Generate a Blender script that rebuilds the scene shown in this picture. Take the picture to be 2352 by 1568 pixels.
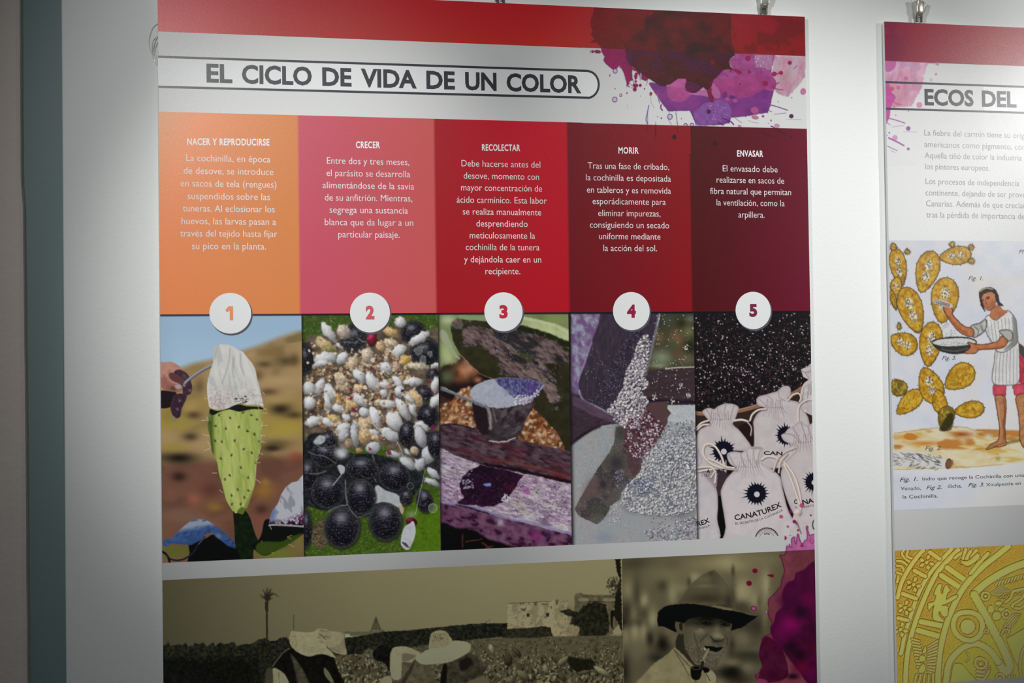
# Wall of an exhibition with two hung information panels.
import bpy, bmesh, math, sys
import numpy as np
from mathutils import Vector, Matrix

for _o in list(bpy.data.objects): bpy.data.objects.remove(_o)
SC = bpy.context.scene
COL = SC.collection
ZB = 1.45                        # height of the row of numbers above the floor
AMB_LEVEL = .08
LAMPS = [(-.14, -1.05, .59, .907, -.099, .60, 114.), (2.20, -1.05, .56, 1.714, .201, 1.32, 60.), (1.05, -2.3, 2.0, .932, .0, 6.0, 21.4), (.45, -2.3, 2.0, .236, .03, 4.8, 15.)]   # x, y, z, aimed x, z, strength, cone
POWER = 51.; AMB = .055
# camera of the photograph, solved from the panel's own straight edges; the print
# plane is y = 0, x runs along the wall, z is up (metres, 0 = the row of numbers)
FPX, YAW, PITCH, ROLL = 2793.4, math.radians(11.318), math.radians(1.0796), math.radians(-.80052)
CAM = np.array([.15293, -1.79459, -.07815])
def _axes():
    cy, sy, cp, sp = math.cos(YAW), math.sin(YAW), math.cos(PITCH), math.sin(PITCH)
    f = np.array([sy*cp, cy*cp, sp]); r = np.array([cy, -sy, 0.]); u = np.cross(r, f)
    return r*math.cos(ROLL)+u*math.sin(ROLL), -r*math.sin(ROLL)+u*math.cos(ROLL), f
RT, UP, FW = _axes()
def to_print(X, Z, Y=0.):
    dx, dy, dz = X-CAM[0], Y-CAM[1], Z-CAM[2]
    w = dx*FW[0]+dy*FW[1]+dz*FW[2]
    return 1176+FPX*(dx*RT[0]+dy*RT[1]+dz*RT[2])/w, 784-FPX*(dx*UP[0]+dy*UP[1]+dz*UP[2])/w
def to_plane(u, v, Y=0.):
    a, b = (u-1176)/FPX, (784-v)/FPX
    dx, dy, dz = [FW[i]+a*RT[i]+b*UP[i] for i in range(3)]
    t = (Y-CAM[1])/dy
    return CAM[0]+t*dx, CAM[2]+t*dz
def paper_light(U, V):
    """how brightly a white surface reads at each place on the panels under the room's two spots,
    used to recover the ink itself from the tones seen in the photograph"""
    X, Z = to_plane(U, V); tot = AMB_LEVEL+0*X
    for x, y, z, ax, az, i, size in LAMPS:
        dx, dy, dz = X-x, -y, Z-z; r = np.sqrt(dx*dx+dy*dy+dz*dz)
        a = np.array([ax-x, -y, az-z]); a /= np.linalg.norm(a)
        ch = math.cos(math.radians(size/2)); t = np.clip(((dx*a[0]+dy*a[1]+dz*a[2])/r-ch)/(1-ch), 0, 1)
        tot = tot+i*t*t*(3-2*t)*dy/r**3
    return tot
# ---- camera
_cd = bpy.data.cameras.new('camera'); _cam = bpy.data.objects.new('camera', _cd); COL.objects.link(_cam)
_cd.sensor_fit = 'HORIZONTAL'; _cd.sensor_width = 36; _cd.lens = FPX/2352*36; _cd.clip_start = .05; _cd.clip_end = 60
_cam.matrix_world = Matrix(((RT[0], UP[0], -FW[0], CAM[0]), (RT[1], UP[1], -FW[1], CAM[1]), (RT[2], UP[2], -FW[2], CAM[2]+ZB), (0, 0, 0, 1)))
_cd.dof.use_dof = True; _cd.dof.focus_distance = 1.86; _cd.dof.aperture_fstop = 4.5
SC.camera = _cam
# ---- light of the room: two small spots on the ceiling track, a weak even fill
_w = bpy.data.worlds.new('room_air'); SC.world = _w; _w.use_nodes = True
_w.node_tree.nodes['Background'].inputs[0].default_value = (.80, .95, 1.0, 1); _w.node_tree.nodes['Background'].inputs[1].default_value = AMB
def spot(x, y, z, aim, power, size, rad, col=(1., .992, .972)):
    l = bpy.data.lights.new('track_spot', 'SPOT'); l.energy = power; l.spot_size = math.radians(size); l.spot_blend = 1.; l.shadow_soft_size = rad; l.color = col
    o = bpy.data.objects.new('track_spot', l); COL.objects.link(o); o.location = (x, y, z+ZB)
    d = Vector((aim[0]-x, aim[1]-y, aim[2]-z)); o.rotation_euler = d.to_track_quat('-Z', 'Y').to_euler()
    return o
for _x, _y, _z, _ax, _az, _i, _s in LAMPS: spot(_x, _y, _z, (_ax, 0, _az), _i*POWER, _s, .03)
SC.view_settings.view_transform = 'Standard'; SC.view_settings.look = 'None'; SC.view_settings.gamma = 1; SC.view_settings.use_curve_mapping = False
SC.view_settings.exposure = 0.
SC.cycles.max_bounces = 6

# ---------------------------------------------------------------- print painter
# The printed pictures are flat ink on the panels: each is a fine flat grid whose
# vertex colours hold the ink, painted below in the rectified coordinates of the print.
RNG = np.random.RandomState(7)

def lin(c):
    c = np.clip(np.asarray(c, float), 0, 1)
    return np.where(c <= .04045, c/12.92, ((c+.055)/1.055)**2.4)

def S(t):
    t = np.clip(t, 0, 1)
    return t*t*(3-2*t)

def T(ox, oy, s):
    """points measured on an enlargement -> print coordinates"""
    def f(*p):
        if len(p) == 1:
            return [(ox+x/s, oy+y/s) for x, y in p[0]]
        return ox+p[0]/s, oy+p[1]/s
    f.s = s
    return f

def smooth(pts, n=4, closed=True):
    P = np.array(pts, float); m = len(P); out = []
    rng = range(m) if closed else range(m-1)
    for i in rng:
        if closed: a, b, c, d = P[i-1], P[i], P[(i+1) % m], P[(i+2) % m]
        else: a, b, c, d = P[max(i-1, 0)], P[i], P[i+1], P[min(i+2, m-1)]
        for k in range(n):
            t = k/n
            out.append(.5*((2*b)+(-a+c)*t+(2*a-5*b+4*c-d)*t*t+(-a+3*b-3*c+d)*t**3))
    if not closed: out.append(P[-1])
    return np.array(out)

def jag(pts, amp, step, rs=None, closed=True):
    """roughen an outline"""
    rs = rs or RNG
    P = np.array(pts, float); out = []
    m = len(P)
    for i in range(m if closed else m-1):
        a, b = P[i], P[(i+1) % m]; L = np.hypot(*(b-a)); k = max(1, int(L/step))
        nrm = np.array([-(b-a)[1], (b-a)[0]])/max(L, 1e-6)
        for j in range(k):
            out.append(a+(b-a)*j/k+nrm*rs.uniform(-amp, amp))
    if not closed: out.append(P[-1])
    return np.array(out)

class Pic:
    def __init__(self, U, V, inv):
        self.U, self.V, self.inv = U, V, inv
        self.C = np.zeros(U.shape+(3,)); self.C[:] = .5
        self.X = to_plane(U, V)[0]
    def paper(self, alb):
        x = (alb/.80*paper_light(self.U, self.V))[..., None]*np.array([.985, 1., 1.])
        self.C = np.where(x <= .0031308, x*12.92, 1.055*np.clip(x, 1e-5, 1)**(1/2.4)-.055)
    def win(self, u0, v0, u1, v1):
        ii = []; jj = []
        for u, v in ((u0, v0), (u1, v0), (u0, v1), (u1, v1)):
            j, i = self.inv(u, v); ii.append(i); jj.append(j)
        H, W = self.U.shape
        a, b = max(0, int(min(ii))-1), min(H, int(max(ii))+3)
        c, d = max(0, int(min(jj))-1), min(W, int(max(jj))+3)
        if a >= b or c >= d: return None
        return slice(a, b), slice(c, d)
    def mix(self, w, m, col):
        col = np.asarray(col, float)
        if col.max() > 1.5: col = col/255.
        m = m[..., None]
        self.C[w] = self.C[w]*(1-m)+col*m
    def noise(self, w, sc, seed=0, sx=1., ang=0., oct=3):
        """fractal value noise 0..1; sc = feature size, sx stretches along ang"""
        U, V = self.U[w], self.V[w]
        ca, sa = math.cos(ang), math.sin(ang)
        x = (U*ca+V*sa)/(sc*sx); y = (-U*sa+V*ca)/sc
        out = 0; amp = 1; tot = 0
        for o in range(oct):
            xi = np.floor(x).astype(np.int64); yi = np.floor(y).astype(np.int64)
            fx = x-xi; fy = y-yi; fx = fx*fx*(3-2*fx); fy = fy*fy*(3-2*fy)
            def h(a, b):
                n = (a*374761393+b*668265263+(seed+o*17)*2147483) & 0x7fffffff
                n = ((n ^ (n >> 13))*1274126177) & 0x7fffffff
                n = (n ^ (n >> 16)) & 0xffff
                return n/65535.
            v = (h(xi, yi)*(1-fx)+h(xi+1, yi)*fx)*(1-fy)+(h(xi, yi+1)*(1-fx)+h(xi+1, yi+1)*fx)*fy
            out = out+v*amp; tot += amp; amp *= .5; x = x*2+11.3; y = y*2+7.7
        return out/tot
    def warp(self, amp, sc, seed=0, mask=None):
        """irregular small displacement of the painted shapes, so none stays a perfect oval"""
        w = self.all(); H, W = self.U.shape
        st = abs(self.U[0, -1]-self.U[0, 0])/max(W-1, 1)
        dx = (self.noise(w, sc, seed, oct=2)-.5)*2*amp/st; dy = (self.noise(w, sc, seed+91, oct=2)-.5)*2*amp/st
        if mask is not None: dx = dx*mask; dy = dy*mask
        j, i = np.meshgrid(np.arange(W), np.arange(H))
        x = np.clip(j+dx, 0, W-1.001); y = np.clip(i+dy, 0, H-1.001)
        x0 = x.astype(int); y0 = y.astype(int); fx = (x-x0)[..., None]; fy = (y-y0)[..., None]; C = self.C
        self.C = (C[y0, x0]*(1-fx)+C[y0, x0+1]*fx)*(1-fy)+(C[y0+1, x0]*(1-fx)+C[y0+1, x0+1]*fx)*fy
    def all(self): return (slice(0, self.U.shape[0]), slice(0, self.U.shape[1]))
    def fill(self, c): self.C[:] = np.array(c)/255.
    def sd(self, w, P):
        U, V = self.U[w], self.V[w]; P = np.asarray(P, float)
        best = np.full(U.shape, 1e9); ins = np.zeros(U.shape, bool); m = len(P)
        for i in range(m):
            ax, ay = P[i-1]; bx, by = P[i]
            dx, dy = bx-ax, by-ay; L = dx*dx+dy*dy+1e-12
            t = np.clip(((U-ax)*dx+(V-ay)*dy)/L, 0, 1)
            d = (U-ax-t*dx)**2+(V-ay-t*dy)**2
            best = np.minimum(best, d)
            if ay != by:
                c = ((ay > V) != (by > V)) & (U < (bx-ax)*(V-ay)/(by-ay)+ax)
                ins ^= c
        return np.where(ins, 1, -1)*np.sqrt(best)
    def pmask(self, pts, soft=.8, sm=True, n=4, grow=0):
        P = smooth(pts, n) if sm else np.asarray(pts, float)
        r = soft+1+max(grow, 0)
        w = self.win(P[:, 0].min()-r, P[:, 1].min()-r, P[:, 0].max()+r, P[:, 1].max()+r)
        if w is None: return None, None
        return w, S((self.sd(w, P)+grow)/soft*.5+.5)
    def poly(self, pts, col, soft=.8, a=1., sm=True, n=4, tex=None, edge=None, ew=1.2, clip=None):
        """filled shape; tex=(scale, amount, seed[, stretch, angle]) mottles it; edge=(colour, alpha) darkens its rim"""
        P = smooth(pts, n) if sm else np.asarray(pts, float)
        r = soft+1
        w = self.win(P[:, 0].min()-r, P[:, 1].min()-r, P[:, 0].max()+r, P[:, 1].max()+r)
        if w is None: return
        d = self.sd(w, P); m = S(d/soft*.5+.5)*a
        c = np.asarray(col, float)/255.
        if tex is not None:
            t = list(tex)+[1., 0.][len(tex)-3:] if len(tex) < 5 else tex
            nz = self.noise(w, t[0], t[2], t[3], t[4], 4)
            c = c*(1+(nz[..., None]-.5)*2*t[1])
            c = np.clip(c, 0, 1)
        else: c = np.broadcast_to(c, d.shape+(3,))
        if clip is not None: m = m*clip(self.U[w], self.V[w])
        self.C[w] = self.C[w]*(1-m[..., None])+c*m[..., None]
        if edge is not None:
            e = np.exp(-(d/ew)**2)*edge[1]
            if clip is not None: e = e*clip(self.U[w], self.V[w])
            self.mix(w, e, np.array(edge[0])/255.)
    def line(self, pts, wd, col, a=1., soft=.7, sm=True, taper=False):
        P = smooth(pts, 4, False) if sm and len(pts) > 2 else np.asarray(pts, float)
        r = wd+soft+1
        w = self.win(P[:, 0].min()-r, P[:, 1].min()-r, P[:, 0].max()+r, P[:, 1].max()+r)
        if w is None: return
        U, V = self.U[w], self.V[w]; best = np.full(U.shape, -1e9); m = len(P)
        for i in range(m-1):
            ax, ay = P[i]; bx, by = P[i+1]; dx, dy = bx-ax, by-ay; L = dx*dx+dy*dy+1e-12
            t = np.clip(((U-ax)*dx+(V-ay)*dy)/L, 0, 1)
            h = wd/2*(1-(i+t)/(m-1)*.85) if taper else wd/2
            best = np.maximum(best, h-np.sqrt((U-ax-t*dx)**2+(V-ay-t*dy)**2))
        self.mix(w, S(best/soft*.5+.5)*a, np.array(col)/255.)
    def ell(self, x, y, rx, ry=None, ang=0, col=(0, 0, 0), a=1., soft=.8, ring=None):
        ry = rx if ry is None else ry; R = max(rx, ry)+soft+1
        w = self.win(x-R, y-R, x+R, y+R)
        if w is None: return
        U, V = self.U[w]-x, self.V[w]-y; ca, sa = math.cos(ang), math.sin(ang)
        p = (U*ca+V*sa)/rx; q = (-U*sa+V*ca)/ry
        d = (1-np.sqrt(p*p+q*q))*min(rx, ry)
        if ring: m = S((ring/2-np.abs(d+ring/2-ring))/soft*.5+.5)
        else: m = S(d/soft*.5+.5)
        self.mix(w, m*a, np.array(col)/255.)
    def blob(self, x, y, rx, ry, col, a=1., ang=0):
        R = 2.2*max(rx, ry); w = self.win(x-R, y-R, x+R, y+R)
        if w is None: return
        U, V = self.U[w]-x, self.V[w]-y; ca, sa = math.cos(ang), math.sin(ang)
        p = (U*ca+V*sa)/rx; q = (-U*sa+V*ca)/ry
        self.mix(w, np.exp(-(p*p+q*q)*1.1)*a, np.array(col)/255.)
    def ball(self, x, y, rx, ry, ang, col, hi=None, dark=.45, soft=.8, tex=None, bands=None, rim=None, lx=-.4, ly=-.6, pw=1.):
        """small round body seen in the picture, modelled light and dark"""
        R = max(rx, ry)+soft+1; w = self.win(x-R, y-R, x+R, y+R)
        if w is None: return
        U, V = self.U[w]-x, self.V[w]-y; ca, sa = math.cos(ang), math.sin(ang)
        p = (U*ca+V*sa)/rx; q = (-U*sa+V*ca)/ry
        ex = abs(pw); r = (np.abs(p)**(2*ex)+np.abs(q)**2)**.5
        m = S((1-r)*min(rx, ry)/soft*.5+.5)
        z = np.sqrt(np.clip(1-p*p-q*q, 0, 1))
        nx = p*ca-q*sa; ny = p*sa+q*ca
        lt = np.clip(nx*lx+ny*ly+z*.7, 0, 1)
        f = (1-dark)+dark*lt/.8
        c = np.array(col)/255.*f[..., None]
        if bands: c = c*(1+bands[1]*np.sin(p*bands[0]+q*q*1.5)[..., None])
        if tex: c = c*(1+(self.noise(w, tex[0], tex[2], 1, 0, 3)[..., None]-.5)*2*tex[1])
        if hi: c = c+np.array(hi)/255.*(np.clip(lt-.72, 0, 1)[..., None]*3.2)
        if rim: c = c+(np.array(rim)/255.-c)*(np.clip(r, 0, 1)[..., None]**6)*.7
        self.C[w] = self.C[w]*(1-m[..., None])+np.clip(c, 0, 1)*m[..., None]
    def grains(self, n, region, size, cols, seed, a=1., shadow=None, asp=.7, soft=.6):
        """scatter n small flecks inside a region (function of u, v giving a probability)"""
        rs = np.random.RandomState(seed)
        u0, u1, v0, v1 = self.U.min(), self.U.max(), self.V.min(), self.V.max()
        if isinstance(region, tuple): (u0, v0, u1, v1), region = region
        elif hasattr(region, 'box'):
            b = region.box; u0, v0, u1, v1 = max(u0, b[0]), max(v0, b[1]), min(u1, b[2]), min(v1, b[3])
        cols = [np.array(c, float) for c in cols]; k = 0; tries = 0
        while k < n and tries < n*12:
            tries += 1
            u, v = rs.uniform(u0, u1), rs.uniform(v0, v1); pr = rs.rand(); s = rs.uniform(*size)
            an = rs.uniform(0, 3.14); c = cols[rs.randint(len(cols))]*rs.uniform(.85, 1.1)
            if pr > region(u, v): continue
            k += 1
            if shadow is not None: self.ell(u+s*.5, v+s*.6, s, s*asp, an, shadow, .6*a, soft)
            self.ell(u, v, s, s*asp, an, np.clip(c, 0, 255), a, soft)

def inpoly(P):
    P = np.asarray(P, float)
    def f(u, v):
        ins = False; m = len(P)
        for i in range(m):
            ax, ay = P[i-1]; bx, by = P[i]
            if (ay > v) != (by > v) and u < (bx-ax)*(v-ay)/(by-ay)+ax: ins = not ins
        return 1. if ins else 0.
    f.box = (P[:, 0].min(), P[:, 1].min(), P[:, 0].max(), P[:, 1].max())
    return f

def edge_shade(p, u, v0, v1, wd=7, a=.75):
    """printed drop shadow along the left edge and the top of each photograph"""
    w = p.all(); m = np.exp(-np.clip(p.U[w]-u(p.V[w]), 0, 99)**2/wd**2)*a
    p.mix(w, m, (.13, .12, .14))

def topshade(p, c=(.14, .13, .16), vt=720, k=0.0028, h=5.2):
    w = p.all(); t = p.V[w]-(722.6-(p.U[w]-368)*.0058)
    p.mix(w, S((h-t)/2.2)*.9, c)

def photo_birth(p):
    w = p.all(); U, V = p.U[w], p.V[w]
    A = T(360, 690, 5.057); B = T(360, 980, 4.9)
    # sky
    p.C[:] = np.array([150, 178, 203])/255.
    p.mix(w, S((V-730)/120), (160, 186, 210)); p.mix(w, S((420-U)/60)*.5, (146, 172, 190))
    # blurred hillside
    hill = A([(-60, 830), (200, 800), (330, 770), (450, 725), (620, 690), (800, 640), (960, 595), (1200, 515), (1430, 425), (1600, 370), (1760, 345), (1900, 330), (1900, 3400), (-60, 3400)])
    p.poly(hill, (150, 124, 88), soft=9, sm=False)
    hm = p.pmask(hill, 9, False)
    n1 = p.noise(w, 60, 3, 1.6, -.15, 2); n2 = p.noise(w, 28, 9, 1.8, -.15, 2)
    H = np.zeros(U.shape); ww, mm = hm; H[ww] = mm
    p.mix(w, H*S((n1-.4)*3)*.5, (176, 150, 108)); p.mix(w, H*S((n2-.5)*3)*.5, (92, 82, 52))
    p.mix(w, H*S((V-885)/60)*S((1010-V)/40)*S((n1-.3)*4)*.6, (150, 132, 62))
    lo = S((V-(1052-.06*(U-370)))/26)
    p.mix(w, lo, (112, 78, 64)); p.mix(w, lo*S((n2-.42)*3)*.5, (88, 62, 52)); p.mix(w, lo*S((n1-.5)*4)*.4, (140, 98, 78))
    for x, y, rx, ry, c, a in [(1500, 700, 120, 60, (72, 62, 42), .8), (1250, 740, 90, 40, (78, 70, 48), .8), (1600, 690, 60, 80, (80, 66, 45), .7), (1100, 640, 70, 60, (170, 145, 105), .8), (1450, 930, 200, 60, (176, 150, 108), .7),
                               (1300, 1060, 110, 45, (84, 68, 50), .8), (1440, 1260, 130, 70, (52, 42, 34), .95), (1380, 1150, 140, 50, (168, 140, 98), .7), (1600, 1330, 110, 45, (66, 56, 40), .8), (430, 1330, 90, 50, (70, 58, 42), .8),
                               (480, 780, 120, 45, (140, 120, 72), .7), (1350, 620, 150, 40, (128, 104, 62), .7), (1180, 870, 60, 60, (92, 74, 48), .7), (500, 1000, 60, 90, (84, 74, 48), .6), (420, 1170, 60, 60, (160, 130, 85), .6),
                               (1500, 1470, 200, 60, (168, 146, 62), .8), (250, 1430, 200, 60, (150, 134, 66), .8), (380, 1240, 100, 50, (172, 140, 92), .6), (1600, 830, 70, 60, (165, 135, 95), .6)]:
        x, y = A(x, y); p.blob(x, y, rx/5, ry/5, c, a)
    for x, y, rx, ry, c, a in [(380, 110, 90, 50, (60, 54, 38), .8), (250, 350, 220, 75, (40, 34, 28), 1), (160, 230, 200, 55, (150, 132, 62), .8), (1400, 70, 260, 60, (160, 142, 68), .85), (1350, 190, 200, 60, (92, 80, 46), .8), (1300, 240, 110, 40, (50, 40, 34), .9),
                               (1560, 330, 80, 60, (140, 76, 58), .7), (250, 560, 90, 60, (48, 34, 32), .85), (420, 820, 90, 80, (150, 92, 74), .8), (600, 700, 100, 90, (86, 54, 48), .8), (1200, 720, 130, 90, (150, 110, 50), .75), (1220, 620, 60, 50, (158, 124, 58), .6),
                               (650, 900, 110, 60, (148, 112, 52), .7), (250, 1000, 260, 90, (118, 92, 76), .8), (1180, 930, 80, 60, (60, 40, 38), .7), (1200, 1080, 90, 80, (128, 74, 62), .7), (500, 650, 120, 60, (118, 70, 60), .6),
                               (200, 1400, 260, 80, (92, 98, 44), 1), (1350, 1420, 320, 110, (104, 110, 50), 1), (1600, 1280, 90, 90, (112, 112, 58), .8), (80, 1180, 60, 60, (110, 84, 60), .6)]:
        x, y = B(x, y); p.blob(x, y, rx/4.9, ry/4.9, c, a)
    # hand with stained fingers
    p.poly(A([(20, 1060), (150, 1050), (230, 1060), (190, 1140), (160, 1236), (20, 1236)]), (38, 26, 34), 1)
    p.poly(A([(20, 740), (90, 718), (170, 712), (240, 745), (300, 800), (330, 860), (250, 960), (120, 1010), (20, 1030)]), (176, 128, 112), 1.2, tex=(9, .1, 5))
    p.poly(A([(200, 830), (260, 800), (330, 830), (375, 880), (400, 950), (412, 1010), (395, 1080), (360, 1098), (310, 1090), (290, 1000), (230, 900)]), (66, 46, 56), 1.2, tex=(5, .25, 6))
    p.blob(*A(320, 880), 6, 4, (108, 82, 88), .7, .8)
    p.poly(A([(140, 850), (200, 840), (320, 920), (330, 980), (200, 940), (150, 900)]), (92, 60, 62), 1.5)
    p.poly(A([(50, 900), (100, 890), (180, 960), (280, 980), (300, 1020), (270, 1060), (190, 1060), (110, 1040), (50, 1000)]), (150, 100, 88), 1.2, tex=(8, .12, 8))
    p.blob(*A(190, 1020), 9, 6, (84, 56, 60), .9, .2); p.ell(*A(250, 1000), 8, 5.2, .1, (168, 150, 152), 1, 1.5)
    p.line(A([(70, 1000), (105, 920), (60, 850)]), 1.6, (130, 80, 70), .6); p.line(A([(90, 860), (140, 900), (150, 800)]), 1.4, (128, 84, 74), .6)
    p.poly(A([(210, 1090), (300, 1080), (350, 1110), (320, 1190), (290, 1260), (275, 1340), (240, 1366), (200, 1350), (168, 1290), (160, 1220), (180, 1140)]), (60, 42, 54), 1.2, tex=(5, .35, 7))
    for x, y in ((265, 1165), (240, 1260), (385, 1045)): p.blob(*A(x, y), 3, 3, (118, 112, 128), .8)
    p.line(A([(200, 1350), (215, 1400)]), 4, (120, 120, 130), .8)
    p.line(A([(318, 985), (340, 940), (420, 880), (540, 800), (650, 745)]), 6, (120, 124, 130)); p.line(A([(330, 975), (420, 900), (540, 820), (640, 770)]), 2, (70, 72, 80), .8); p.line(A([(325, 960), (420, 872), (540, 792), (640, 742)]), 1.6, (176, 180, 184), .8)
    # pad of the cactus
    pad = A([(640, 1240), (600, 1390), (640, 1560)])[:2]+B([(575, 0), (600, 120), (612, 240), (640, 330), (680, 400), (700, 520), (735, 640), (770, 780), (800, 860), (860, 950), (900, 972), (960, 935), (1010, 915), (1035, 860), (1075, 740), (1105, 640), (1118, 500), (1130, 380), (1160, 260), (1180, 120), (1190, 0)])+A([(1215, 1400), (1210, 1260), (1150, 1225), (900, 1230)])
    p.poly(pad, (158, 170, 92), 1.2)
    w2, m2 = p.pmask(pad, 1.2); U2, V2 = p.U[w2], p.V[w2]
    cx_ = 541.5; hw = np.clip(62-(V2-1000)*.085*(V2 > 1000)-(np.clip(V2-1100, 0, 99))*.42, 12, 70)
    t = (U2-cx_)/hw
    p.mix(w2, m2*np.exp(-((t+.25)/.35)**2)*.45, (182, 190, 118)); p.mix(w2, m2*S((-t-.72)*4.5)*.9, (58, 72, 30)); p.mix(w2, m2*S((t-.8)*4)*.6, (98, 116, 46))
    fib = p.noise(w2, 5, 21, 7, 1.5, 3); p.mix(w2, m2*S((fib-.55)*7)*.32, (108, 132, 56)); p.mix(w2, m2*S((.4-fib)*7)*.3, (192, 198, 130))
    p.poly(A([(620, 1262), (700, 1280), (800, 1262), (930, 1205), (1040, 1225), (1215, 1235), (1230, 1262), (1100, 1262), (960, 1290), (850, 1265), (740, 1290), (660, 1330), (618, 1310)]), (24, 26, 20), 1)
    rs = np.random.RandomState(3)
    for x, y in [A(*q) for q in ((725, 1330), (853, 1362), (1005, 1300), (1100, 1328), (1165, 1380), (683, 1455), (803, 1485), (955, 1468), (1055, 1515), (1135, 1550))]+[B(*q) for q in ((658, 155), (733, 165), (877, 155), (1022, 45), (1100, 85), (1155, 160), (980, 250), (1070, 290), (842, 318), (722, 355), (948, 457), (822, 545), (768, 590), (1030, 570), (912, 705), (1033, 715), (842, 770), (986, 792), (848, 868), (946, 866), (1112, 402))]:
        p.ell(x, y, 3.1, 2.3, rs.uniform(0, 3), (56, 48, 30), .95, 1.4); p.ell(x-.8, y-1.2, 1.3, 1, 0, (150, 104, 66), .9)
        an = rs.uniform(-.6, .4); p.line([(x, y), (x+9*math.cos(an), y+9*math.sin(an))], .8, (208, 204, 176), .6)
    for (x, y), (dx, dy) in [(B(590, 100), (-15, -3)), (B(610, 235), (-15, 7)), (B(610, 225), (-8, -12)), (B(680, 520), (-11, 0)), (B(745, 740), (-8, -6)), (B(1165, 90), (11, 2)), (B(1150, 160), (15, 3)), (B(1165, 150), (4, -12)), (B(1150, 290), (9, 4)), (B(1150, 290), (5, -15)), (B(1110, 400), (9, -12)), (B(1115, 405), (11, -1)),
                             (B(1115, 590), (11, 8)), (A(1210, 1230), (14, 8)), (A(1215, 1305), (14, 0)), (A(1175, 1230), (4, 10)), (A(600, 1385), (-16, 2)), (A(600, 1400), (-4, -10)), (A(1220, 1450), (14, 0)), (A(1220, 1460), (2, -12)), (A(1230, 1060), (4, 6)), (A(590, 1145), (-7, -3))]:
        p.line([(x, y), (x+dx, y+dy)], 1.1, (206, 196, 160), .85)
    # cloth hood
    hood = A([(658, 530), (715, 525), (745, 505), (830, 512), (890, 535), (940, 570), (1000, 595), (1060, 670), (1110, 730), (1145, 800), (1170, 920), (1200, 1020), (1220, 1130), (1240, 1215), (1245, 1228), (1150, 1210), (1050, 1210), (960, 1195), (900, 1215), (830, 1250), (720, 1262), (640, 1258), (605, 1225), (592, 1120), (585, 1000), (600, 900), (625, 800), (655, 720), (650, 620)])
    p.poly(hood, (198, 197, 194), 1, sm=False); wh, mh = p.pmask(hood, 1, False)
    f = p.noise(wh, 9, 33, 5, 1.35, 3); p.mix(wh, mh*S((f-.52)*6)*.45, (160, 162, 160)); p.mix(wh, mh*S((.42-f)*6)*.4, (218, 217, 213))
    Vh, Uh = p.V[wh], p.U[wh]; lowb = S((Vh-868)/50); g = p.noise(wh, 3, 41, 1, 0, 2)
    p.mix(wh, mh*lowb*S((g-.5)*8)*.28, (130, 118, 116)); p.mix(wh, mh*S((Vh-890)/40)*S((560-Uh)/60)*.45*g, (186, 130, 130)); p.mix(wh, mh*lowb*S((.42-g)*8)*.25, (222, 218, 214))
    for q in ([(850, 560), (840, 700), (800, 850), (760, 960)], [(975, 620), (975, 740), (1010, 860)], [(900, 660), (880, 800), (900, 900)]):
        p.line(A(q), 3.2, (146, 148, 150), .55, 2)
    p.line(A([(718, 528), (690, 600), (660, 700)]), 1, (150, 152, 158), .8); p.line(A([(600, 900), (590, 1000), (598, 1140), (625, 1245)]), 1.2, (232, 230, 226), .7)
    for i in range(26):
        x, y = A(900+rs.uniform(0, 150), 1150+rs.uniform(-20, 50)); p.ell(x, y, 2.2, .8, rs.uniform(-.6, .3), (56, 40, 34), .8)
    p.ell(*A(1030, 1115), 3, 2, .3, (104, 60, 44), .9)
    # shaded stem, leaves and blue cloths below
    p.poly(B([(860, 950), (890, 975), (960, 930), (1000, 945), (1045, 1010), (1075, 1100), (1110, 1210), (1140, 1290), (1090, 1380), (1070, 1600), (890, 1600), (880, 1300), (870, 1100)]), (28, 36, 24), 1.2, tex=(6, .25, 4))
    p.poly(B([(905, 950), (950, 905), (990, 915), (990, 950), (965, 985), (930, 975)]), (92, 104, 44), 1.2)
    p.poly(B([(1210, 1060), (1270, 1040), (1300, 1110), (1680, 1130), (1680, 1180), (1520, 1290), (1330, 1400), (1210, 1450), (1110, 1390), (1060, 1330), (1130, 1290), (1180, 1200)]), (22, 28, 20), 1.2)
    p.poly(B([(1130, 1320), (1210, 1290), (1400, 1290), (1500, 1240), (1640, 1200), (1480, 1330), (1330, 1400), (1210, 1445), (1120, 1395)]), (58, 74, 32), 2.5, .9)
    for x, y, dx, dy in ((1480, 1240, 8, -4), (1490, 1320, 12, 6), (1480, 1240, 6, 4), (1190, 1300, -2, -4), (1300, 1410, 3, 2)): x, y = B(x, y); p.line([(x-2, y), (x+dx, y+dy)], 1.2, (190, 164, 104), .8)
    p.poly(B([(360, 1330), (390, 1310), (540, 1260), (640, 1210), (740, 1270), (890, 1350), (905, 1600), (380, 1600), (370, 1420)]), (15, 17, 22), 1)
    cl = B([(60, 1310), (95, 1265), (160, 1262), (190, 1230), (300, 1120), (400, 1045), (440, 1038), (550, 1040), (600, 1070), (700, 1140), (800, 1220), (885, 1310), (890, 1370), (800, 1340), (700, 1260), (620, 1190), (560, 1200), (480, 1280), (390, 1330), (240, 1320), (160, 1310), (130, 1345), (90, 1350)])
    p.poly(cl, (54, 78, 122), 1, tex=(8, .2, 3), sm=False); wc, mc = p.pmask(cl, 1, False)
    p.mix(wc, mc*S((1222-(p.V[wc]+.18*(p.U[wc]-440)))/16)*.75, (158, 162, 172)); p.mix(wc, mc*S((p.noise(wc, 5, 8, 5, -.3)-.6)*8)*.5, (30, 46, 84))
    p.blob(*B(690, 1225), 9, 6, (112, 118, 128), .8, .6)
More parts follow.
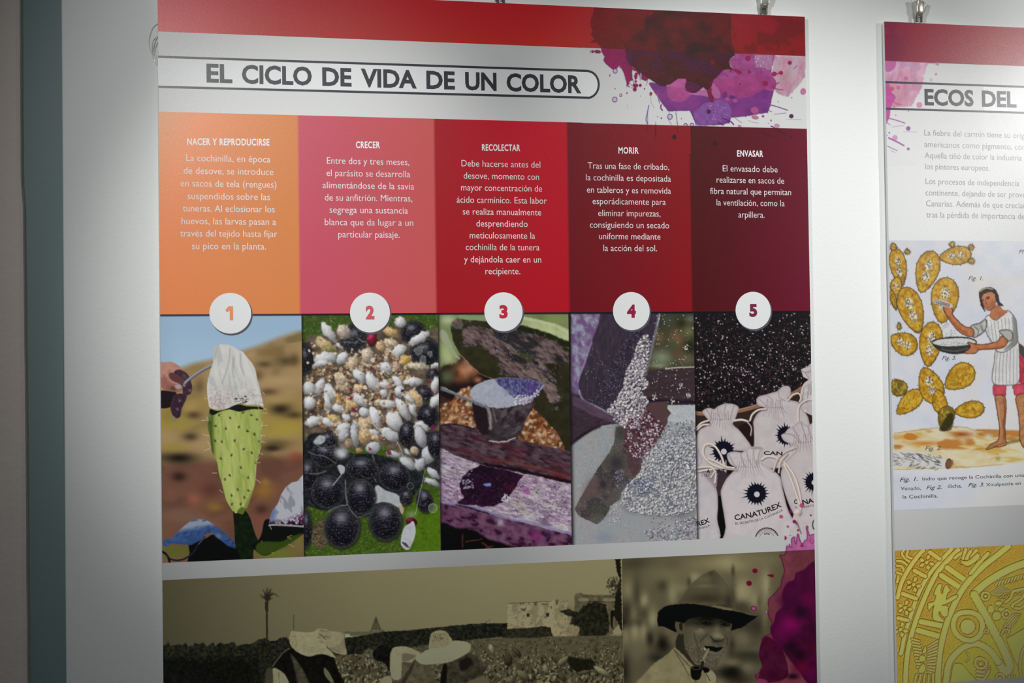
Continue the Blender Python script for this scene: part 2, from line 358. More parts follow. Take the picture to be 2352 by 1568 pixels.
    p.line(B([(60, 1400), (120, 1450), (150, 1540)]), 5, (20, 22, 28)); p.line(B([(110, 1440), (160, 1490), (250, 1500), (340, 1470), (420, 1400), (470, 1320), (540, 1240)]), 4.2, (30, 36, 46)); p.line(B([(470, 1320), (540, 1240)]), 2, (84, 96, 120), .7)
    hd = B([(1265, 1110), (1275, 1030), (1300, 950), (1370, 850), (1400, 760), (1450, 680), (1520, 625), (1580, 612), (1640, 545), (1700, 520), (1700, 1125), (1450, 1100)])
    p.poly(hd, (168, 170, 178), 1, sm=False); wd, md = p.pmask(hd, 1, False); Ud, Vd = p.U[wd], p.V[wd]
    nz = p.noise(wd, 4, 14, 1, 0, 2); nb = p.noise(wd, 10, 15, 2, 1.2, 2)
    p.mix(wd, md*S((nb-.5)*7)*.6, (112, 112, 126)); p.mix(wd, md*S((640-Ud)/16)*S((Vd-1150)/20)*.7, (84, 104, 160))
    p.mix(wd, md*S((Vd-(1196-.4*(Ud-630)))/18)*S((nz-.35)*7), (92, 48, 78)); p.mix(wd, md*S((Vd-1190)/14)*S((nz-.3)*7)*.9, (44, 20, 38))
    p.line(B([(1265, 1108), (1350, 1100), (1500, 1108), (1680, 1125)]), 4, (150, 150, 154), .9); p.line(B([(1270, 1110), (1290, 1150)]), 1.4, (190, 188, 184), .8)
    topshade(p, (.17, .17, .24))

def cocoon(p, x, y, l, w_, ang, c=(206, 206, 208), tex=.10):
    p.ell(x+1.2, y+1.8, l*1.03, w_*1.08, ang, (70, 60, 56), .55, 2.2)
    p.ball(x, y, l, w_, ang, c, None, .40, .9, (4, tex, int(x+y)), None, None, -.35, -.55, .72)

def beetle(p, x, y, rx, ry, ang=0, c=(44, 42, 50), hx=-.1, hy=-.5, nb=11, seed=1):
    p.ell(x+.8, y+1.5, rx*1.06, ry*1.06, ang, (28, 28, 28), .6, 2)
    p.ball(x, y, rx, ry, ang, c, (70, 70, 78), .55, 1, (2.2, .35, seed), None, (84, 86, 88), hx, hy)
    rs = np.random.RandomState(seed)
    ca, sa = math.cos(ang), math.sin(ang)
    for k in range(nb):                                   # segments across the back
        t = -.85+1.7*k/(nb-1); h = math.sqrt(1-t*t)*rx*.92
        P = []
        for q in np.linspace(-1, 1, 7):
            px, py = q*h, t*ry+(q*q-.5)*ry*.16
            P.append((x+px*ca-py*sa, y+px*sa+py*ca))
        p.line(P, 1.1, (20, 18, 24), .4, 1.2)
        if k > 1: p.line([(a+rs.uniform(-1, 1), b-1.6) for a, b in P[1+rs.randint(2):4+rs.randint(2)]], 1.4, (112, 114, 124), rs.uniform(.1, .35)+.22*(k in (3, 4, 5)), 1.3)
    p.blob(x+hx*rx, y+hy*ry, rx*.28, ry*.2, (132, 134, 144), .75)
    for k in range(int(rx*5)):
        a, r = rs.uniform(0, 6.28), math.sqrt(rs.rand())*.93
        p.ell(x+rx*r*math.cos(a), y+ry*r*math.sin(a), rs.uniform(.35, .95), None, 0, (140, 140, 146), rs.uniform(.25, .8), .7)

def photo_grow(p):
    A = T(690, 700, 5.227); B = T(690, 980, 5.227); w = p.all(); U, V = p.U[w], p.V[w]
    rs = np.random.RandomState(11)
    p.C[:] = np.array([62, 84, 30])/255.
    n = p.noise(w, 2.2, 5, 1, 0, 2); p.mix(w, S((n-.60)*7)*.55, (128, 142, 100)); p.mix(w, S((U-910)/60)*S((V-1120)/60)*.7, (84, 118, 26))
    p.mix(w, S((.36-n)*8)*.5, (42, 58, 24))
    # shade of the heap in the middle
    heap = A([(60, 470), (200, 380), (420, 300), (620, 260), (900, 330), (1150, 250), (1500, 300), (1720, 420), (1720, 2000), (1500, 1950), (1000, 1700), (500, 1750), (60, 1700)])
    p.poly(heap, (96, 84, 72), 5, tex=(9, .35, 3))
    p.grains(260, inpoly(A([(90, 430), (500, 400), (1000, 420), (1350, 560), (1400, 1200), (1000, 1620), (400, 1560), (60, 1300)])), (4, 9), [(190, 168, 142), (172, 142, 112), (200, 182, 158), (150, 112, 78), (206, 190, 170), (120, 96, 74), (96, 78, 60)], 5, .85, (70, 54, 40), .55, 1.2)
    p.grains(300, inpoly(A([(90, 430), (500, 400), (1000, 420), (1350, 560), (1450, 1200), (1000, 1620), (400, 1560), (60, 1300)])), (1.5, 3.6), [(216, 202, 180), (176, 132, 84), (202, 186, 160), (216, 208, 196), (90, 66, 50), (190, 146, 92)], 6, .8, (80, 60, 44), .6, .9)
    # dark bodies behind
    for (x, y, rx, ry, an) in [(40, 640, 130, 200, 0), (650, 390, 150, 180, .4), (1340, 310, 150, 120, -.6), (1500, 560, 190, 170, .5), (1590, 830, 80, 65, 0), (1530, 1330, 130, 160, 0), (1270, 1480, 90, 130, 0), (1640, 1570, 70, 60, 0), (1480, 1060, 110, 90, .5)]:
        x, y = A(x, y); beetle(p, x, y, rx/5.2, ry/5.2, an, (36, 36, 42), -.1, -.3, 9, int(x))
    p.grains(420, inpoly(A([(500, 230), (800, 330), (900, 480), (760, 560), (520, 540)])), (.5, 1.1), [(120, 120, 126), (80, 80, 86)], 21, .7)
    for (x, y, r) in ((1420, 550, 48), (1470, 660, 42), (1555, 580, 30)): x, y = A(x, y); p.ell(x, y, r/5.2, None, 0, (120, 122, 126), .6, 1.5); p.ell(x, y, r/5.2, None, 0, (168, 170, 172), .8, .9, 1)
    p.line(A([(520, 435), (600, 455), (660, 460), (700, 420)]), 1.1, (190, 184, 178), .9); p.line(A([(670, 350), (720, 420), (800, 438)]), 1.1, (190, 184, 178), .9)
    p.ball(*A(860, 420), 12, 15, 0, (120, 26, 52), (60, 40, 50), .4, 1, (2, .35, 4))
    # translucent husks
    for (x, y, l, ww, an, c) in [(300, 490, 150, 70, .7, (188, 168, 128)), (360, 520, 70, 40, .1, (150, 146, 92)), (520, 320, 95, 80, .8, (186, 172, 158)), (1080, 320, 110, 55, .5, (196, 164, 116)), (800, 600, 70, 90, .1, (206, 190, 172)), (960, 500, 60, 60, .5, (196, 166, 130)), (1260, 660, 75, 60, -.6, (204, 166, 92)),
                                 (1410, 735, 140, 42, .08, (206, 192, 170)), (620, 690, 70, 90, .9, (204, 184, 158)), (520, 950, 70, 100, -.4, (200, 182, 152)), (430, 1140, 60, 90, .3, (206, 168, 104)), (620, 1180, 80, 90, .2, (206, 178, 130)), (1390, 1120, 60, 110, -.5, (206, 178, 138)), (400, 1370, 90, 50, .2, (208, 180, 128)),
                                 (480, 880, 60, 90, -.6, (206, 188, 164)), (760, 1440, 90, 90, .5, (200, 176, 142)), (1090, 460, 90, 50, .3, (202, 182, 152)), (1150, 740, 50, 60, .3, (190, 160, 144)), (700, 1000, 60, 50, 0, (208, 178, 140)), (960, 1180, 60, 40, .4, (206, 182, 150))]:
        x, y = A(x, y); p.ball(x, y, l/5.2, ww/5.2, an, c, None, .35, 1.6, (3, .32, int(x)))
    # white cocoons
    for (x, y, l, ww, an) in [(340, 330, 150, 55, .95), (300, 640, 150, 80, -.15), (250, 700, 100, 40, -.3), (1200, 210, 75, 70, -.5), (1185, 550, 105, 66, -.55), (1430, 400, 150, 60, -.55), (500, 640, 90, 60, -.9), (470, 490, 60, 24, .8),
                              (1025, 755, 85, 68, .6), (710, 855, 105, 62, 1.0), (865, 920, 135, 66, 1.0), (1350, 920, 125, 55, .05), (1020, 960, 80, 50, .3), (1170, 930, 90, 50, .9), (230, 980, 125, 60, -1.1), (100, 1000, 90, 80, .2), (350, 1060, 125, 70, 1.35), (330, 1170, 110, 46, 1.35),
                              (110, 1180, 85, 80, .3), (715, 1140, 110, 58, .75), (1000, 1060, 60, 50, .4), (1190, 1040, 65, 70, .2), (1060, 1190, 110, 62, .15), (1230, 1250, 150, 64, 1.0), (1350, 1250, 100, 40, 1.35), (450, 1240, 75, 50, .2), (770, 1290, 75, 62, .1), (900, 1360, 150, 66, 1.25),
                              (1130, 1400, 130, 95, .9), (150, 1400, 110, 66, -.2), (320, 1410, 90, 40, .5), (515, 1480, 90, 62, -.6), (650, 1480, 100, 45, 1.5), (1440, 1480, 90, 90, .5), (870, 1530, 80, 45, .2), (550, 1350, 60, 45, .8), (1040, 1530, 80, 60, .3), (1620, 960, 45, 110, .1), (1620, 730, 70, 30, -.6), (1310, 1130, 66, 36, .6), (1620, 1150, 60, 90, .6)]:
        x, y = A(x, y); cocoon(p, x, y, l/5.2, ww/5.2, an)
    for (x, y, l, ww, an) in [(520, 90, 60, 90, .5), (648, 100, 50, 150, -.15), (240, 150, 80, 40, -.4), (500, 330, 85, 72, .5), (870, 250, 95, 80, -.3), (1100, 110, 100, 62, .3), (1440, 120, 70, 140, -.3), (1290, 440, 120, 70, .6), (1540, 330, 85, 130, .2), (1130, 330, 100, 45, .2), (1600, 560, 100, 50, .7), (1440, 440, 70, 90, .3), (1580, 660, 100, 40, .45), (1330, 300, 90, 45, .3)]:
        x, y = B(x, y); cocoon(p, x, y, l/5.2, ww/5.2, an, (186, 188, 192))
    for (x, y, l, ww, an, c) in [(770, 110, 70, 95, .1, (194, 164, 124)), (900, 130, 60, 40, .3, (206, 178, 140)), (1380, 300, 60, 50, 1.1, (176, 160, 138)), (700, 280, 45, 35, 0, (178, 148, 108)), (580, 200, 50, 60, .2, (150, 130, 110))]:
        x, y = B(x, y); p.ball(x, y, l/5.2, ww/5.2, an, c, None, .35, 1.6, (3, .32, int(x)))
    p.warp(3.4, 8, 3, 1)
    p.warp(1.3, 3, 8, 1)
    for k in range(420):                                   # crumpled translucent flakes
        x, y = A(rs.uniform(60, 1400), rs.uniform(430, 1650))
        if inpoly(A([(90, 430), (500, 560), (1000, 420), (1350, 600), (1300, 1200), (1000, 1640), (400, 1560), (60, 1300)]))(x, y) < .5: continue
        i, j = int(min(max(p.inv(x, y)[1], 0), U.shape[0]-1)), int(min(max(p.inv(x, y)[0], 0), U.shape[1]-1))
        if p.C[i, j].min() > .64 and rs.rand() < .8: continue
        a0 = rs.uniform(0, 6.28); r = rs.uniform(1.5, 5.5)
        q = [(x+r*rs.uniform(.4, 1.2)*math.cos(a0+t), y+r*rs.uniform(.4, 1.2)*math.sin(a0+t)) for t in (0, 1.3, 2.5, 3.8, 5)]
        c = [(212, 196, 172), (196, 160, 118), (222, 212, 196), (204, 174, 132), (150, 112, 78), (226, 222, 216)][rs.randint(6)]
        p.poly(q, c, .8, rs.uniform(.5, .95), n=2, tex=(2, .15, k)); p.line([q[0], (x, y), q[3]], .8, (150, 110, 76), .5); p.line([q[1], q[2]], .8, (236, 230, 220), .6)
    p.grains(150, lambda u, v: .8 if (v < 1010 and 735 < u < 1000) else 0, (.8, 2.2), [(222, 220, 218), (214, 204, 188), (170, 128, 86), (80, 62, 54)], 9, .75, None, .5, .8)
    # purple crawlers
    for (f, x, y, s) in [(A, 910, 655, 22), (A, 865, 765, 26), (A, 612, 1020, 34), (A, 610, 1120, 36), (A, 870, 1140, 30), (A, 1225, 1030, 30), (A, 1500, 980, 34), (A, 1550, 920, 26), (A, 1580, 1050, 26), (A, 140, 1285, 42), (A, 640, 1260, 42), (A, 1590, 1470, 30), (A, 350, 1530, 50), (A, 1110, 1125, 22), (B, 330, 70, 50), (B, 1065, 310, 45), (B, 1435, 480, 48), (B, 1590, 20, 28), (B, 835, 265, 26)]:
        x, y = f(x, y); c = (112, 40, 72) if rs.rand() < .7 else (58, 44, 56); s /= 5.2
        p.ell(x, y, s*.75, s*.55, rs.uniform(0, 3), c, .85, 1)
        for k in range(9):
            a = rs.uniform(0, 6.28); p.line([(x, y), (x+s*1.25*math.cos(a), y+s*1.1*math.sin(a))], .7, c, .7)
    for q in ((935, 1055, 30, 12), (1045, 975, 40, 12)): x, y = A(q[0], q[1]); p.ell(x, y, q[2]/5.2, q[3]/5.2, .2, (196, 130, 136), .8, 1.2)
    # the round dark insects on the leaf
    p.poly(B([(40, 200), (300, 80), (560, 300), (900, 330), (1200, 420), (1500, 560), (1340, 860), (1220, 900), (1000, 950), (860, 1060), (700, 1080), (560, 960), (300, 1010), (90, 950), (30, 1000)]), (40, 42, 44), 2.5, tex=(5, .5, 8))
    p.poly(B([(1230, 30), (1500, 60), (1680, 100), (1680, 640), (1560, 560), (1500, 500), (1280, 260)]), (48, 48, 52), 2.5, tex=(5, .4, 8))
    for (x, y, l, ww, an) in [(1440, 120, 70, 140, -.3), (1290, 440, 120, 60, .6), (1540, 330, 85, 120, .2), (1600, 560, 100, 45, .7), (1435, 450, 62, 85, .3), (1580, 660, 100, 36, .45)]:
        x, y = B(x, y); cocoon(p, x, y, l/5.2, ww/5.2, an, (184, 186, 190))
    p.ball(*B(1370, 290), 11, 10, .9, (176, 160, 138), None, .4, 1.2, (3, .3, 2)); p.warp(2.2, 9, 12, S((V-1010)/30)*S((U-905)/20))
    for k in range(34):
        x, y = B(rs.uniform(40, 1300), rs.uniform(120, 1000)); a = rs.uniform(0, 3.1); r = rs.uniform(4, 16); p.line([(x, y), (x+r*math.cos(a)*.5+rs.uniform(-2, 2), y+r*math.sin(a)*.5), (x+r*math.cos(a), y+r*math.sin(a))], rs.uniform(.8, 2.6), (150, 154, 158), rs.uniform(.2, .6), 1.4)
    for k, (x, y, rx, ry, an) in enumerate([(80, 580, 130, 190, .2), (290, 340, 170, 150, .4), (320, 160, 120, 90, .2), (740, 500, 200, 140, .1), (1270, 90, 90, 140, .1), (1620, 210, 90, 160, 0), (330, 780, 205, 200, -.15), (60, 1220, 85, 230, 0), (725, 840, 180, 215, -.05), (1130, 600, 195, 170, .3), (1270, 850, 80, 90, 0),
                                            (1490, 890, 100, 145, -.2), (500, 1210, 215, 245, .1), (1020, 1140, 198, 230, -.12)]):
        if k == 8:
            for q, c in (([(930, 700), (1020, 760), (1150, 800), (1220, 880), (1210, 960), (1120, 960), (1000, 900), (880, 920), (880, 760)], (164, 168, 172)), ([(1200, 940), (1240, 980), (1225, 1050), (1190, 1010)], (176, 160, 140))): p.poly(B(q), c, 1.5, tex=(6, .1, 3))
        x, y = B(x, y); beetle(p, x, y, rx/5.2, ry/5.2, an, (38, 36, 44), -.05, -.48, 9 if k < 6 else 12, k+30)
    p.blob(*B(480, 300), 14, 11, (178, 180, 182), 1); p.blob(*B(500, 330), 11, 9, (186, 188, 190), 1)
    p.poly(B([(140, 1280), (190, 1160), (290, 1100), (280, 1250), (330, 1400), (250, 1460), (150, 1400)]), (88, 78, 62), 2, tex=(2.5, .7, 9))
    p.line(B([(480, 480), (495, 560), (440, 640), (390, 700)]), 2, (190, 192, 194), .8); p.poly(B([(445, 470), (490, 455), (535, 490), (520, 560), (480, 560)]), (168, 170, 174), 1.5)
    p.line(B([(120, 560), (220, 560), (300, 530)]), 3, (150, 154, 158), .5, 2); p.line(B([(540, 640), (545, 820), (560, 930), (470, 950), (340, 1010)]), 2.2, (150, 154, 158), .7, 1.5); p.line(B([(560, 930), (680, 1080), (840, 1030)]), 1.6, (140, 146, 146), .6, 1.5)
    p.line(B([(90, 300), (200, 340), (290, 350), (430, 440)]), 1.2, (150, 152, 156), .7); p.line(B([(180, 200), (260, 250), (420, 220)]), 1.2, (150, 152, 156), .6); p.poly(B([(160, 170), (230, 100), (300, 130), (270, 200), (190, 210)]), (160, 162, 166), 2, tex=(3, .2, 2))
    p.ell(*B(1590, 975), 10.5, None, 0, (120, 132, 110), .5, 1); p.ell(*B(1590, 975), 10.5, None, 0, (176, 186, 176), .8, .9, 1); p.ell(*B(1320, 710), 8, None, 0, (150, 156, 160), .7, 1, 1)
    p.blob(*B(1330, 1050), 13, 9, (140, 160, 130), .6)
    p.line(B([(1500, 520), (1440, 760), (1380, 1050)]), .9, (190, 200, 190), .9); p.line(B([(1160, 180), (1215, 290), (1225, 390)]), 1.4, (190, 192, 196), .8)
    p.ball(*B(1335, 1140), 13, 9.5, .3, (86, 24, 40), (30, 20, 30), .4)
    p.poly(B([(1345, 1130), (1370, 1160), (1385, 1240), (1370, 1330), (1310, 1460), (1260, 1470), (1205, 1410), (1215, 1300), (1250, 1200), (1310, 1160)]), (176, 178, 190), 1, tex=(6, .1, 4)); p.poly(B([(1215, 1385), (1260, 1390), (1310, 1450), (1270, 1440)]), (70, 70, 70), 1)
    p.warp(.9, 3.2, 21)
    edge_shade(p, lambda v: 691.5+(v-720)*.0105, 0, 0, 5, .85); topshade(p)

def photo_harvest(p):
    A = T(1000, 700, 5.227); B = T(1000, 970, 5.227); w = p.all(); U, V = p.U[w], p.V[w]
    p.C[:] = np.array([118, 130, 88])/255.; p.mix(w, S((V-860)/40), (62, 46, 44))
    for x, y, rx, ry, c, a in [(150, 180, 90, 60, (178, 182, 150), .9), (90, 380, 45, 50, (150, 110, 88), .9), (130, 560, 90, 130, (158, 170, 120), 1), (160, 640, 60, 60, (176, 184, 140), .7), (1400, 180, 220, 60, (128, 140, 84), .9), (1250, 150, 90, 50, (98, 112, 66), .6)]:
        x, y = A(x, y); p.blob(x, y, rx/5, ry/5, c, a)
    p.poly(A([(60, 760), (250, 700), (320, 620), (700, 900), (760, 1000), (460, 1160), (60, 1080)]), (34, 26, 24), 5)
    for x, y, rx, ry, c, a in [(330, 800, 120, 110, (178, 120, 88), 1), (420, 760, 60, 60, (196, 146, 116), .8), (380, 690, 60, 60, (150, 112, 92), .8), (280, 870, 60, 50, (120, 70, 46), .8), (510, 900, 45, 34, (168, 112, 84), .9), (480, 790, 40, 60, (150, 96, 70), .7), (140, 860, 90, 90, (96, 106, 76), .8), (250, 820, 40, 60, (60, 40, 34), .6)]:
        x, y = A(x, y); p.blob(x, y, rx/5, ry/5, c, a)
    # orange rubble
    for poly in (A([(60, 1210), (200, 1150), (330, 1000), (440, 990), (460, 1560), (60, 1560)]), A([(1060, 1400), (1180, 1230), (1330, 1380), (1500, 1500), (1640, 1800), (1640, 1760), (1000, 1760)])+[], B([(1000, 160), (1050, 60), (1100, 0), (1300, -60), (1640, 220), (1640, 350), (1300, 270), (1000, 210)]), B([(60, 0), (500, 0), (500, 80), (300, 40), (60, 50)])):
        p.poly(poly, (140, 92, 60), 3, sm=False)
        p.grains(190, inpoly(poly), (2, 6), [(190, 142, 104), (200, 168, 138), (150, 94, 60), (112, 66, 40), (204, 184, 162), (96, 58, 38)], 3, .9, (64, 38, 24), .75, 2.2)
    p.line(A([(200, 1230), (240, 1160), (330, 1060)]), 4, (176, 118, 76), .9, 1.5)
    # pale branch of cactus
    p.poly(A([(60, 300), (130, 330), (230, 560), (300, 640), (250, 640), (160, 520), (60, 400)]), (150, 158, 132), 2.5)
    p.poly(A([(290, 120), (420, 130), (600, 140), (600, 200), (450, 190), (300, 200)]), (134, 146, 108), 2)
    p.poly(A([(1000, 130), (1100, 150), (1300, 190), (1480, 240), (1620, 320), (1620, 450), (1500, 400), (1300, 320), (1000, 240)]), (170, 180, 134), 2, tex=(20, .12, 4))
    p.poly(A([(1000, 240), (1300, 320), (1500, 400), (1620, 450), (1620, 520), (1300, 420), (1000, 320)]), (40, 42, 26), 3)
    p.line(A([(1060, 160), (1300, 210), (1480, 270), (1600, 340)]), 4, (196, 202, 168), .6, 3)
    # the big blade
    bl = A([(180, 300), (190, 250), (230, 190), (300, 170), (400, 180), (640, 200), (760, 300), (1000, 300), (1200, 350), (1420, 420), (1720, 600), (1720, 2100), (1480, 1560), (1330, 1380), (1170, 1240), (1100, 1000), (860, 900), (690, 880), (560, 830), (470, 760), (290, 580), (210, 430)])
    p.poly(bl, (50, 48, 36), 1.4, sm=False, tex=(14, .18, 5))
    p.line(A([(290, 585), (470, 770), (560, 840), (700, 890)]), 1.6, (150, 120, 92), .8)
    cr = A([(330, 300), (420, 250), (560, 270), (700, 310), (950, 310), (1200, 370), (1400, 430), (1600, 570), (1600, 700), (1480, 700), (1300, 700), (1420, 850), (1450, 1000), (1500, 1150), (1380, 1180), (1290, 1000), (1100, 900), (900, 850), (800, 820), (740, 620), (640, 560), (560, 480), (420, 500), (340, 460)])
    p.poly(jag(cr, 3.5, 5), (92, 78, 76), 1.6, sm=False); wc, mc = p.pmask(cr, 3, False)
    n = p.noise(wc, 4, 9, 3, .6, 4); n2 = p.noise(wc, 16, 12, 3, .55, 2)
    p.mix(wc, mc*S((n-.5)*8)*.65, (124, 104, 102)); p.mix(wc, mc*S((.45-n)*8)*.7, (48, 40, 44)); p.mix(wc, mc*S((n2-.58)*9)*.8, (38, 38, 40)); p.mix(wc, mc*S((.36-n2)*9)*.55, (134, 114, 110))
    p.poly(A([(980, 560), (1120, 580), (1180, 640), (1120, 670), (1020, 620)]), (66, 66, 48), 2); p.poly(A([(700, 320), (840, 380), (1000, 500), (1190, 560), (1180, 600), (1000, 560), (860, 460), (740, 400)]), (42, 44, 50), 2.5, .85, tex=(3, .3, 2))
    p.grains(170, inpoly(A([(330, 350), (1000, 500), (1500, 700), (1540, 1200), (1400, 1300), (1250, 900), (800, 850), (700, 560), (350, 480)])), (.5, 1.2), [(170, 168, 172), (200, 198, 200), (140, 134, 140)], 8, .7, None, .6, .6)
    for (x, y) in ((350, 460), (600, 440), (740, 540), (770, 720), (1200, 360), (1250, 680), (1290, 760), (1320, 320), (790, 820), (1360, 860), (1420, 900), (1480, 1100), (1450, 1240), (1400, 1140), (230, 230), (400, 180), (840, 380), (1450, 430), (1040, 800)):
        for k in range(12):
            a = RNG.uniform(0, 6.3); r = RNG.uniform(0, 50); q = A(x+r*math.cos(a), y+r*math.sin(a)); p.line([q, (q[0]+RNG.uniform(-3, 3), q[1]+RNG.uniform(-3, 3))], .8, (170, 160, 166), .55)
    p.poly(A([(190, 260), (230, 180), (290, 160), (330, 200), (330, 280), (260, 290)]), (88, 84, 76), 2, tex=(3, .4, 2)); p.ell(*A(235, 190), 4, 3, 0, (150, 96, 80), .9, 1.5)
    # scoop
    p.poly(A([(425, 1130), (470, 1200), (620, 1230), (760, 1240), (950, 1220), (1100, 1180), (1250, 1010), (1300, 970), (1180, 1230), (1080, 1380), (1030, 1560)])+B([(1000, 160), (950, 190), (800, 240), (660, 225), (560, 240), (520, 180), (500, 60)]), (62, 54, 58), 1, tex=(10, .35, 6), sm=False)
    p.poly(A([(440, 1170), (620, 1230), (640, 1560), (500, 1560)])+[], (40, 32, 36), 3, .9, sm=False); p.line(A([(620, 1220), (650, 1300), (660, 1480)]), 7, (148, 146, 138), .8, 3); p.line(A([(690, 1240), (730, 1400)]), 3, (120, 116, 112), .7, 2)
    sp = A([(760, 1260), (1100, 1200), (1200, 1180), (1060, 1380), (1020, 1560), (760, 1560)]); wq, mq = p.pmask(sp, 4, False); nq = p.noise(wq, 9, 31, 2, -.8, 3); p.mix(wq, mq*S((nq-.5)*7)*.6, (104, 92, 98)); p.mix(wq, mq*S((.4-nq)*7)*.6, (40, 30, 38))
    p.poly(A([(412, 1090), (420, 1020), (480, 960), (580, 915), (700, 885), (860, 868), (1050, 885), (1200, 910), (1300, 960), (1240, 1040), (1150, 1120), (1040, 1190), (900, 1225), (760, 1242), (640, 1225), (500, 1170)]), (158, 162, 176), 1, tex=(4, .1, 7), sm=False)
    inn = A([(710, 890), (860, 868), (1050, 885), (1200, 910), (1300, 960), (1240, 1040), (1150, 1100), (1060, 1110), (940, 1115), (830, 1010), (760, 960)])
    p.poly(inn, (86, 84, 128), 1.2, sm=False); wi, mi = p.pmask(inn, 1.2, False); ni = p.noise(wi, 3, 4, 2, 1.4, 3); p.mix(wi, mi*S((ni-.5)*8)*.6, (48, 44, 78)); p.mix(wi, mi*S((.42-ni)*8)*.6, (120, 124, 160))
    p.blob(*A(1150, 990), 12, 9, (84, 56, 120), .7); p.blob(*A(870, 1040), 12, 8, (126, 130, 156), .7)
    p.grains(120, inpoly(A([(920, 1080), (1060, 1080), (1150, 1090), (1230, 1020), (1260, 1040), (1160, 1160), (1060, 1200), (960, 1200)])), (1, 2.6), [(226, 222, 222), (206, 200, 206), (190, 184, 200)], 12, .95, (90, 84, 110))
    p.line(A([(1300, 965), (1240, 1040), (1140, 1120), (1040, 1190)]), 3, (170, 158, 184), .9); p.line(A([(712, 890), (760, 965), (830, 1015), (940, 1120)]), 1.2, (150, 152, 180), .8)
    p.poly(A([(60, 980), (110, 985), (300, 1080), (450, 1140), (610, 1200), (640, 1230), (560, 1230), (400, 1160), (230, 1090), (60, 1020)]), (104, 106, 114), 1, sm=False); p.line(A([(80, 992), (300, 1085), (600, 1205)]), 1.4, (160, 162, 168), .8)
    # tray
    p.poly(B([(40, 290), (110, 320), (350, 430), (560, 510), (1100, 620), (1660, 740), (1660, 1360), (1200, 1240), (850, 1140), (440, 1000), (40, 960)]), (166, 152, 166), 1, sm=False)
    wt, mt = p.pmask(B([(40, 290), (350, 430), (1100, 620), (1660, 740), (1660, 1360), (850, 1140), (40, 960)]), 1, False)
    a1 = p.noise(wt, 22, 3, 3, .25, 3); a2 = p.noise(wt, 3, 8, 4, .25, 3); a3 = p.noise(wt, 8, 18, 4, .25, 3)
    p.mix(wt, mt*S((a1-.5)*5)*.45, (146, 104, 142)); p.mix(wt, mt*S((.42-a1)*7)*.5, (180, 172, 160)); p.mix(wt, mt*S((a3-.55)*8)*.55, (126, 98, 128)); p.mix(wt, mt*S((a2-.55)*8)*.5, (92, 76, 96)); p.mix(wt, mt*S((.4-a2)*8)*.6, (206, 198, 204))
    p.blob(*B(1090, 820), 11, 7, (150, 66, 140), .85, .2); p.blob(*B(1000, 980), 24, 12, (164, 160, 146), .6, .3)
    p.poly(B([(60, 40), (110, 25), (250, 20), (400, 60), (520, 90), (560, 200), (620, 240), (800, 245), (960, 200), (1100, 230), (1400, 300), (1660, 350), (1660, 740), (1500, 700), (1300, 640), (1000, 570), (540, 500), (250, 400), (130, 330), (90, 290), (60, 240)]), (70, 54, 62), 1, sm=False)
    wl, ml = p.pmask(B([(60, 40), (250, 20), (520, 90), (620, 240), (960, 200), (1660, 350), (1660, 740), (540, 500), (130, 330), (60, 240)]), 3, False)
    b1 = p.noise(wl, 5, 40, 3, .3, 4); b2 = p.noise(wl, 18, 44, 3, .25, 2); p.mix(wl, ml*S((b1-.52)*8)*.5, (108, 90, 98)); p.mix(wl, ml*S((.44-b1)*8)*.55, (40, 24, 32)); p.mix(wl, ml*S((b2-.55)*8)*.5, (84, 40, 50))
    p.line(B([(600, 440), (1000, 490), (1300, 570), (1640, 670)]), 7, (116, 56, 54), .7, 4); p.line(B([(600, 500), (1000, 570), (1300, 640), (1640, 720)]), 6, (26, 14, 24), .85, 3); p.line(B([(60, 40), (110, 26), (250, 22), (480, 80)]), 2.5, (36, 30, 44), .9)
    p.line(B([(650, 222), (750, 235), (850, 225), (960, 180)]), 3, (196, 192, 186), .9, 1.4)
    p.poly(jag(B([(540, 510), (430, 560), (330, 640), (285, 740), (310, 830), (350, 900), (260, 960), (330, 1000), (440, 990), (560, 1010), (680, 1010), (800, 960), (900, 860), (960, 780), (1000, 710), (1060, 630), (800, 560)]), .6, 4), (44, 26, 42), 1, sm=False, tex=(5, .45, 8))
    p.blob(*B(900, 780), 12, 9, (76, 28, 44), .7); p.blob(*B(600, 600), 20, 8, (26, 22, 32), .7)
    p.grains(70, inpoly(B([(320, 690), (450, 680), (460, 800), (330, 790)])), (.8, 2), [(150, 156, 184), (190, 190, 206)], 5, .8); p.poly(B([(570, 740), (660, 730), (670, 760), (620, 770)]), (110, 130, 190), 1)
    p.grains(140, inpoly(B([(350, 560), (950, 640), (950, 780), (800, 950), (500, 960), (330, 850)])), (.5, 1.2), [(120, 110, 130), (90, 84, 100)], 6, .6); p.grains(60, inpoly(B([(830, 860), (930, 880), (860, 960), (790, 930)])), (1, 2.2), [(206, 204, 216), (180, 180, 200)], 3, .9)
    for c, n, s in (((206, 202, 212), 150, 1), ((40, 30, 50), 90, 2)): p.grains(n, inpoly(B([(90, 450), (500, 540), (300, 760), (300, 900), (90, 940)])), (.5, 1.5), [c], 20+s, .8); p.grains(n+40, inpoly(B([(1000, 720), (1620, 780), (1620, 1290), (900, 1080)])), (.6, 1.8), [c], 30+s, .7)
    # front edge and soil
    p.poly(B([(40, 960), (440, 1000), (850, 1140), (1200, 1240), (1660, 1360), (1660, 1600), (40, 1600)]), (92, 58, 84), 1, sm=False)
    wf, mf = p.pmask(B([(40, 960), (440, 1000), (850, 1140), (1200, 1240), (1660, 1360), (1660, 1600), (40, 1600)]), 2, False)
    c1 = p.noise(wf, 9, 50, 1.6, .3, 4); p.mix(wf, mf*S((c1-.5)*5)*.45, (132, 98, 116)); p.mix(wf, mf*S((.45-c1)*7)*.75, (40, 20, 34))
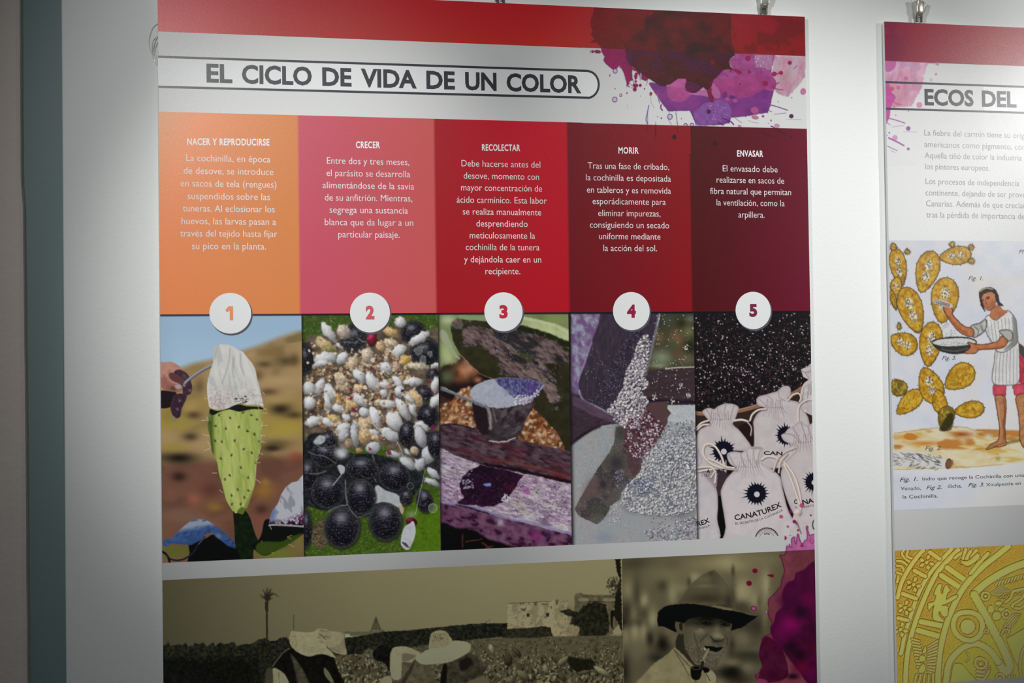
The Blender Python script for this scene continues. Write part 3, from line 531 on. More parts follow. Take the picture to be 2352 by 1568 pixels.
    p.blob(*B(1200, 1360), 16, 9, (132, 48, 112), .8, .4); p.blob(*B(1350, 1330), 8, 5, (52, 44, 84), .8); p.blob(*B(780, 1200), 9, 9, (172, 160, 170), .8)
    p.line(B([(60, 955), (250, 990), (440, 1010), (640, 1080), (850, 1150), (1200, 1215), (1640, 1340)]), 4.5, (128, 128, 168), .85, 1.5); p.line(B([(250, 985), (440, 1030), (640, 1095)]), 3, (34, 30, 46), .9)
    p.poly(B([(40, 1220), (240, 1260), (460, 1290), (640, 1400), (900, 1480), (1000, 1560), (900, 1700), (40, 1700)]), (22, 14, 18), 4, tex=(6, .3, 8))
    for q in ([(360, 1430), (560, 1400)], [(560, 1440), (660, 1510)], [(330, 1340), (320, 1500)], [(610, 1500), (700, 1480)]): p.line(B(q), 2.4, (112, 70, 50), .7, 1.4)
    p.warp(1.6, 6, 4); p.warp(.8, 2.5, 9)
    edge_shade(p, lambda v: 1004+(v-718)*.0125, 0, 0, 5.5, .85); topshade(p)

def photo_sieve(p):
    A = T(1300, 700, 5.6); B = T(1300, 970, 5.6); w = p.all(); U, V = p.U[w], p.V[w]
    p.C[:] = np.array([62, 64, 48])/255.
    for x, y, rx, ry, c, a in [(1300, 200, 120, 90, (70, 76, 66), .8), (1420, 440, 110, 140, (120, 90, 70), .9), (1200, 420, 70, 90, (112, 90, 72), .8), (1230, 680, 160, 110, (128, 138, 112), .9), (1580, 340, 90, 90, (110, 112, 76), .8), (1600, 180, 70, 50, (120, 124, 122), .6), (1450, 620, 90, 90, (96, 72, 58), .8), (1560, 700, 120, 90, (110, 100, 80), .7), (1380, 520, 50, 70, (60, 84, 52), .7), (1590, 540, 70, 80, (40, 40, 30), .8), (1150, 200, 70, 70, (34, 34, 28), .8), (1480, 240, 60, 60, (44, 46, 36), .7), (1180, 780, 120, 30, (150, 154, 128), .7)]:
        x, y = A(x, y); p.blob(x, y, rx/5.6, ry/5.6, c, a)
    p.poly(A([(1030, 850), (1250, 820), (1720, 798), (1720, 1290), (1000, 1260)]), (66, 54, 58), 1, sm=False, tex=(4, .14, 3, 6, 0)); p.line(A([(1280, 822), (1450, 805), (1720, 796)]), 3, (190, 184, 168), .9); p.line(A([(1030, 1230), (1660, 1250)]), 8, (34, 32, 46), .8, 5)
    p.poly(A([(1000, 1260), (1310, 1240), (1290, 1340), (1340, 1400), (1280, 1500), (1240, 1570), (700, 1570)])+[], (86, 66, 66), 1.5, sm=False)
    p.poly(A([(1310, 1290), (1720, 1280), (1720, 1600), (1260, 1600), (1290, 1480), (1350, 1390), (1300, 1330)]), (172, 176, 180), 1, sm=False, tex=(3, .12, 2))
    # sieve cloth
    cl = A([(60, 1560), (430, 1560), (520, 1500), (760, 1520)])+B([(760, 0), (1290, 20), (1300, 0), (1680, 0), (1690, 1600), (60, 1620), (60, 300)])
    p.poly(cl, (152, 154, 156), 1, sm=False); wc, mc = p.pmask(cl, 1, False)
    n = p.noise(wc, 30, 5, 1, 0, 3); p.mix(wc, mc*S((n-.5)*6)*.4, (158, 150, 152)); p.mix(wc, mc*S((.45-n)*6)*.3, (138, 150, 158))
    Uc, Vc = p.U[wc], p.V[wc]; p.mix(wc, mc*(.5+.5*np.sin(Uc*2.6))*(.5+.5*np.sin(Vc*2.4))*.35, (122, 120, 122))
    p.poly(A([(70, 1150), (180, 1160), (300, 1280), (480, 1400), (700, 1520), (420, 1560), (60, 1790)]), (64, 52, 60), 1, sm=False, tex=(2, .2, 9, 5, -.5)); p.line(A([(430, 1560), (250, 1650), (70, 1790)]), 7, (40, 34, 38), .8, 3)
    sh = B([(640, 60), (740, 40), (800, 100), (1240, 100), (1230, 170), (1090, 330), (960, 620), (900, 700), (740, 860), (690, 990), (600, 1050), (480, 1250), (400, 1310), (160, 1200), (110, 1110), (200, 940), (330, 720), (430, 560), (560, 380), (620, 260)])
    p.poly(sh, (88, 78, 76), 1, sm=False); ws, ms = p.pmask(sh, 1.5, False); n3 = p.noise(ws, 26, 33, 1.4, .8, 2); n4 = p.noise(ws, 2.4, 8, 1, 0, 2)
    p.mix(ws, ms*S((n3-.52)*7)*.6, (84, 86, 74)); p.mix(ws, ms*S((.42-n3)*8)*.6, (54, 52, 56)); p.mix(ws, ms*S((n4-.62)*9)*.35, (140, 138, 140))
    p.blob(*B(480, 790), 12, 14, (46, 44, 48), .7); p.blob(*B(650, 520), 20, 20, (50, 50, 54), .8); p.blob(*B(700, 120), 12, 20, (60, 64, 64), .8); p.blob(*B(320, 840), 16, 26, (100, 78, 78), .6, .4); p.blob(*B(420, 1130), 22, 14, (74, 78, 68), .7)
    p.poly(B([(640, -80), (1300, -80), (1310, 0), (1240, 110), (1150, 210), (1060, 380), (1000, 500), (940, 640), (860, 700), (800, 560), (760, 300), (720, 60)]), (84, 64, 68), 1.5, sm=False, tex=(6, .12, 3))
    # chute
    p.poly(A([(70, 110), (440, 110), (430, 230), (330, 480), (260, 720), (180, 900), (160, 1000), (180, 1160), (60, 1100)]), (126, 116, 142), 1, sm=False)
    wp, mp = p.pmask(A([(60, 100), (450, 100), (430, 230), (260, 720), (160, 1000), (180, 1160), (60, 1130)]), 1.5, False); n5 = p.noise(wp, 9, 6, 1.4, 1.2, 3); p.mix(wp, mp*S((n5-.5)*6)*.7, (104, 70, 118)); p.mix(wp, mp*S((.45-n5)*6)*.7, (158, 160, 180))
    p.mix(wp, mp*S((p.V[wp]-870)/30)*.5, (92, 80, 116))
    ch = A([(440, 100), (1215, 100), (1160, 300), (1110, 520), (1050, 800), (1010, 960), (960, 1150), (760, 1540), (560, 1420), (400, 1320), (250, 1240), (190, 1150), (160, 990), (250, 720), (330, 480), (420, 240)])
    p.poly(ch, (62, 54, 66), 1, sm=False, tex=(3, .2, 8, 6, 1.7)); wh, mh = p.pmask(ch, 2, False)
    p.line(A([(330, 480), (250, 720), (180, 900), (155, 990)]), 4, (144, 130, 160), .8, 2); p.line(A([(170, 1100), (200, 1190), (260, 1250), (420, 1320), (560, 1400), (690, 1500)]), 4, (150, 148, 172), .85, 2)
    p.line(A([(1200, 120), (1170, 280), (1120, 480), (1050, 780), (1020, 900)]), 6, (128, 126, 140), .8, 2.5); p.line(A([(1208, 110), (1175, 270)]), 1.4, (190, 190, 194), .9)
    p.poly(A([(80, 1180), (190, 1200), (400, 1320), (640, 1460), (720, 1540), (560, 1500), (300, 1400), (80, 1290)]), (88, 70, 88), 1.5, .9, sm=False, tex=(3, .2, 4, 5, .5))
    p.grains(900, inpoly(A([(880, 330), (1060, 380), (900, 700), (780, 900), (740, 1060), (640, 1260), (540, 1360), (280, 1230), (420, 1140), (540, 900), (640, 640), (760, 460)])), (.6, 1.5), [(30, 32, 44), (88, 92, 108), (52, 54, 70), (120, 124, 138), (24, 24, 34)], 31, .85, None, .6, .6)
    st = A([(1040, 370), (1100, 480), (1060, 640), (1040, 800), (1010, 920), (1060, 1010), (1070, 1060), (960, 1100), (1060, 1240), (1000, 1400), (940, 1600), (700, 1560), (520, 1360), (640, 1220), (740, 1050), (760, 880), (860, 700), (900, 540), (980, 400)])
    p.poly(st, (84, 78, 88), 2, sm=False)
    p.grains(1100, inpoly(st), (1.3, 3.3), [(214, 208, 208), (196, 190, 192), (206, 196, 196), (180, 174, 180), (128, 124, 134), (220, 216, 214)], 32, .95, (52, 46, 62), .8, .7)
    fall = A([(700, 1540), (1000, 1320), (1280, 1560)])+B([(1240, 100), (1150, 300), (1000, 480), (800, 420), (740, 300), (780, 60)])
    p.grains(460, inpoly(fall), (1, 3.2), [(210, 202, 206), (190, 176, 186), (160, 140, 156), (84, 40, 56), (96, 54, 66)], 33, .9, (60, 40, 50))
    # heap on the cloth
    hp = B([(1000, 420), (1120, 330), (1280, 200), (1680, 160), (1690, 1120), (1400, 1200), (1100, 1190), (800, 1130), (700, 960), (760, 830), (960, 640)])
    wv, mv = p.pmask(hp, 12, True); p.mix(wv, mv*.6, (112, 112, 118)); bl = p.noise(wv, 26, 70, 1.5, .4, 2); p.mix(wv, mv*S((bl-.5)*7)*.4, (84, 88, 104))
    for k, n in ((41, 900), (42, 750)): p.grains(n, inpoly(hp), (1.2, 3.2), [(206, 204, 206), (190, 190, 194), (178, 176, 180), (214, 212, 212), (200, 198, 200), (196, 194, 194)], k, .94, (58, 58, 68), .8, .7)
    p.grains(260, inpoly(B([(700, 740), (1160, 700), (1100, 900), (980, 960), (800, 860)])), (.8, 1.8), [(84, 92, 130), (112, 118, 146), (50, 52, 80)], 43, .8)
    p.grains(360, inpoly(B([(1000, 1400), (1680, 1200), (1680, 1560), (1050, 1500)])), (1, 2.6), [(206, 202, 206), (184, 180, 186), (104, 104, 120)], 44, .9, (80, 76, 90))
    p.grains(160, inpoly(B([(560, 1080), (760, 1000), (700, 1300), (560, 1320)])), (.8, 2), [(200, 198, 200), (180, 178, 184)], 45, .9, (84, 80, 90)); p.grains(80, inpoly(B([(640, 600), (760, 600), (700, 860), (640, 840)])), (.8, 2), [(120, 122, 150), (150, 150, 170)], 46, .8, (40, 40, 56))
    p.grains(220, inpoly(B([(90, 320), (600, 0), (560, 400), (160, 1000)])), (.4, 1.2), [(196, 204, 206), (110, 112, 116)], 47, .8); p.grains(300, inpoly(B([(100, 1250), (1000, 1250), (1000, 1580), (100, 1580)])), (.4, 1.1), [(190, 190, 194), (116, 110, 118), (112, 126, 160)], 48, .75)
    p.blob(*B(500, 1480), 22, 12, (120, 128, 150), .55); p.grains(60, inpoly(B([(1000, 1180), (1700, 1120), (1600, 1400), (1100, 1460)])), (.8, 2), [(128, 84, 90), (92, 70, 78)], 49, .8)
    p.grains(500, inpoly(B([(1000, 420), (1120, 330), (1330, 0), (1680, -40), (1680, 300), (1300, 420)])), (.8, 2), [(206, 206, 208), (190, 192, 196), (84, 84, 96), (212, 210, 210)], 61, .85, (96, 98, 110), .8); p.warp(.8, 4, 5)
    p.grains(160, inpoly(A([(1050, 120), (1640, 120), (1660, 1250), (1050, 1250)])), (.4, 1.6), [(200, 196, 190), (226, 222, 216), (160, 152, 150)], 50, .9); p.grains(50, inpoly(A([(200, 500), (700, 700), (650, 1000), (300, 1250)])), (.5, 1.4), [(170, 166, 174)], 51, .7)
    for x, y in ((1545, 545), (1480, 1040), (1140, 1190), (1570, 1170), (1380, 1250)):
        x, y = A(x, y); p.grains(14, ((x-5, y-6, x+5, y+6), lambda u, v: 1), (.8, 2), [(206, 200, 200)], int(x), .9)
    edge_shade(p, lambda v: 1305.5+(v-717)*.0155, 0, 0, 5.5, .85); topshade(p)

def logo(p, x, y, r, sx=1., seed=1, clip=None, c=(34, 34, 44)):
    """round ink-burst mark on the sacks"""
    rs = np.random.RandomState(seed); P = []
    for k in range(66):
        a = k/66*6.283; rr = r*rs.uniform(.97, 1.04) if k % 3 else r*rs.uniform(1.12, 1.45 if k % 6 else 1.7)
        P.append((x+rr*math.cos(a)*sx, y+rr*math.sin(a)))
    w2, m = p.pmask(P, .7, False)
    if w2 is None: return
    if clip is not None: m = m*clip(p.U[w2], p.V[w2])
    p.mix(w2, m, c)
    m2 = S((r*.30-np.hypot((p.U[w2]-x-r*.05)/sx, p.V[w2]-y-r*.08))/.7*.5+.5)
    if clip is not None: m2 = m2*clip(p.U[w2], p.V[w2])
    p.mix(w2, m2, (196, 190, 192))

def sack(p, pts, c=(192, 182, 184), seed=3, nf=9, neck=None):
    P = smooth(pts, 4); p.poly(P, c, 1, sm=False); wv, m = p.pmask(P, 1, False)
    if wv is None: return
    n = p.noise(wv, 14, seed, 1, 0, 2); p.mix(wv, m*S((n-.5)*4)*.22, (174, 162, 166)); p.mix(wv, m*S((.45-n)*5)*.25, (208, 200, 200))
    U, V = p.U[wv], p.V[wv]; p.mix(wv, m*(.5+.5*np.sin(U*3))*(.5+.5*np.sin(V*3.1))*.14, (140, 132, 136))
    d = p.sd(wv, P); p.mix(wv, m*np.exp(-(d/3.4)**2)*.45, (142, 126, 132))
    if neck:
        (x, y, hw) = neck; rs = np.random.RandomState(seed)
        for k in range(nf):
            t = -1+2*k/(nf-1); x0 = x+t*hw
            p.line([(x0-t*1.2-rs.uniform(-1, 1), y-rs.uniform(10, 18)), (x0-t*.6, y-5), (x0, y+1)], rs.uniform(1.2, 2.6), (138, 124, 130), rs.uniform(.45, .95), 1.2)
            p.line([(x0, y+2), (x0+t*4, y+9), (x0+t*hw*.55, y+rs.uniform(14, 30))], rs.uniform(1.2, 2.8), (140, 126, 132), rs.uniform(.5, .95), 1.5, taper=True)
            p.line([(x0+2, y-12), (x0+2, y-3), (x0+2.4+t*3, y+8)], 1.4, (216, 208, 206), .5, 1.2)
        p.line([(x-hw, y-1), (x, y+2), (x+hw, y-1)], 1.6, (128, 112, 118), .4, 1.4)

def ropeline(p, pts, wd=4.4, c=(206, 192, 182)):
    p.line([(a+1.2, b+1.6) for a, b in pts], wd+1.2, (88, 74, 76), .55, 1.5); p.line(pts, wd, c, 1); p.line([(a-.4, b-.7) for a, b in pts], wd*.35, (222, 212, 204), .7)

def photo_pack(p):
    A = T(1590, 700, 5.807); B = T(1590, 960, 5.6); w = p.all(); U, V = p.U[w], p.V[w]
    p.C[:] = np.array([36, 28, 32])/255.
    n = p.noise(w, 3.2, 3, 1, 0, 3); p.mix(w, S((n-.55)*8)*.6, (64, 54, 60)); p.mix(w, S((.42-n)*8)*.6, (22, 17, 21))
    foc = lambda u, v: .35+.65*math.exp(-((v-842)/55)**2)
    reg = inpoly(A([(20, 90), (1610, 90), (1610, 800), (1480, 1050), (1100, 1200), (900, 1330), (600, 1380), (30, 1420)]))
    p.grains(700, lambda u, v: reg(u, v)*foc(u, v), (.7, 1.4), [(108, 98, 106), (84, 74, 82), (140, 128, 136)], 3, .75, None, .7, .8)
    p.grains(330, lambda u, v: reg(u, v)*foc(u, v), (.9, 2.1), [(202, 190, 198), (176, 164, 174), (214, 206, 214), (190, 160, 166)], 4, .9, None, .75, .8)
    p.grains(150, lambda u, v: reg(u, v), (1.6, 2.8), [(110, 100, 106), (84, 74, 80)], 5, .4, None, .8, 2)
    # wooden rim
    p.poly(A([(30, 1420), (300, 1420), (620, 1390), (860, 1330), (1100, 1240), (1300, 1170), (1450, 1100), (1560, 1020), (1620, 1000), (1620, 1800), (30, 1800)]), (58, 46, 42), 1.4, sm=False)
    p.line(A([(30, 1445), (300, 1450), (620, 1412), (880, 1345), (1150, 1260), (1330, 1190), (1460, 1110)]), 9, (140, 104, 86), 1, 1.2); p.line(A([(30, 1430), (300, 1432), (620, 1394), (880, 1325)]), 2, (176, 140, 118), .8)
    p.poly(A([(1450, 860), (1540, 820), (1600, 760), (1650, 740), (1650, 1500), (1440, 1400), (1440, 1200), (1500, 1050), (1560, 1000), (1480, 960), (1460, 900)]), (190, 182, 184), 1.2, sm=False, tex=(8, .12, 3))
    for q in ([(1460, 880), (1540, 900), (1600, 860)], [(1500, 900), (1560, 980)], [(1490, 1100), (1470, 1300)], [(1560, 1060), (1530, 1300)], [(1590, 1000), (1580, 1200)]): p.line(A(q), 2.2, (140, 128, 132), .7, 1.5)
    p.line(A([(1600, 990), (1500, 1050), (1450, 1180), (1450, 1300)]), 3.4, (204, 192, 184), 1)
    # back right sack
    sack(p, A([(860, 1260), (890, 1220), (1000, 1190), (1060, 1170), (1130, 1150), (1200, 1090), (1270, 1080), (1310, 1110), (1310, 1200), (1280, 1260), (1420, 1300), (1480, 1400), (1560, 1560), (1560, 2000), (1300, 2150), (760, 2150), (790, 1700), (820, 1540), (880, 1440), (980, 1380), (900, 1350), (860, 1310)]), seed=5, neck=(*A(1100, 1360), 18), nf=10)
    p.line(A([(900, 1260), (940, 1300), (1000, 1360)]), 2, (140, 126, 130), .6, 1.4); p.line(A([(1150, 1120), (1160, 1230), (1240, 1280)]), 2, (140, 126, 130), .7, 1.4); p.line(A([(1000, 1210), (1060, 1260), (1060, 1340)]), 2.4, (142, 130, 134), .6, 1.4)
    ropeline(p, A([(980, 1385), (880, 1400), (800, 1460), (770, 1540), (760, 1600)]), 4); ropeline(p, A([(1280, 1270), (1340, 1200), (1420, 1180), (1450, 1240), (1430, 1290)]), 3.6); ropeline(p, A([(1600, 1260), (1520, 1270), (1430, 1340), (1410, 1480), (1430, 1640)]), 3.6)
    logo(p, *B(1205, 220), 20, .95, 5)
    # back left sack
    sack(p, A([(135, 1420), (190, 1380), (240, 1375), (290, 1390), (330, 1360), (390, 1330), (450, 1315), (560, 1325), (620, 1370), (600, 1440), (570, 1530)])+B([(520, 80), (600, 150), (690, 260), (760, 360), (700, 420), (460, 440), (440, 700), (380, 900), (300, 960), (60, 700), (60, 220), (180, 100), (230, 60), (170, -20)]), seed=8, neck=(*B(370, 10), 22), nf=10)
    for q in ([(190, 1400), (230, 1460), (250, 1530)], [(330, 1370), (350, 1460), (380, 1540)], [(450, 1330), (430, 1420), (450, 1500)], [(560, 1340), (530, 1430), (520, 1520)]): p.line(A(q), 2.4, (146, 132, 136), .7, 1.4)
    ropeline(p, B([(60, 120), (120, 60), (210, 30)]), 4); ropeline(p, B([(60, 150), (130, 90), (210, 80)]), 4); ropeline(p, B([(540, 30), (640, 20), (730, 50), (770, 100), (760, 200)]), 4.6)
    logo(p, *B(400, 420), 22, 1, 9)
    p.poly(B([(600, 120), (700, 60), (780, 60), (790, 380), (700, 260)]), (46, 36, 36), 2)
    ropeline(p, B([(700, 40), (760, 120), (750, 220)]), 3, (150, 134, 128))
    # middle dark gaps
    p.poly(B([(250, 680), (440, 700), (440, 900), (400, 1100), (460, 1540), (340, 1560), (300, 1200), (320, 960)]), (64, 52, 58), 2); p.poly(B([(330, 1000), (390, 1000), (440, 1300), (470, 1560), (340, 1560), (320, 1200)]), (26, 22, 28), 1.4, sm=False)
    sack(p, B([(60, 650), (300, 660), (320, 800), (280, 900), (60, 760)]), (150, 138, 144), 4)
    # right sack
    sack(p, B([(1145, 220), (1190, 190), (1240, 130), (1300, 110), (1350, 60), (1400, 40), (1480, 90), (1600, 60), (1620, 300), (1620, 1600), (1420, 1600), (1330, 1300), (1240, 1100), (1160, 860), (1140, 700), (1200, 560), (1330, 420), (1350, 360), (1260, 330), (1180, 290)]), seed=12, neck=(*B(1430, 300), 22), nf=9)
    for q in ([(1190, 200), (1300, 220), (1380, 320)], [(1300, 130), (1360, 240), (1400, 330)], [(1400, 60), (1440, 180), (1470, 280)], [(1490, 100), (1520, 220), (1560, 300)]): p.line(B(q), 2.6, (142, 128, 134), .7, 1.4)
    logo(p, *B(1560, 820), 19, .95, 7)
    # left front sack
    sack(p, B([(60, 460), (110, 480), (130, 560), (80, 640), (160, 740), (260, 850), (320, 960), (330, 1150), (320, 1300), (350, 1560), (60, 1560)]), (190, 184, 188), 14)
    ropeline(p, B([(60, 640), (180, 625), (260, 640), (300, 720), (290, 830)]), 4); ropeline(p, B([(60, 690), (150, 670), (250, 660)]), 4)
    ropeline(p, B([(240, 760), (280, 700)]), 3)
    # front sack
    sack(p, B([(450, 460), (520, 430), (600, 435), (640, 440), (700, 400), (750, 370), (850, 365), (915, 390), (900, 470), (880, 560), (940, 610), (1040, 670), (1130, 760), (1160, 900), (1240, 1200), (1400, 1480), (1380, 1700), (440, 1700), (430, 1400), (370, 1000), (380, 900), (440, 780), (520, 690), (570, 640), (500, 600), (460, 540)]), (196, 188, 190), 15, neck=(*B(720, 620), 26), nf=11)
    for q in ([(470, 470), (520, 560), (560, 640)], [(620, 440), (640, 540), (680, 620)], [(700, 430), (720, 520), (760, 600)], [(790, 400), (790, 500), (830, 600)], [(880, 400), (850, 500), (850, 590)]): p.line(B(q), 3, (146, 132, 136), .65, 1.5)
    p.poly(B([(750, 385), (800, 370), (860, 370), (910, 390), (850, 400), (780, 400)]), (160, 146, 148), 1.4)
    logo(p, *B(825, 970), 21.5, 1, 3)
    ropeline(p, B([(560, 660), (400, 640), (270, 600), (170, 520), (135, 430), (160, 350), (230, 330), (300, 370), (370, 480), (410, 600)]), 4.6); ropeline(p, B([(210, 520), (330, 570), (420, 620), (540, 640)]), 4.2)
    ropeline(p, B([(890, 530), (960, 490), (1060, 500), (1180, 570), (1280, 690), (1340, 820), (1380, 980), (1400, 1120)]), 5); ropeline(p, B([(1180, 600), (1260, 760), (1330, 960), (1390, 1140), (1380, 1200)]), 4.4); ropeline(p, B([(1320, 380), (1200, 430), (1100, 520), (1040, 680)]), 4, (190, 172, 164)); ropeline(p, B([(1220, 460), (1140, 560), (1110, 700)]), 3.6, (190, 172, 164))
    p.ball(*B(1360, 1220), 10, 9, 0, (204, 190, 184), None, .3); p.poly(B([(1310, 1240), (1380, 1260), (1340, 1330), (1290, 1310)]), (196, 180, 174), 1.4); p.line(B([(1350, 1340), (1400, 1480)]), 2.4, (92, 86, 92), .8, 1.5)
    # round seal
    for x, y, r in ((960, 1560, 150), (1640, 1370, 95)):
        x, y = B(x, y); r /= 5.6
        P = [(x+(r+(1.6 if k % 2 else 0))*math.cos(k*3.1416/30), y+(r+(1.6 if k % 2 else 0))*math.sin(k*3.1416/30)) for k in range(60)]
        p.poly(P, (34, 32, 38), .6, sm=False); p.ell(x, y, r-1.6, None, 0, (192, 184, 186)); p.ell(x, y, r-8.5, None, 0, (60, 56, 62), .8, .6, .9)
        for t in (-.35, 0, .35): p.ell(x+r*.5*math.sin(t), y-r*.5*math.cos(t), 1.8, 1.5, 0, (34, 32, 38))
    carmine_corner(p)
    edge_shade(p, lambda v: 1591.5+(v-716)*.0175, 0, 0, 5, .85); topshade(p)

DROPS = [(720, 40, 20, 0), (621, 92, 16, 1), (541, 136, 16, 0), (655, 178, 16, 1), (598, 221, 11, 2), (796, 124, 8, 1), (686, 253, 9, 1), (571, 319, 18, 1), (619, 296, 5, 1), (315, 602, 22, 3), (265, 709, 24, 3), (306, 927, 26, 4), (463, 645, 15, 3), (437, 765, 5, 3), (430, 494, 4, 5), (543, 556, 5, 5), (414, 957, 12, 2), (333, 1509, 18, 3)]
def carmine_corner(p):
    """carmine ink splash over the lower right corner of the sheet"""
    E = T(1650, 1150, 3.75)
    for x, y, r, k in DROPS:
        x, y = E(x, y); r /= 3.75; c = [(184, 74, 118), (142, 34, 82), (160, 84, 140), (108, 14, 44), (120, 48, 88), (90, 80, 60)][k]
        p.ell(x, y, r, r*.92, .3, c, .92)
        if r > 2: p.ell(x, y, r, r*.92, .3, (96, 16, 60), .6, .7, 1)
        if k in (2, 4): p.ell(x-.5, y, r*.45, None, 0, (196, 150, 170) if k == 2 else (150, 110, 130), .8)
    p.poly(E([(420, 640), (450, 632), (468, 640), (460, 656)]), (108, 14, 44), .8)
    spl = E([(585, 410), (590, 385), (603, 405), (612, 372), (622, 395), (632, 400), (628, 330), (645, 310), (660, 312), (655, 345), (672, 372), (668, 350), (682, 282), (692, 290), (700, 330), (715, 365), (735, 362), (742, 340), (762, 335), (766, 290), (755, 230), (762, 215), (772, 222), (770, 250), (785, 300), (812, 288), (860, 285), (860, 450), (580, 450)])
    p.poly(spl, (168, 92, 142), .8, .95, sm=False, edge=((118, 40, 92), .9), tex=(8, .12, 4), clip=lambda u, v: S((1263-v+(1870-u)*.045)/1.2+.5))
    p.ell(*E(720, 385), 4, None, 0, (140, 44, 88), .9); p.line(E([(800, 320), (790, 350), (812, 368), (820, 340)]), 1.3, (140, 30, 84), .9)
    low = lambda u, v: S((v-(1262+(1870-u)*.045))/1.2+.5)
    out = E([(585, 425), (575, 455), (570, 470), (548, 466), (530, 465), (528, 480), (545, 500), (560, 560), (572, 600), (560, 640), (545, 680), (540, 730), (500, 780), (470, 810), (432, 850), (428, 880), (440, 940), (425, 960), (440, 1010), (465, 1050), (450, 1090), (455, 1140), (410, 1160), (380, 1190), (360, 1260), (352, 1330), (375, 1400), (380, 1420), (350, 1480), (320, 1500), (340, 1570), (360, 1640), (900, 1640), (900, 420)])
    p.poly(out, (112, 52, 66), .9, .85, sm=False, edge=((74, 20, 44), .7), tex=(16, .2, 6), clip=low)
    inn = E([(860, 500), (790, 540), (740, 590), (670, 620), (650, 680), (590, 710), (550, 800), (560, 900), (500, 960), (480, 1040), (450, 1100), (470, 1180), (560, 1290), (640, 1400), (700, 1470), (760, 1560), (880, 1640), (900, 480)])
    p.poly(inn, (66, 16, 50), 2, .92, sm=True, tex=(14, .3, 11), clip=low)
    low2 = E([(360, 1260), (352, 1330), (375, 1400), (380, 1430), (350, 1490), (345, 1560), (480, 1560), (600, 1500), (560, 1300), (470, 1190), (400, 1170)])
    p.poly(low2, (62, 22, 42), 1.5, .85, tex=(10, .2, 4), clip=low)
    for x, y, rx, ry, c, a in [(600, 870, 80, 90, (60, 14, 50), .8), (620, 1060, 90, 70, (128, 18, 88), .85), (540, 1140, 60, 90, (98, 10, 68), .8), (720, 950, 60, 60, (36, 10, 36), .8), (640, 760, 90, 70, (76, 14, 62), .6), (780, 850, 70, 60, (104, 16, 66), .6), (700, 1330, 60, 70, (30, 8, 26), .8), (620, 1260, 70, 60, (30, 10, 30), .7), (720, 1430, 70, 60, (92, 10, 44), .8), (800, 1250, 60, 90, (64, 10, 36), .7), (640, 1510, 60, 30, (24, 8, 24), .8), (810, 1120, 40, 60, (44, 10, 36), .7), (820, 700, 50, 90, (84, 20, 60), .6), (470, 1500, 50, 50, (48, 16, 34), .7), (400, 1190, 24, 24, (78, 14, 44), .8)]:
        x, y = E(x, y)
        if p.V.max() > 1300: p.blob(x, y, rx/3.75, ry/3.75, c, a)
    p.poly(E([(340, 1530), (420, 1550), (400, 1600), (340, 1600)]), (128, 60, 84), 2, .8, clip=low)
    p.line(E([(640, 520), (680, 480), (740, 482), (780, 520), (760, 580), (700, 610)]), 1, (84, 30, 50), .6); p.line(E([(560, 600), (590, 560), (650, 520)]), 1, (84, 30, 50), .5)

SEP = lambda k: (6+k*.52*1.02, 6+k*.5, 8+k*.385)   # grey value -> the brownish ink of the old prints

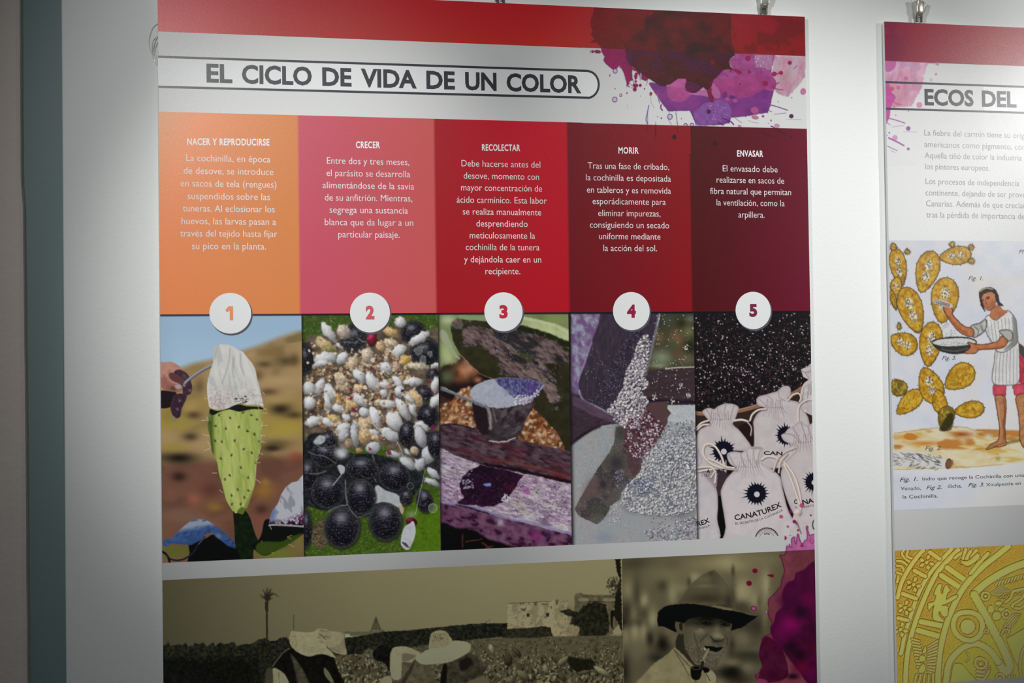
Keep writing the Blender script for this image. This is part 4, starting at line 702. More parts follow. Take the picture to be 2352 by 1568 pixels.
def photo_field(p):
    A = T(370, 1300, 5.85); B = T(750, 1300, 5.85); D = T(1100, 1268, 5.227); w = p.all(); U, V = p.U[w], p.V[w]
    sky = (136, 128, 96)
    p.C[:] = np.array(sky)/255.
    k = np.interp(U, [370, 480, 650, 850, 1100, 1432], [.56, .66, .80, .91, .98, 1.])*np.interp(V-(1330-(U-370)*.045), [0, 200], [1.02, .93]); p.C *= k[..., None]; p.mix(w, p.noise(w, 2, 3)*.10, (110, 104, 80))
    dark = (34, 34, 28); rs = np.random.RandomState(5)
    # palm
    p.poly(A([(1395, 470), (1445, 470), (1440, 560), (1432, 640), (1440, 1010), (1412, 1010), (1408, 640), (1398, 560)]), (46, 42, 32), .8, sm=False)
    for q in ([(1425, 450), (1435, 280)], [(1425, 450), (1370, 310)], [(1430, 440), (1488, 295)], [(1425, 440), (1325, 380)], [(1430, 440), (1500, 345)], [(1425, 450), (1410, 290)], [(1430, 430), (1510, 370), (1580, 410)], [(1430, 430), (1340, 425)], [(1430, 440), (1500, 430)], [(1425, 440), (1395, 350)], [(1430, 440), (1465, 300)]):
        p.line(A(q), 5.5, (48, 46, 36), .95, .9, taper=True)
    p.ell(*A(1428, 420), 7, 8, 0, (44, 42, 32)); p.line(A([(1784, 655), (1780, 850)]), 1.8, (70, 66, 50), .9)
    # far wall, araucaria, hut
    p.poly(B([(230, 875), (310, 872), (320, 882), (740, 868), (760, 840), (780, 880), (760, 920), (260, 960)]), (92, 88, 66), .8, sm=False); p.poly(B([(245, 915), (310, 905), (320, 940), (480, 930), (480, 945), (260, 965)]), (164, 156, 122), .8, sm=False)
    for k in range(9):
        y = 690+k*20; wd = 6+k*8.5; x, yy = B(665, y); p.line([(x-wd/5.85, yy+2.6), (x, yy-1), (x+wd/5.85, yy+2.4)], 2.2, (60, 58, 44), .85)
    p.line(B([(665, 680), (665, 860)]), 1.6, (60, 58, 44), .9); p.line(B([(2110, 770), (2200, 722)]), 1.4, (70, 68, 50), .8)
    hedge = A([(-20, 1070), (60, 1060), (100, 1005), (120, 1070), (240, 1045), (290, 1060), (330, 1030), (370, 1080), (430, 1070), (455, 1015), (500, 1050), (570, 1020), (610, 1080), (700, 1020), (730, 1070), (800, 1020), (850, 1050), (920, 1030), (990, 1020), (1010, 1070), (1130, 1045), (1200, 1050), (1290, 990), (1400, 960), (1460, 1010), (1550, 995), (1600, 960), (1690, 950), (1720, 1000), (1760, 1100), (2300, 1100)])+B([(240, 960), (500, 930), (760, 880), (1100, 860), (1400, 830), (1700, 800), (2000, 770), (2340, 765)])+D([(340, 850), (340, 1010), (0, 1040)])+B([(1700, 1040), (1200, 1080), (700, 1300), (100, 1400)])+A([(2200, 1800), (-20, 1800)])
    p.poly(jag(hedge, .8, 3), dark, .9, sm=False, tex=(4, .35, 6)); wh, mh = p.pmask(hedge, 1, False); n = p.noise(wh, 4, 9, 1, 0, 3); p.mix(wh, mh*S((n-.55)*7)*.45, (66, 64, 50)); p.mix(wh, mh*S((.42-n)*7)*.6, (16, 17, 15))
    p.mix(wh, mh*S((p.V[wh]-1500)/20)*S((640-p.U[wh])/90)*.6, (14, 15, 14))
    for k in range(60):
        x, y = rs.uniform(374, 650), rs.uniform(1484, 1520); p.ell(x, y, rs.uniform(2, 5), rs.uniform(1.2, 2.4), rs.uniform(-1.5, 1.5), (26+rs.randint(34),)*2+(24,), .6, 1.2)
    # house and tower
    hs = D([(345, 610), (700, 590), (970, 570), (1145, 575), (1150, 700), (1210, 880), (1210, 1010), (880, 1020), (340, 930)])
    p.poly(hs, (148, 138, 106), .9, sm=False); wk, mk = p.pmask(hs, 1, False); n = p.noise(wk, 12, 12, 1, 1.5, 3); n2 = p.noise(wk, 3, 13, 1, 0, 3)
    p.mix(wk, mk*S((n-.5)*6)*.6, (112, 104, 80)); p.mix(wk, mk*S((n2-.62)*8)*.5, (84, 78, 60)); p.mix(wk, mk*S((p.U[wk]-1300)/6)*S((1350-p.U[wk])/30)*.4, (108, 98, 74))
    p.line(D([(348, 612), (700, 598), (870, 585)]), 1.2, (66, 60, 46), .9)
    for q in ((500, 615, 16, 18), (535, 615, 12, 14), (680, 618, 20, 24), (935, 600, 24, 34), (600, 620, 8, 10), (870, 660, 8, 20), (790, 620, 60, 10), (530, 690, 40, 20)): x, y = D(q[0], q[1]); p.poly(jag([(x-q[2]/5.2, y-q[3]/6), (x+q[2]/5.2, y-q[3]/6), (x+q[2]/9, y+q[3]/5.2), (x-q[2]/12, y+q[3]/7)], .8, 2), (74, 68, 52), .9, .8, sm=False)
    for x, y in ((590, 755), (825, 750)): x, y = D(x, y); p.poly([(x-3.4, y-4.2), (x+3.4, y-4.2), (x+3.4, y+4), (x-3.4, y+4)], (44, 40, 34), .8, sm=False)
    p.poly(jag(D([(290, 950), (330, 920), (620, 905), (760, 885), (860, 900), (885, 1010), (600, 1040), (280, 1045)]), 1, 3), (44, 42, 33), 1, sm=False, tex=(4, .5, 4))
    tw = D([(1145, 520), (1170, 490), (1230, 482), (1250, 505), (1400, 512), (1600, 510), (1700, 400), (1730, 1000), (1620, 970), (1560, 1000), (1170, 1010), (1230, 900), (1150, 700)])
    p.poly(tw, (92, 86, 66), 1, sm=False, tex=(8, .3, 8)); p.line(D([(1200, 590), (1640, 595)]), 2, (42, 38, 32), .8); p.poly(D([(1200, 550), (1310, 550), (1310, 590), (1200, 590)]), (130, 122, 94), 1, .7); p.poly(D([(1500, 550), (1620, 555), (1620, 590), (1500, 590)]), (128, 120, 92), 1, .7)
    bush = D([(1090, 860), (1120, 780), (960, 700), (1060, 680), (1200, 720), (1250, 640), (1400, 590), (1520, 620), (1560, 760), (1570, 960), (1450, 1020), (1200, 1010), (1210, 900)]); p.poly(jag(bush, 1.6, 3), (40, 39, 31), 1.4, sm=False, tex=(5, .5, 5))
    p.poly(D([(1580, 720), (1620, 700), (1650, 760), (1640, 900), (1590, 900)]), (30, 28, 24), 1); p.poly(D([(1610, 780), (1640, 780), (1640, 900), (1610, 900)]), (108, 100, 78), 1, .8); p.poly(D([(1600, 960), (1700, 860), (1720, 980)]), (136, 128, 100), 1.4)
    tr = D([(1630, 80), (1700, 80), (1720, 980), (1690, 880), (1620, 760), (1640, 500), (1690, 330), (1660, 230)]); p.poly(jag(tr, 1.4, 3), (34, 32, 26), 1, sm=False)
    for k in range(150):
        a, r = rs.uniform(0, 6.28), rs.uniform(0, 70); x, y = D(1620+(r+20)*math.cos(a), 400+r*1.6*math.sin(a)); p.ell(x, y, rs.uniform(.8, 3), rs.uniform(.6, 1.6), rs.uniform(0, 3), (50, 48, 36), .8)
    # the field of pads
    fl = B([(480, 1180), (560, 1100), (700, 1150), (1100, 1100), (1300, 1060), (1700, 1040), (1900, 990), (2340, 960)])+D([(600, 1030), (900, 1010), (1400, 1000), (1730, 1000), (1740, 1800), (0, 1800)])+B([(0, 1800), (0, 1200), (100, 1200)])
    p.poly(fl, (84, 80, 60), 1.5, sm=False); reg = inpoly(fl); wf, mf = p.pmask(fl, 1.5, False); p.mix(wf, mf*S((p.noise(wf, 7, 61)-.5)*6)*.5, (52, 50, 38))
    for k in range(1500):
        v = 1462+(rs.rand()**.75)*118; u = rs.uniform(760, 1432)
        if reg(u, v) < .5: continue
        t = (v-1462)/110; s = 1.4+t*4.2*rs.uniform(.5, 1.3); an = rs.uniform(-.9, .9)+1.57*(rs.rand() < .75)
        g = rs.choice([.35, .6, .8, 1, 1.1]); c = (136*g, 128*g, 98*g)
        p.ell(u+s*.3, v+s*.4, s, s*.45, an, (30, 29, 22), .7, .9); p.ell(u, v, s, s*.45, an, c, .9, .8)
        if t > .5: p.ell(u, v+s*.2, s*.6, s*.2, an, (110*g, 104*g, 78*g), .6, 1)
    p.poly(D([(1070, 1250), (1200, 1270), (1340, 1280), (1400, 1340), (1380, 1400), (1200, 1440), (1100, 1380), (1060, 1300)]), (24, 23, 19), 3, .85)
    for (x, y, l, ww, an, c) in [(1480, 1430, 120, 34, .55, (128, 120, 92)), (1010, 1300, 80, 34, -.7, (116, 108, 82)), (1260, 1440, 80, 22, -.2, (84, 78, 60)), (520, 1470, 90, 40, .6, (104, 96, 74)), (370, 1540, 60, 40, -.5, (100, 94, 72)), (800, 1400, 60, 34, 1.3, (120, 112, 88)), (1000, 1500, 60, 34, .9, (70, 66, 52)), (430, 1460, 50, 30, 1.5, (104, 98, 76)), (450, 1190, 70, 30, .8, (70, 66, 52)), (150, 1160, 60, 30, 1.3, (140, 132, 102)), (350, 1290, 50, 70, 0, (60, 56, 44))]:
        x, y = D(x, y); p.ell(x+1, y+1.5, l/5.2, ww/5.2, an, (26, 24, 20), .7, 1); p.ball(x, y, l/5.2, ww/5.2, an, c, None, .35, .8, (3, .2, 3))
    # bent workers
    p.poly(A([(1500, 1345), (1540, 1280), (1600, 1200), (1730, 1095), (1800, 1100), (2000, 1200), (2200, 1180), (2330, 1230)])+B([(100, 1240), (160, 1400), (240, 1560), (200, 1700)])+A([(1450, 1800), (1400, 1600), (1420, 1440)]), (22, 21, 19), 1, sm=False, tex=(8, .3, 4))
    p.line(A([(1500, 1345), (1560, 1260), (1640, 1160), (1730, 1100)]), 2, (120, 112, 88), .8); p.poly(A([(1740, 1180), (1800, 1240), (1900, 1380), (1990, 1600), (1850, 1600), (1800, 1400)]), (72, 68, 54), 3, .9, tex=(4, .4, 4)); p.poly(A([(1500, 1375), (1600, 1400), (1680, 1480), (1710, 1600), (1500, 1600)]), (142, 134, 106), 1, tex=(12, .12, 3)); p.line(A([(1580, 1420), (1590, 1580)]), 1, (60, 56, 46), .8)
    p.poly(A([(2190, 1360), (2260, 1430), (2320, 1560), (2280, 1560), (2200, 1460)]), (104, 98, 76), 1.4); p.poly(A([(1410, 1400), (1490, 1370), (1500, 1600), (1400, 1600)]), (64, 60, 48), 2)
    p.poly(B([(-50, 850), (50, 870), (200, 890), (240, 960), (250, 1060), (275, 1170), (230, 1190), (100, 1160), (0, 1120), (-90, 1040)]), (140, 132, 102), 1.2, tex=(5, .1, 2))
    for k in range(9): p.line(B([(20+k*4, 1100+k*9), (120+k*8, 1080+k*10), (200+k*5, 1020+k*14), (235+k*3, 960+k*16)]), .9, (84, 78, 60), .55)
    hat = A([(1735, 900), (1760, 870), (1850, 880), (1950, 885), (2040, 880), (2120, 835), (2170, 845), (2205, 900), (2205, 1000), (2230, 1080), (2300, 1160), (2340, 1230), (2200, 1185), (2100, 1185), (2000, 1212), (1900, 1190), (1800, 1130), (1740, 1060), (1722, 980)])
    p.poly(hat, (148, 139, 108), 1, tex=(4, .1, 7)); rs2 = np.random.RandomState(2)
    for k in range(24): x, y = A(2080+rs2.uniform(0, 120), 850+rs2.uniform(0, 180)); p.line([(x, y), (x+rs2.uniform(6, 14), y+rs2.uniform(1, 7))], 1, (84, 76, 58), .7)
    for k in range(40): x, y = A(rs2.uniform(1730, 1830), rs2.uniform(900, 1140)); p.ell(x, y, rs2.uniform(.6, 1.8), .7, rs2.uniform(0, 3), (96, 88, 66), .7)
    for k in range(3): p.line(A([(1900, 1070+30*k), (2000, 1090+28*k), (2110, 1100+20*k), (2200, 1110+16*k)]), 1, (96, 88, 66), .5)
    p.line(A([(2225, 1080), (2280, 1130), (2340, 1170)]), 2.2, (50, 46, 38), .7)
    # second worker, dark kerchief and white shirt
    p.poly(B([(620, 1180), (640, 1120), (720, 1050), (780, 1040), (830, 1080), (900, 1110), (880, 1140), (850, 1180), (860, 1380), (830, 1400), (790, 1310), (700, 1270), (640, 1240)]), (24, 23, 22), 1, tex=(5, .4, 5)); p.line(B([(640, 1130), (700, 1060), (760, 1045)]), 1, (92, 86, 68), .8)
    p.poly(B([(1010, 1170), (1200, 1190), (1280, 1300), (1440, 1380), (1470, 1600), (1000, 1600)]), (82, 76, 59), 1.4, sm=False, tex=(8, .3, 6))
    for k in range(7): p.line(B([(1190-k*8, 1270+k*22), (1080-k*6, 1420+k*26), (1000, 1560+k*20)]), 2.4, (44, 41, 33), .6, 1.6)
    p.poly(B([(890, 1100), (960, 1080), (1070, 1080), (1160, 1110), (1260, 1170), (1200, 1230), (1130, 1290), (1020, 1290), (1010, 1400), (990, 1510), (900, 1520), (860, 1440), (850, 1300), (860, 1180)]), (146, 137, 107), 1, tex=(8, .1, 4)); p.poly(B([(1020, 1180), (1080, 1170), (1200, 1200), (1130, 1260), (1020, 1280)]), (92, 86, 67), 2.6, .8); p.poly(B([(720, 1560), (760, 1500), (840, 1470), (880, 1530), (860, 1600), (720, 1600)]), (134, 126, 100), 1.2)
    # third worker with the wide straw hat
    p.poly(B([(1560, 1330), (1700, 1270), (1900, 1160), (2000, 1200), (2090, 1290), (2150, 1380), (2100, 1450), (1900, 1560), (1860, 1700), (1540, 1700)]), (58, 54, 43), 1, sm=False, tex=(7, .45, 9)); p.poly(B([(1560, 1340), (1620, 1330), (1600, 1600), (1530, 1600)]), (22, 21, 19), 1.4); p.poly(B([(1800, 1260), (1920, 1230), (1960, 1300), (1860, 1400), (1790, 1380)]), (30, 28, 24), 3); p.poly(B([(1890, 1560), (2100, 1480), (2200, 1600), (1900, 1600)]), (96, 88, 68), 2)
    p.poly(B([(1195, 1235), (1230, 1200), (1380, 1110), (1600, 1060), (1700, 1005), (1800, 1000), (1900, 1025), (1940, 1060), (1930, 1130), (1860, 1190), (1700, 1270), (1560, 1310), (1400, 1325), (1290, 1320), (1220, 1280)]), (150, 141, 110), 1, tex=(6, .08, 4))
    p.poly(B([(1380, 1110), (1385, 980), (1410, 900), (1480, 865), (1560, 860), (1620, 890), (1670, 960), (1690, 1010), (1620, 1080), (1480, 1110)]), (140, 131, 101), 1)
    for k in range(10): p.line(B([(1395, 930+k*18), (1480, 925+k*18), (1580, 900+k*19), (1640, 905+k*15)]), .9, (92, 85, 65), .6)
    p.grains(70, inpoly(B([(1430, 900), (1580, 900), (1580, 980), (1420, 1030)])), (.5, 1.4), [(74, 68, 52)], 3, .7); p.grains(50, inpoly(B([(1290, 1250), (1850, 1180), (1700, 1260), (1400, 1310)])), (.5, 1.1), [(92, 86, 66)], 4, .6); p.line(B([(1290, 1320), (1560, 1310), (1740, 1255), (1880, 1180)]), 1.4, (66, 61, 48), .7)
    p.warp(.8, 4, 2)

def photo_farmer(p):
    F = T(1420, 1250, 4.93); w = p.all(); U, V = p.U[w], p.V[w]
    p.C[:] = np.array([92, 86, 66])/255.
    for x, y, rx, ry, c, a in [(200, 220, 190, 80, (66, 60, 46), .9), (560, 330, 260, 130, (112, 104, 78), .9), (640, 220, 120, 60, (84, 76, 58), .7), (1000, 220, 260, 90, (122, 112, 84), .9), (1300, 200, 190, 90, (152, 144, 106), 1), (1420, 520, 140, 160, (138, 130, 98), .8), (110, 520, 60, 110, (128, 120, 92), .9), (500, 470, 60, 60, (64, 58, 46), .8), (620, 560, 50, 120, (138, 130, 98), .9), (700, 500, 70, 60, (126, 118, 90), .8), (870, 380, 60, 60, (150, 142, 108), .9), (800, 420, 20, 50, (60, 54, 42), .8),
                               (290, 640, 45, 80, (150, 140, 108), .95), (210, 560, 40, 200, (60, 54, 44), .6), (160, 790, 45, 90, (128, 120, 92), .9), (90, 760, 60, 110, (48, 44, 36), .8), (60, 900, 60, 70, (24, 22, 20), .9), (240, 900, 100, 50, (26, 24, 22), .8), (300, 800, 60, 90, (56, 52, 42), .7), (390, 860, 50, 130, (142, 134, 102), .95), (190, 1000, 50, 110, (142, 134, 102), .95), (85, 1040, 40, 110, (128, 120, 92), .9), (290, 990, 42, 110, (140, 130, 100), .95), (430, 970, 60, 60, (96, 90, 70), .7), (560, 1010, 50, 60, (120, 112, 86), .8),
                               (420, 1090, 46, 60, (134, 126, 98), .95), (500, 1130, 90, 110, (22, 21, 19), .9), (360, 1080, 40, 90, (24, 22, 20), .8), (640, 1080, 60, 60, (104, 96, 74), .7), (200, 1230, 150, 140, (104, 97, 75), .9), (80, 1420, 60, 160, (28, 26, 23), .9), (420, 1290, 90, 60, (32, 30, 26), .8), (260, 1400, 130, 120, (84, 78, 60), .8), (1300, 600, 40, 160, (58, 54, 42), .9), (1300, 300, 18, 60, (66, 60, 46), .9), (1400, 560, 70, 130, (150, 142, 108), .8), (1400, 720, 90, 60, (58, 54, 42), .9),
                               (1440, 950, 80, 90, (40, 38, 32), .9), (1350, 1080, 70, 110, (104, 98, 76), .8), (1290, 1160, 40, 110, (44, 42, 34), .8), (1440, 1250, 110, 110, (44, 42, 35), .9), (1150, 1350, 60, 110, (112, 104, 80), .9), (1330, 1340, 110, 60, (92, 86, 66), .8), (1300, 1440, 130, 60, (24, 23, 20), .95), (1440, 1390, 60, 40, (116, 108, 82), .8), (1380, 1540, 130, 50, (50, 46, 38), .8), (1150, 1540, 60, 60, (120, 112, 88), .8)]:
        x, y = F(x, y); p.blob(x, y, rx/4.0, ry/4.2, c, a)
    E2 = T(1650, 1150, 3.75)
    for x, y, rx, ry, c, a in [(400, 700, 60, 130, (138, 130, 100), .7), (480, 680, 40, 80, (98, 92, 68), .9), (410, 720, 24, 90, (150, 142, 110), .8), (330, 860, 60, 60, (146, 138, 106), .8), (355, 870, 24, 60, (84, 78, 60), .8), (200, 920, 60, 50, (76, 70, 54), .8), (320, 1080, 110, 90, (54, 52, 42), .9), (220, 1190, 60, 90, (112, 105, 82), .7), (300, 1280, 130, 30, (104, 98, 76), .8), (280, 1350, 130, 60, (52, 50, 41), .9), (120, 1390, 60, 30, (118, 110, 86), .7), (120, 1490, 130, 50, (30, 28, 25), .9), (260, 1440, 60, 60, (112, 105, 82), .7), (250, 500, 120, 60, (114, 107, 80), .8), (420, 500, 130, 60, (120, 112, 84), .6), (400, 1000, 26, 110, (116, 110, 84), .6)]:
        x, y = E2(x, y); p.blob(x, y, rx/3.1, ry/3.1, c, a)
    # shoulders
    p.poly(F([(200, 1560), (260, 1500), (400, 1350), (560, 1240), (640, 1160), (760, 1260), (900, 1360), (1040, 1420), (1100, 1500), (1120, 1700), (150, 1700)]), (128, 120, 90), 1.2, sm=False, tex=(16, .12, 4))
    for q in ([(620, 1180), (700, 1260), (820, 1400), (880, 1560)], [(650, 1165), (760, 1270), (860, 1360)], [(640, 1200), (720, 1340), (800, 1480)]): p.line(F(q), 1.6, (56, 52, 40), .8, 1.4)
    p.poly(F([(1000, 1460), (1060, 1430), (1110, 1500), (1090, 1560), (1010, 1560)]), (140, 132, 104), 1.2); p.line(F([(1000, 1470), (1040, 1540)]), 2, (40, 38, 30), .8)
    # head
    p.poly(F([(680, 1020), (740, 1010), (760, 1180), (860, 1340), (930, 1370), (860, 1370), (740, 1250), (650, 1150)]), (46, 43, 35), 1.4)
    face = F([(745, 860), (760, 820), (900, 790), (1200, 800), (1275, 850), (1285, 960), (1270, 1060), (1240, 1160), (1190, 1240), (1130, 1350), (1080, 1395), (1000, 1390), (930, 1370), (860, 1310), (790, 1230), (750, 1140), (742, 1000)])
    p.poly(face, (80, 75, 60), 1.2); wf, mf = p.pmask(face, 3)
    for x, y, rx, ry, c, a in [(920, 980, 70, 46, (120, 112, 88), .9), (1110, 1020, 60, 50, (118, 110, 88), .9), (1120, 950, 30, 70, (104, 97, 76), .9), (1010, 890, 80, 40, (34, 32, 28), .9), (1210, 900, 60, 40, (34, 32, 28), .9), (1020, 830, 220, 34, (30, 28, 25), .9), (1110, 1090, 60, 26, (36, 34, 29), .8), (1010, 1100, 60, 44, (106, 100, 80), .7), (850, 1100, 70, 130, (96, 91, 74), .6), (1230, 1030, 30, 60, (84, 78, 62), .8), (960, 1230, 70, 90, (84, 80, 66), .7), (1110, 1260, 80, 40, (98, 93, 76), .7), (1060, 1330, 70, 60, (84, 80, 66), .7), (1240, 960, 30, 30, (96, 90, 72), .7), (800, 930, 40, 90, (84, 78, 62), .6), (1190, 1180, 24, 50, (98, 92, 74), .6)]:
        x, y = F(x, y); p.blob(x, y, rx/4.93, ry/4.93, c, a)
    n = p.noise(wf, 1.6, 5, 1, 0, 2); low = S((p.V[wf]-1460)/30); p.mix(wf, mf*low*S((n-.5)*8)*.4, (132, 128, 108)); p.mix(wf, mf*low*S((.42-n)*8)*.35, (48, 46, 38))
    p.poly(F([(640, 930), (660, 880), (720, 860), (745, 900), (745, 980), (725, 1015), (690, 1010), (655, 980)]), (84, 78, 62), 1.2); p.poly(F([(690, 900), (725, 890), (725, 970), (700, 960)]), (38, 36, 30), 2)
    for q in ([(950, 900), (1000, 880), (1050, 900)], [(1170, 915), (1210, 900), (1260, 920)]): p.line(F(q), 2, (18, 18, 16), .9)
    for x, y in ((1005, 895), (1215, 910)): p.ell(*F(x, y), 4, 2.4, 0, (14, 14, 13), .9, 1); p.ell(*F(x+12, y-6), 1, .8, 0, (150, 144, 118), .8)
    for q in ([(920, 860), (980, 840), (1060, 850)], [(1160, 870), (1220, 860), (1270, 880)]): p.line(F(q), 2.4, (26, 24, 22), .8, 1.4)
    for q in ([(870, 930), (940, 940), (980, 950)], [(860, 960), (910, 960)], [(870, 890), (930, 910)], [(1020, 1010), (960, 1060), (930, 1110)], [(860, 1000), (880, 1100), (930, 1220)], [(1200, 1030), (1240, 1080), (1230, 1150)], [(890, 1180), (920, 1280)], [(900, 870), (940, 890)]): p.line(F(q), 1.4, (36, 34, 28), .7, 1.2)
    p.line(F([(1040, 1040), (1080, 1080), (1110, 1100), (1170, 1090), (1195, 1060)]), 2, (30, 28, 24), .9, 1.2); p.blob(*F(1130, 1035), 9, 6, (136, 128, 102), .7); p.blob(*F(1180, 1050), 4, 4, (128, 120, 96), .7)
    p.poly(F([(965, 1155), (1040, 1150), (1120, 1165), (1180, 1160), (1160, 1195), (1110, 1212), (1050, 1205), (1000, 1185)]), (16, 16, 15), 1); p.line(F([(1040, 1222), (1110, 1232), (1170, 1195)]), 2.4, (112, 106, 86), .8, 1.4); p.poly(F([(968, 1160), (992, 1175), (990, 1200), (975, 1195)]), (152, 146, 118), .8)
    # pipe
    p.line(F([(1020, 1190), (985, 1260), (955, 1325)]), 6.4, (112, 105, 82), 1); p.line(F([(1010, 1200), (965, 1290)]), 2, (150, 142, 112), .8); p.line(F([(938, 1318), (975, 1328)]), 3, (176, 168, 130), .9); p.line(F([(955, 1335), (940, 1400), (915, 1440)]), 8, (44, 41, 34), 1)
    p.poly(F([(825, 1390), (880, 1365), (940, 1380), (945, 1440), (930, 1510), (890, 1535), (840, 1520), (820, 1460)]), (26, 25, 22), 1); p.ell(*F(882, 1395), 11, 5, 0, (64, 60, 48), 1, 1.4); p.ell(*F(882, 1397), 7.4, 3, 0, (16, 15, 14), 1, 1.2); p.poly(F([(950, 1390), (1020, 1400), (1030, 1440), (980, 1450)]), (24, 23, 20), 1.4)
    # hat
    cr = F([(690, 670), (730, 590), (790, 490), (880, 400), (980, 330), (1050, 300), (1090, 290), (1140, 340), (1210, 420), (1260, 500), (1300, 590), (1325, 690), (1310, 760), (1000, 720)])
    p.poly(cr, (84, 78, 60), 1.2); wc, mc = p.pmask(cr, 2)
    for x, y, rx, ry, c, a in [(960, 400, 130, 46, (104, 96, 74), .8), (980, 470, 130, 24, (116, 108, 82), .8), (850, 560, 130, 50, (88, 80, 62), .6), (1000, 610, 230, 60, (48, 45, 36), .8), (1190, 480, 50, 90, (102, 94, 72), .7), (1250, 650, 46, 80, (46, 43, 35), .8), (1050, 330, 30, 30, (60, 54, 42), .7), (1080, 400, 40, 70, (70, 64, 50), .6), (1160, 700, 120, 20, (44, 40, 32), .8)]:
        x, y = F(x, y); ww = p.win(x-60, y-40, x+60, y+40); p.blob(x, y, rx/4.93, ry/4.93, c, a*.8)
    p.poly(F([(440, 850), (450, 770), (500, 710), (570, 685), (700, 670), (850, 668), (950, 685), (1060, 705), (1180, 735), (1300, 745), (1420, 775), (1490, 800), (1560, 812), (1590, 800), (1550, 840), (1470, 890), (1400, 940), (1280, 975), (1290, 900), (1180, 850), (1080, 822), (900, 815), (800, 840), (740, 890), (650, 870), (640, 930), (665, 995), (600, 970), (520, 930), (450, 925)]), (17, 17, 16), 1.2, sm=False)
    p.line(F([(460, 750), (520, 700), (620, 676), (750, 666), (880, 668), (1000, 690), (1150, 715), (1280, 742), (1420, 768), (1520, 800)]), 2, (92, 86, 68), .9, 1.2); p.line(F([(1080, 700), (1160, 712), (1280, 738)]), 5, (120, 112, 86), .8, 2); p.line(F([(930, 670), (1040, 665), (1120, 690)]), 3, (92, 85, 66), .6, 2)
    wq = p.win(*F(740, 780), *F(1290, 1000)); m = S((F(0, 960)[1]-p.V[wq])/16)*S((p.U[wq]-F(735, 0)[0])/6)*S((F(1285, 0)[0]-p.U[wq])/6)*.5*(p.V[wq] > F(0, 800)[1]); p.mix(wq, m, (26, 25, 22))
    p.warp(.9, 5, 3)
    carmine_corner(p)
    w3 = w; p.mix(w3, S((1428.6+(V-1280)*.012-U)/1.5), (28, 27, 24))

def band_corner(p):
    p.paper(PAPER); carmine_corner(p)

HB = lambda u: 72.8+(u-362)*.0378           # lower edge of the red band on the first panel
CT = lambda u: 257+(u-364)*.0258            # upper edge of the coloured columns
def over(p, m_w, col, base=None):
    pass

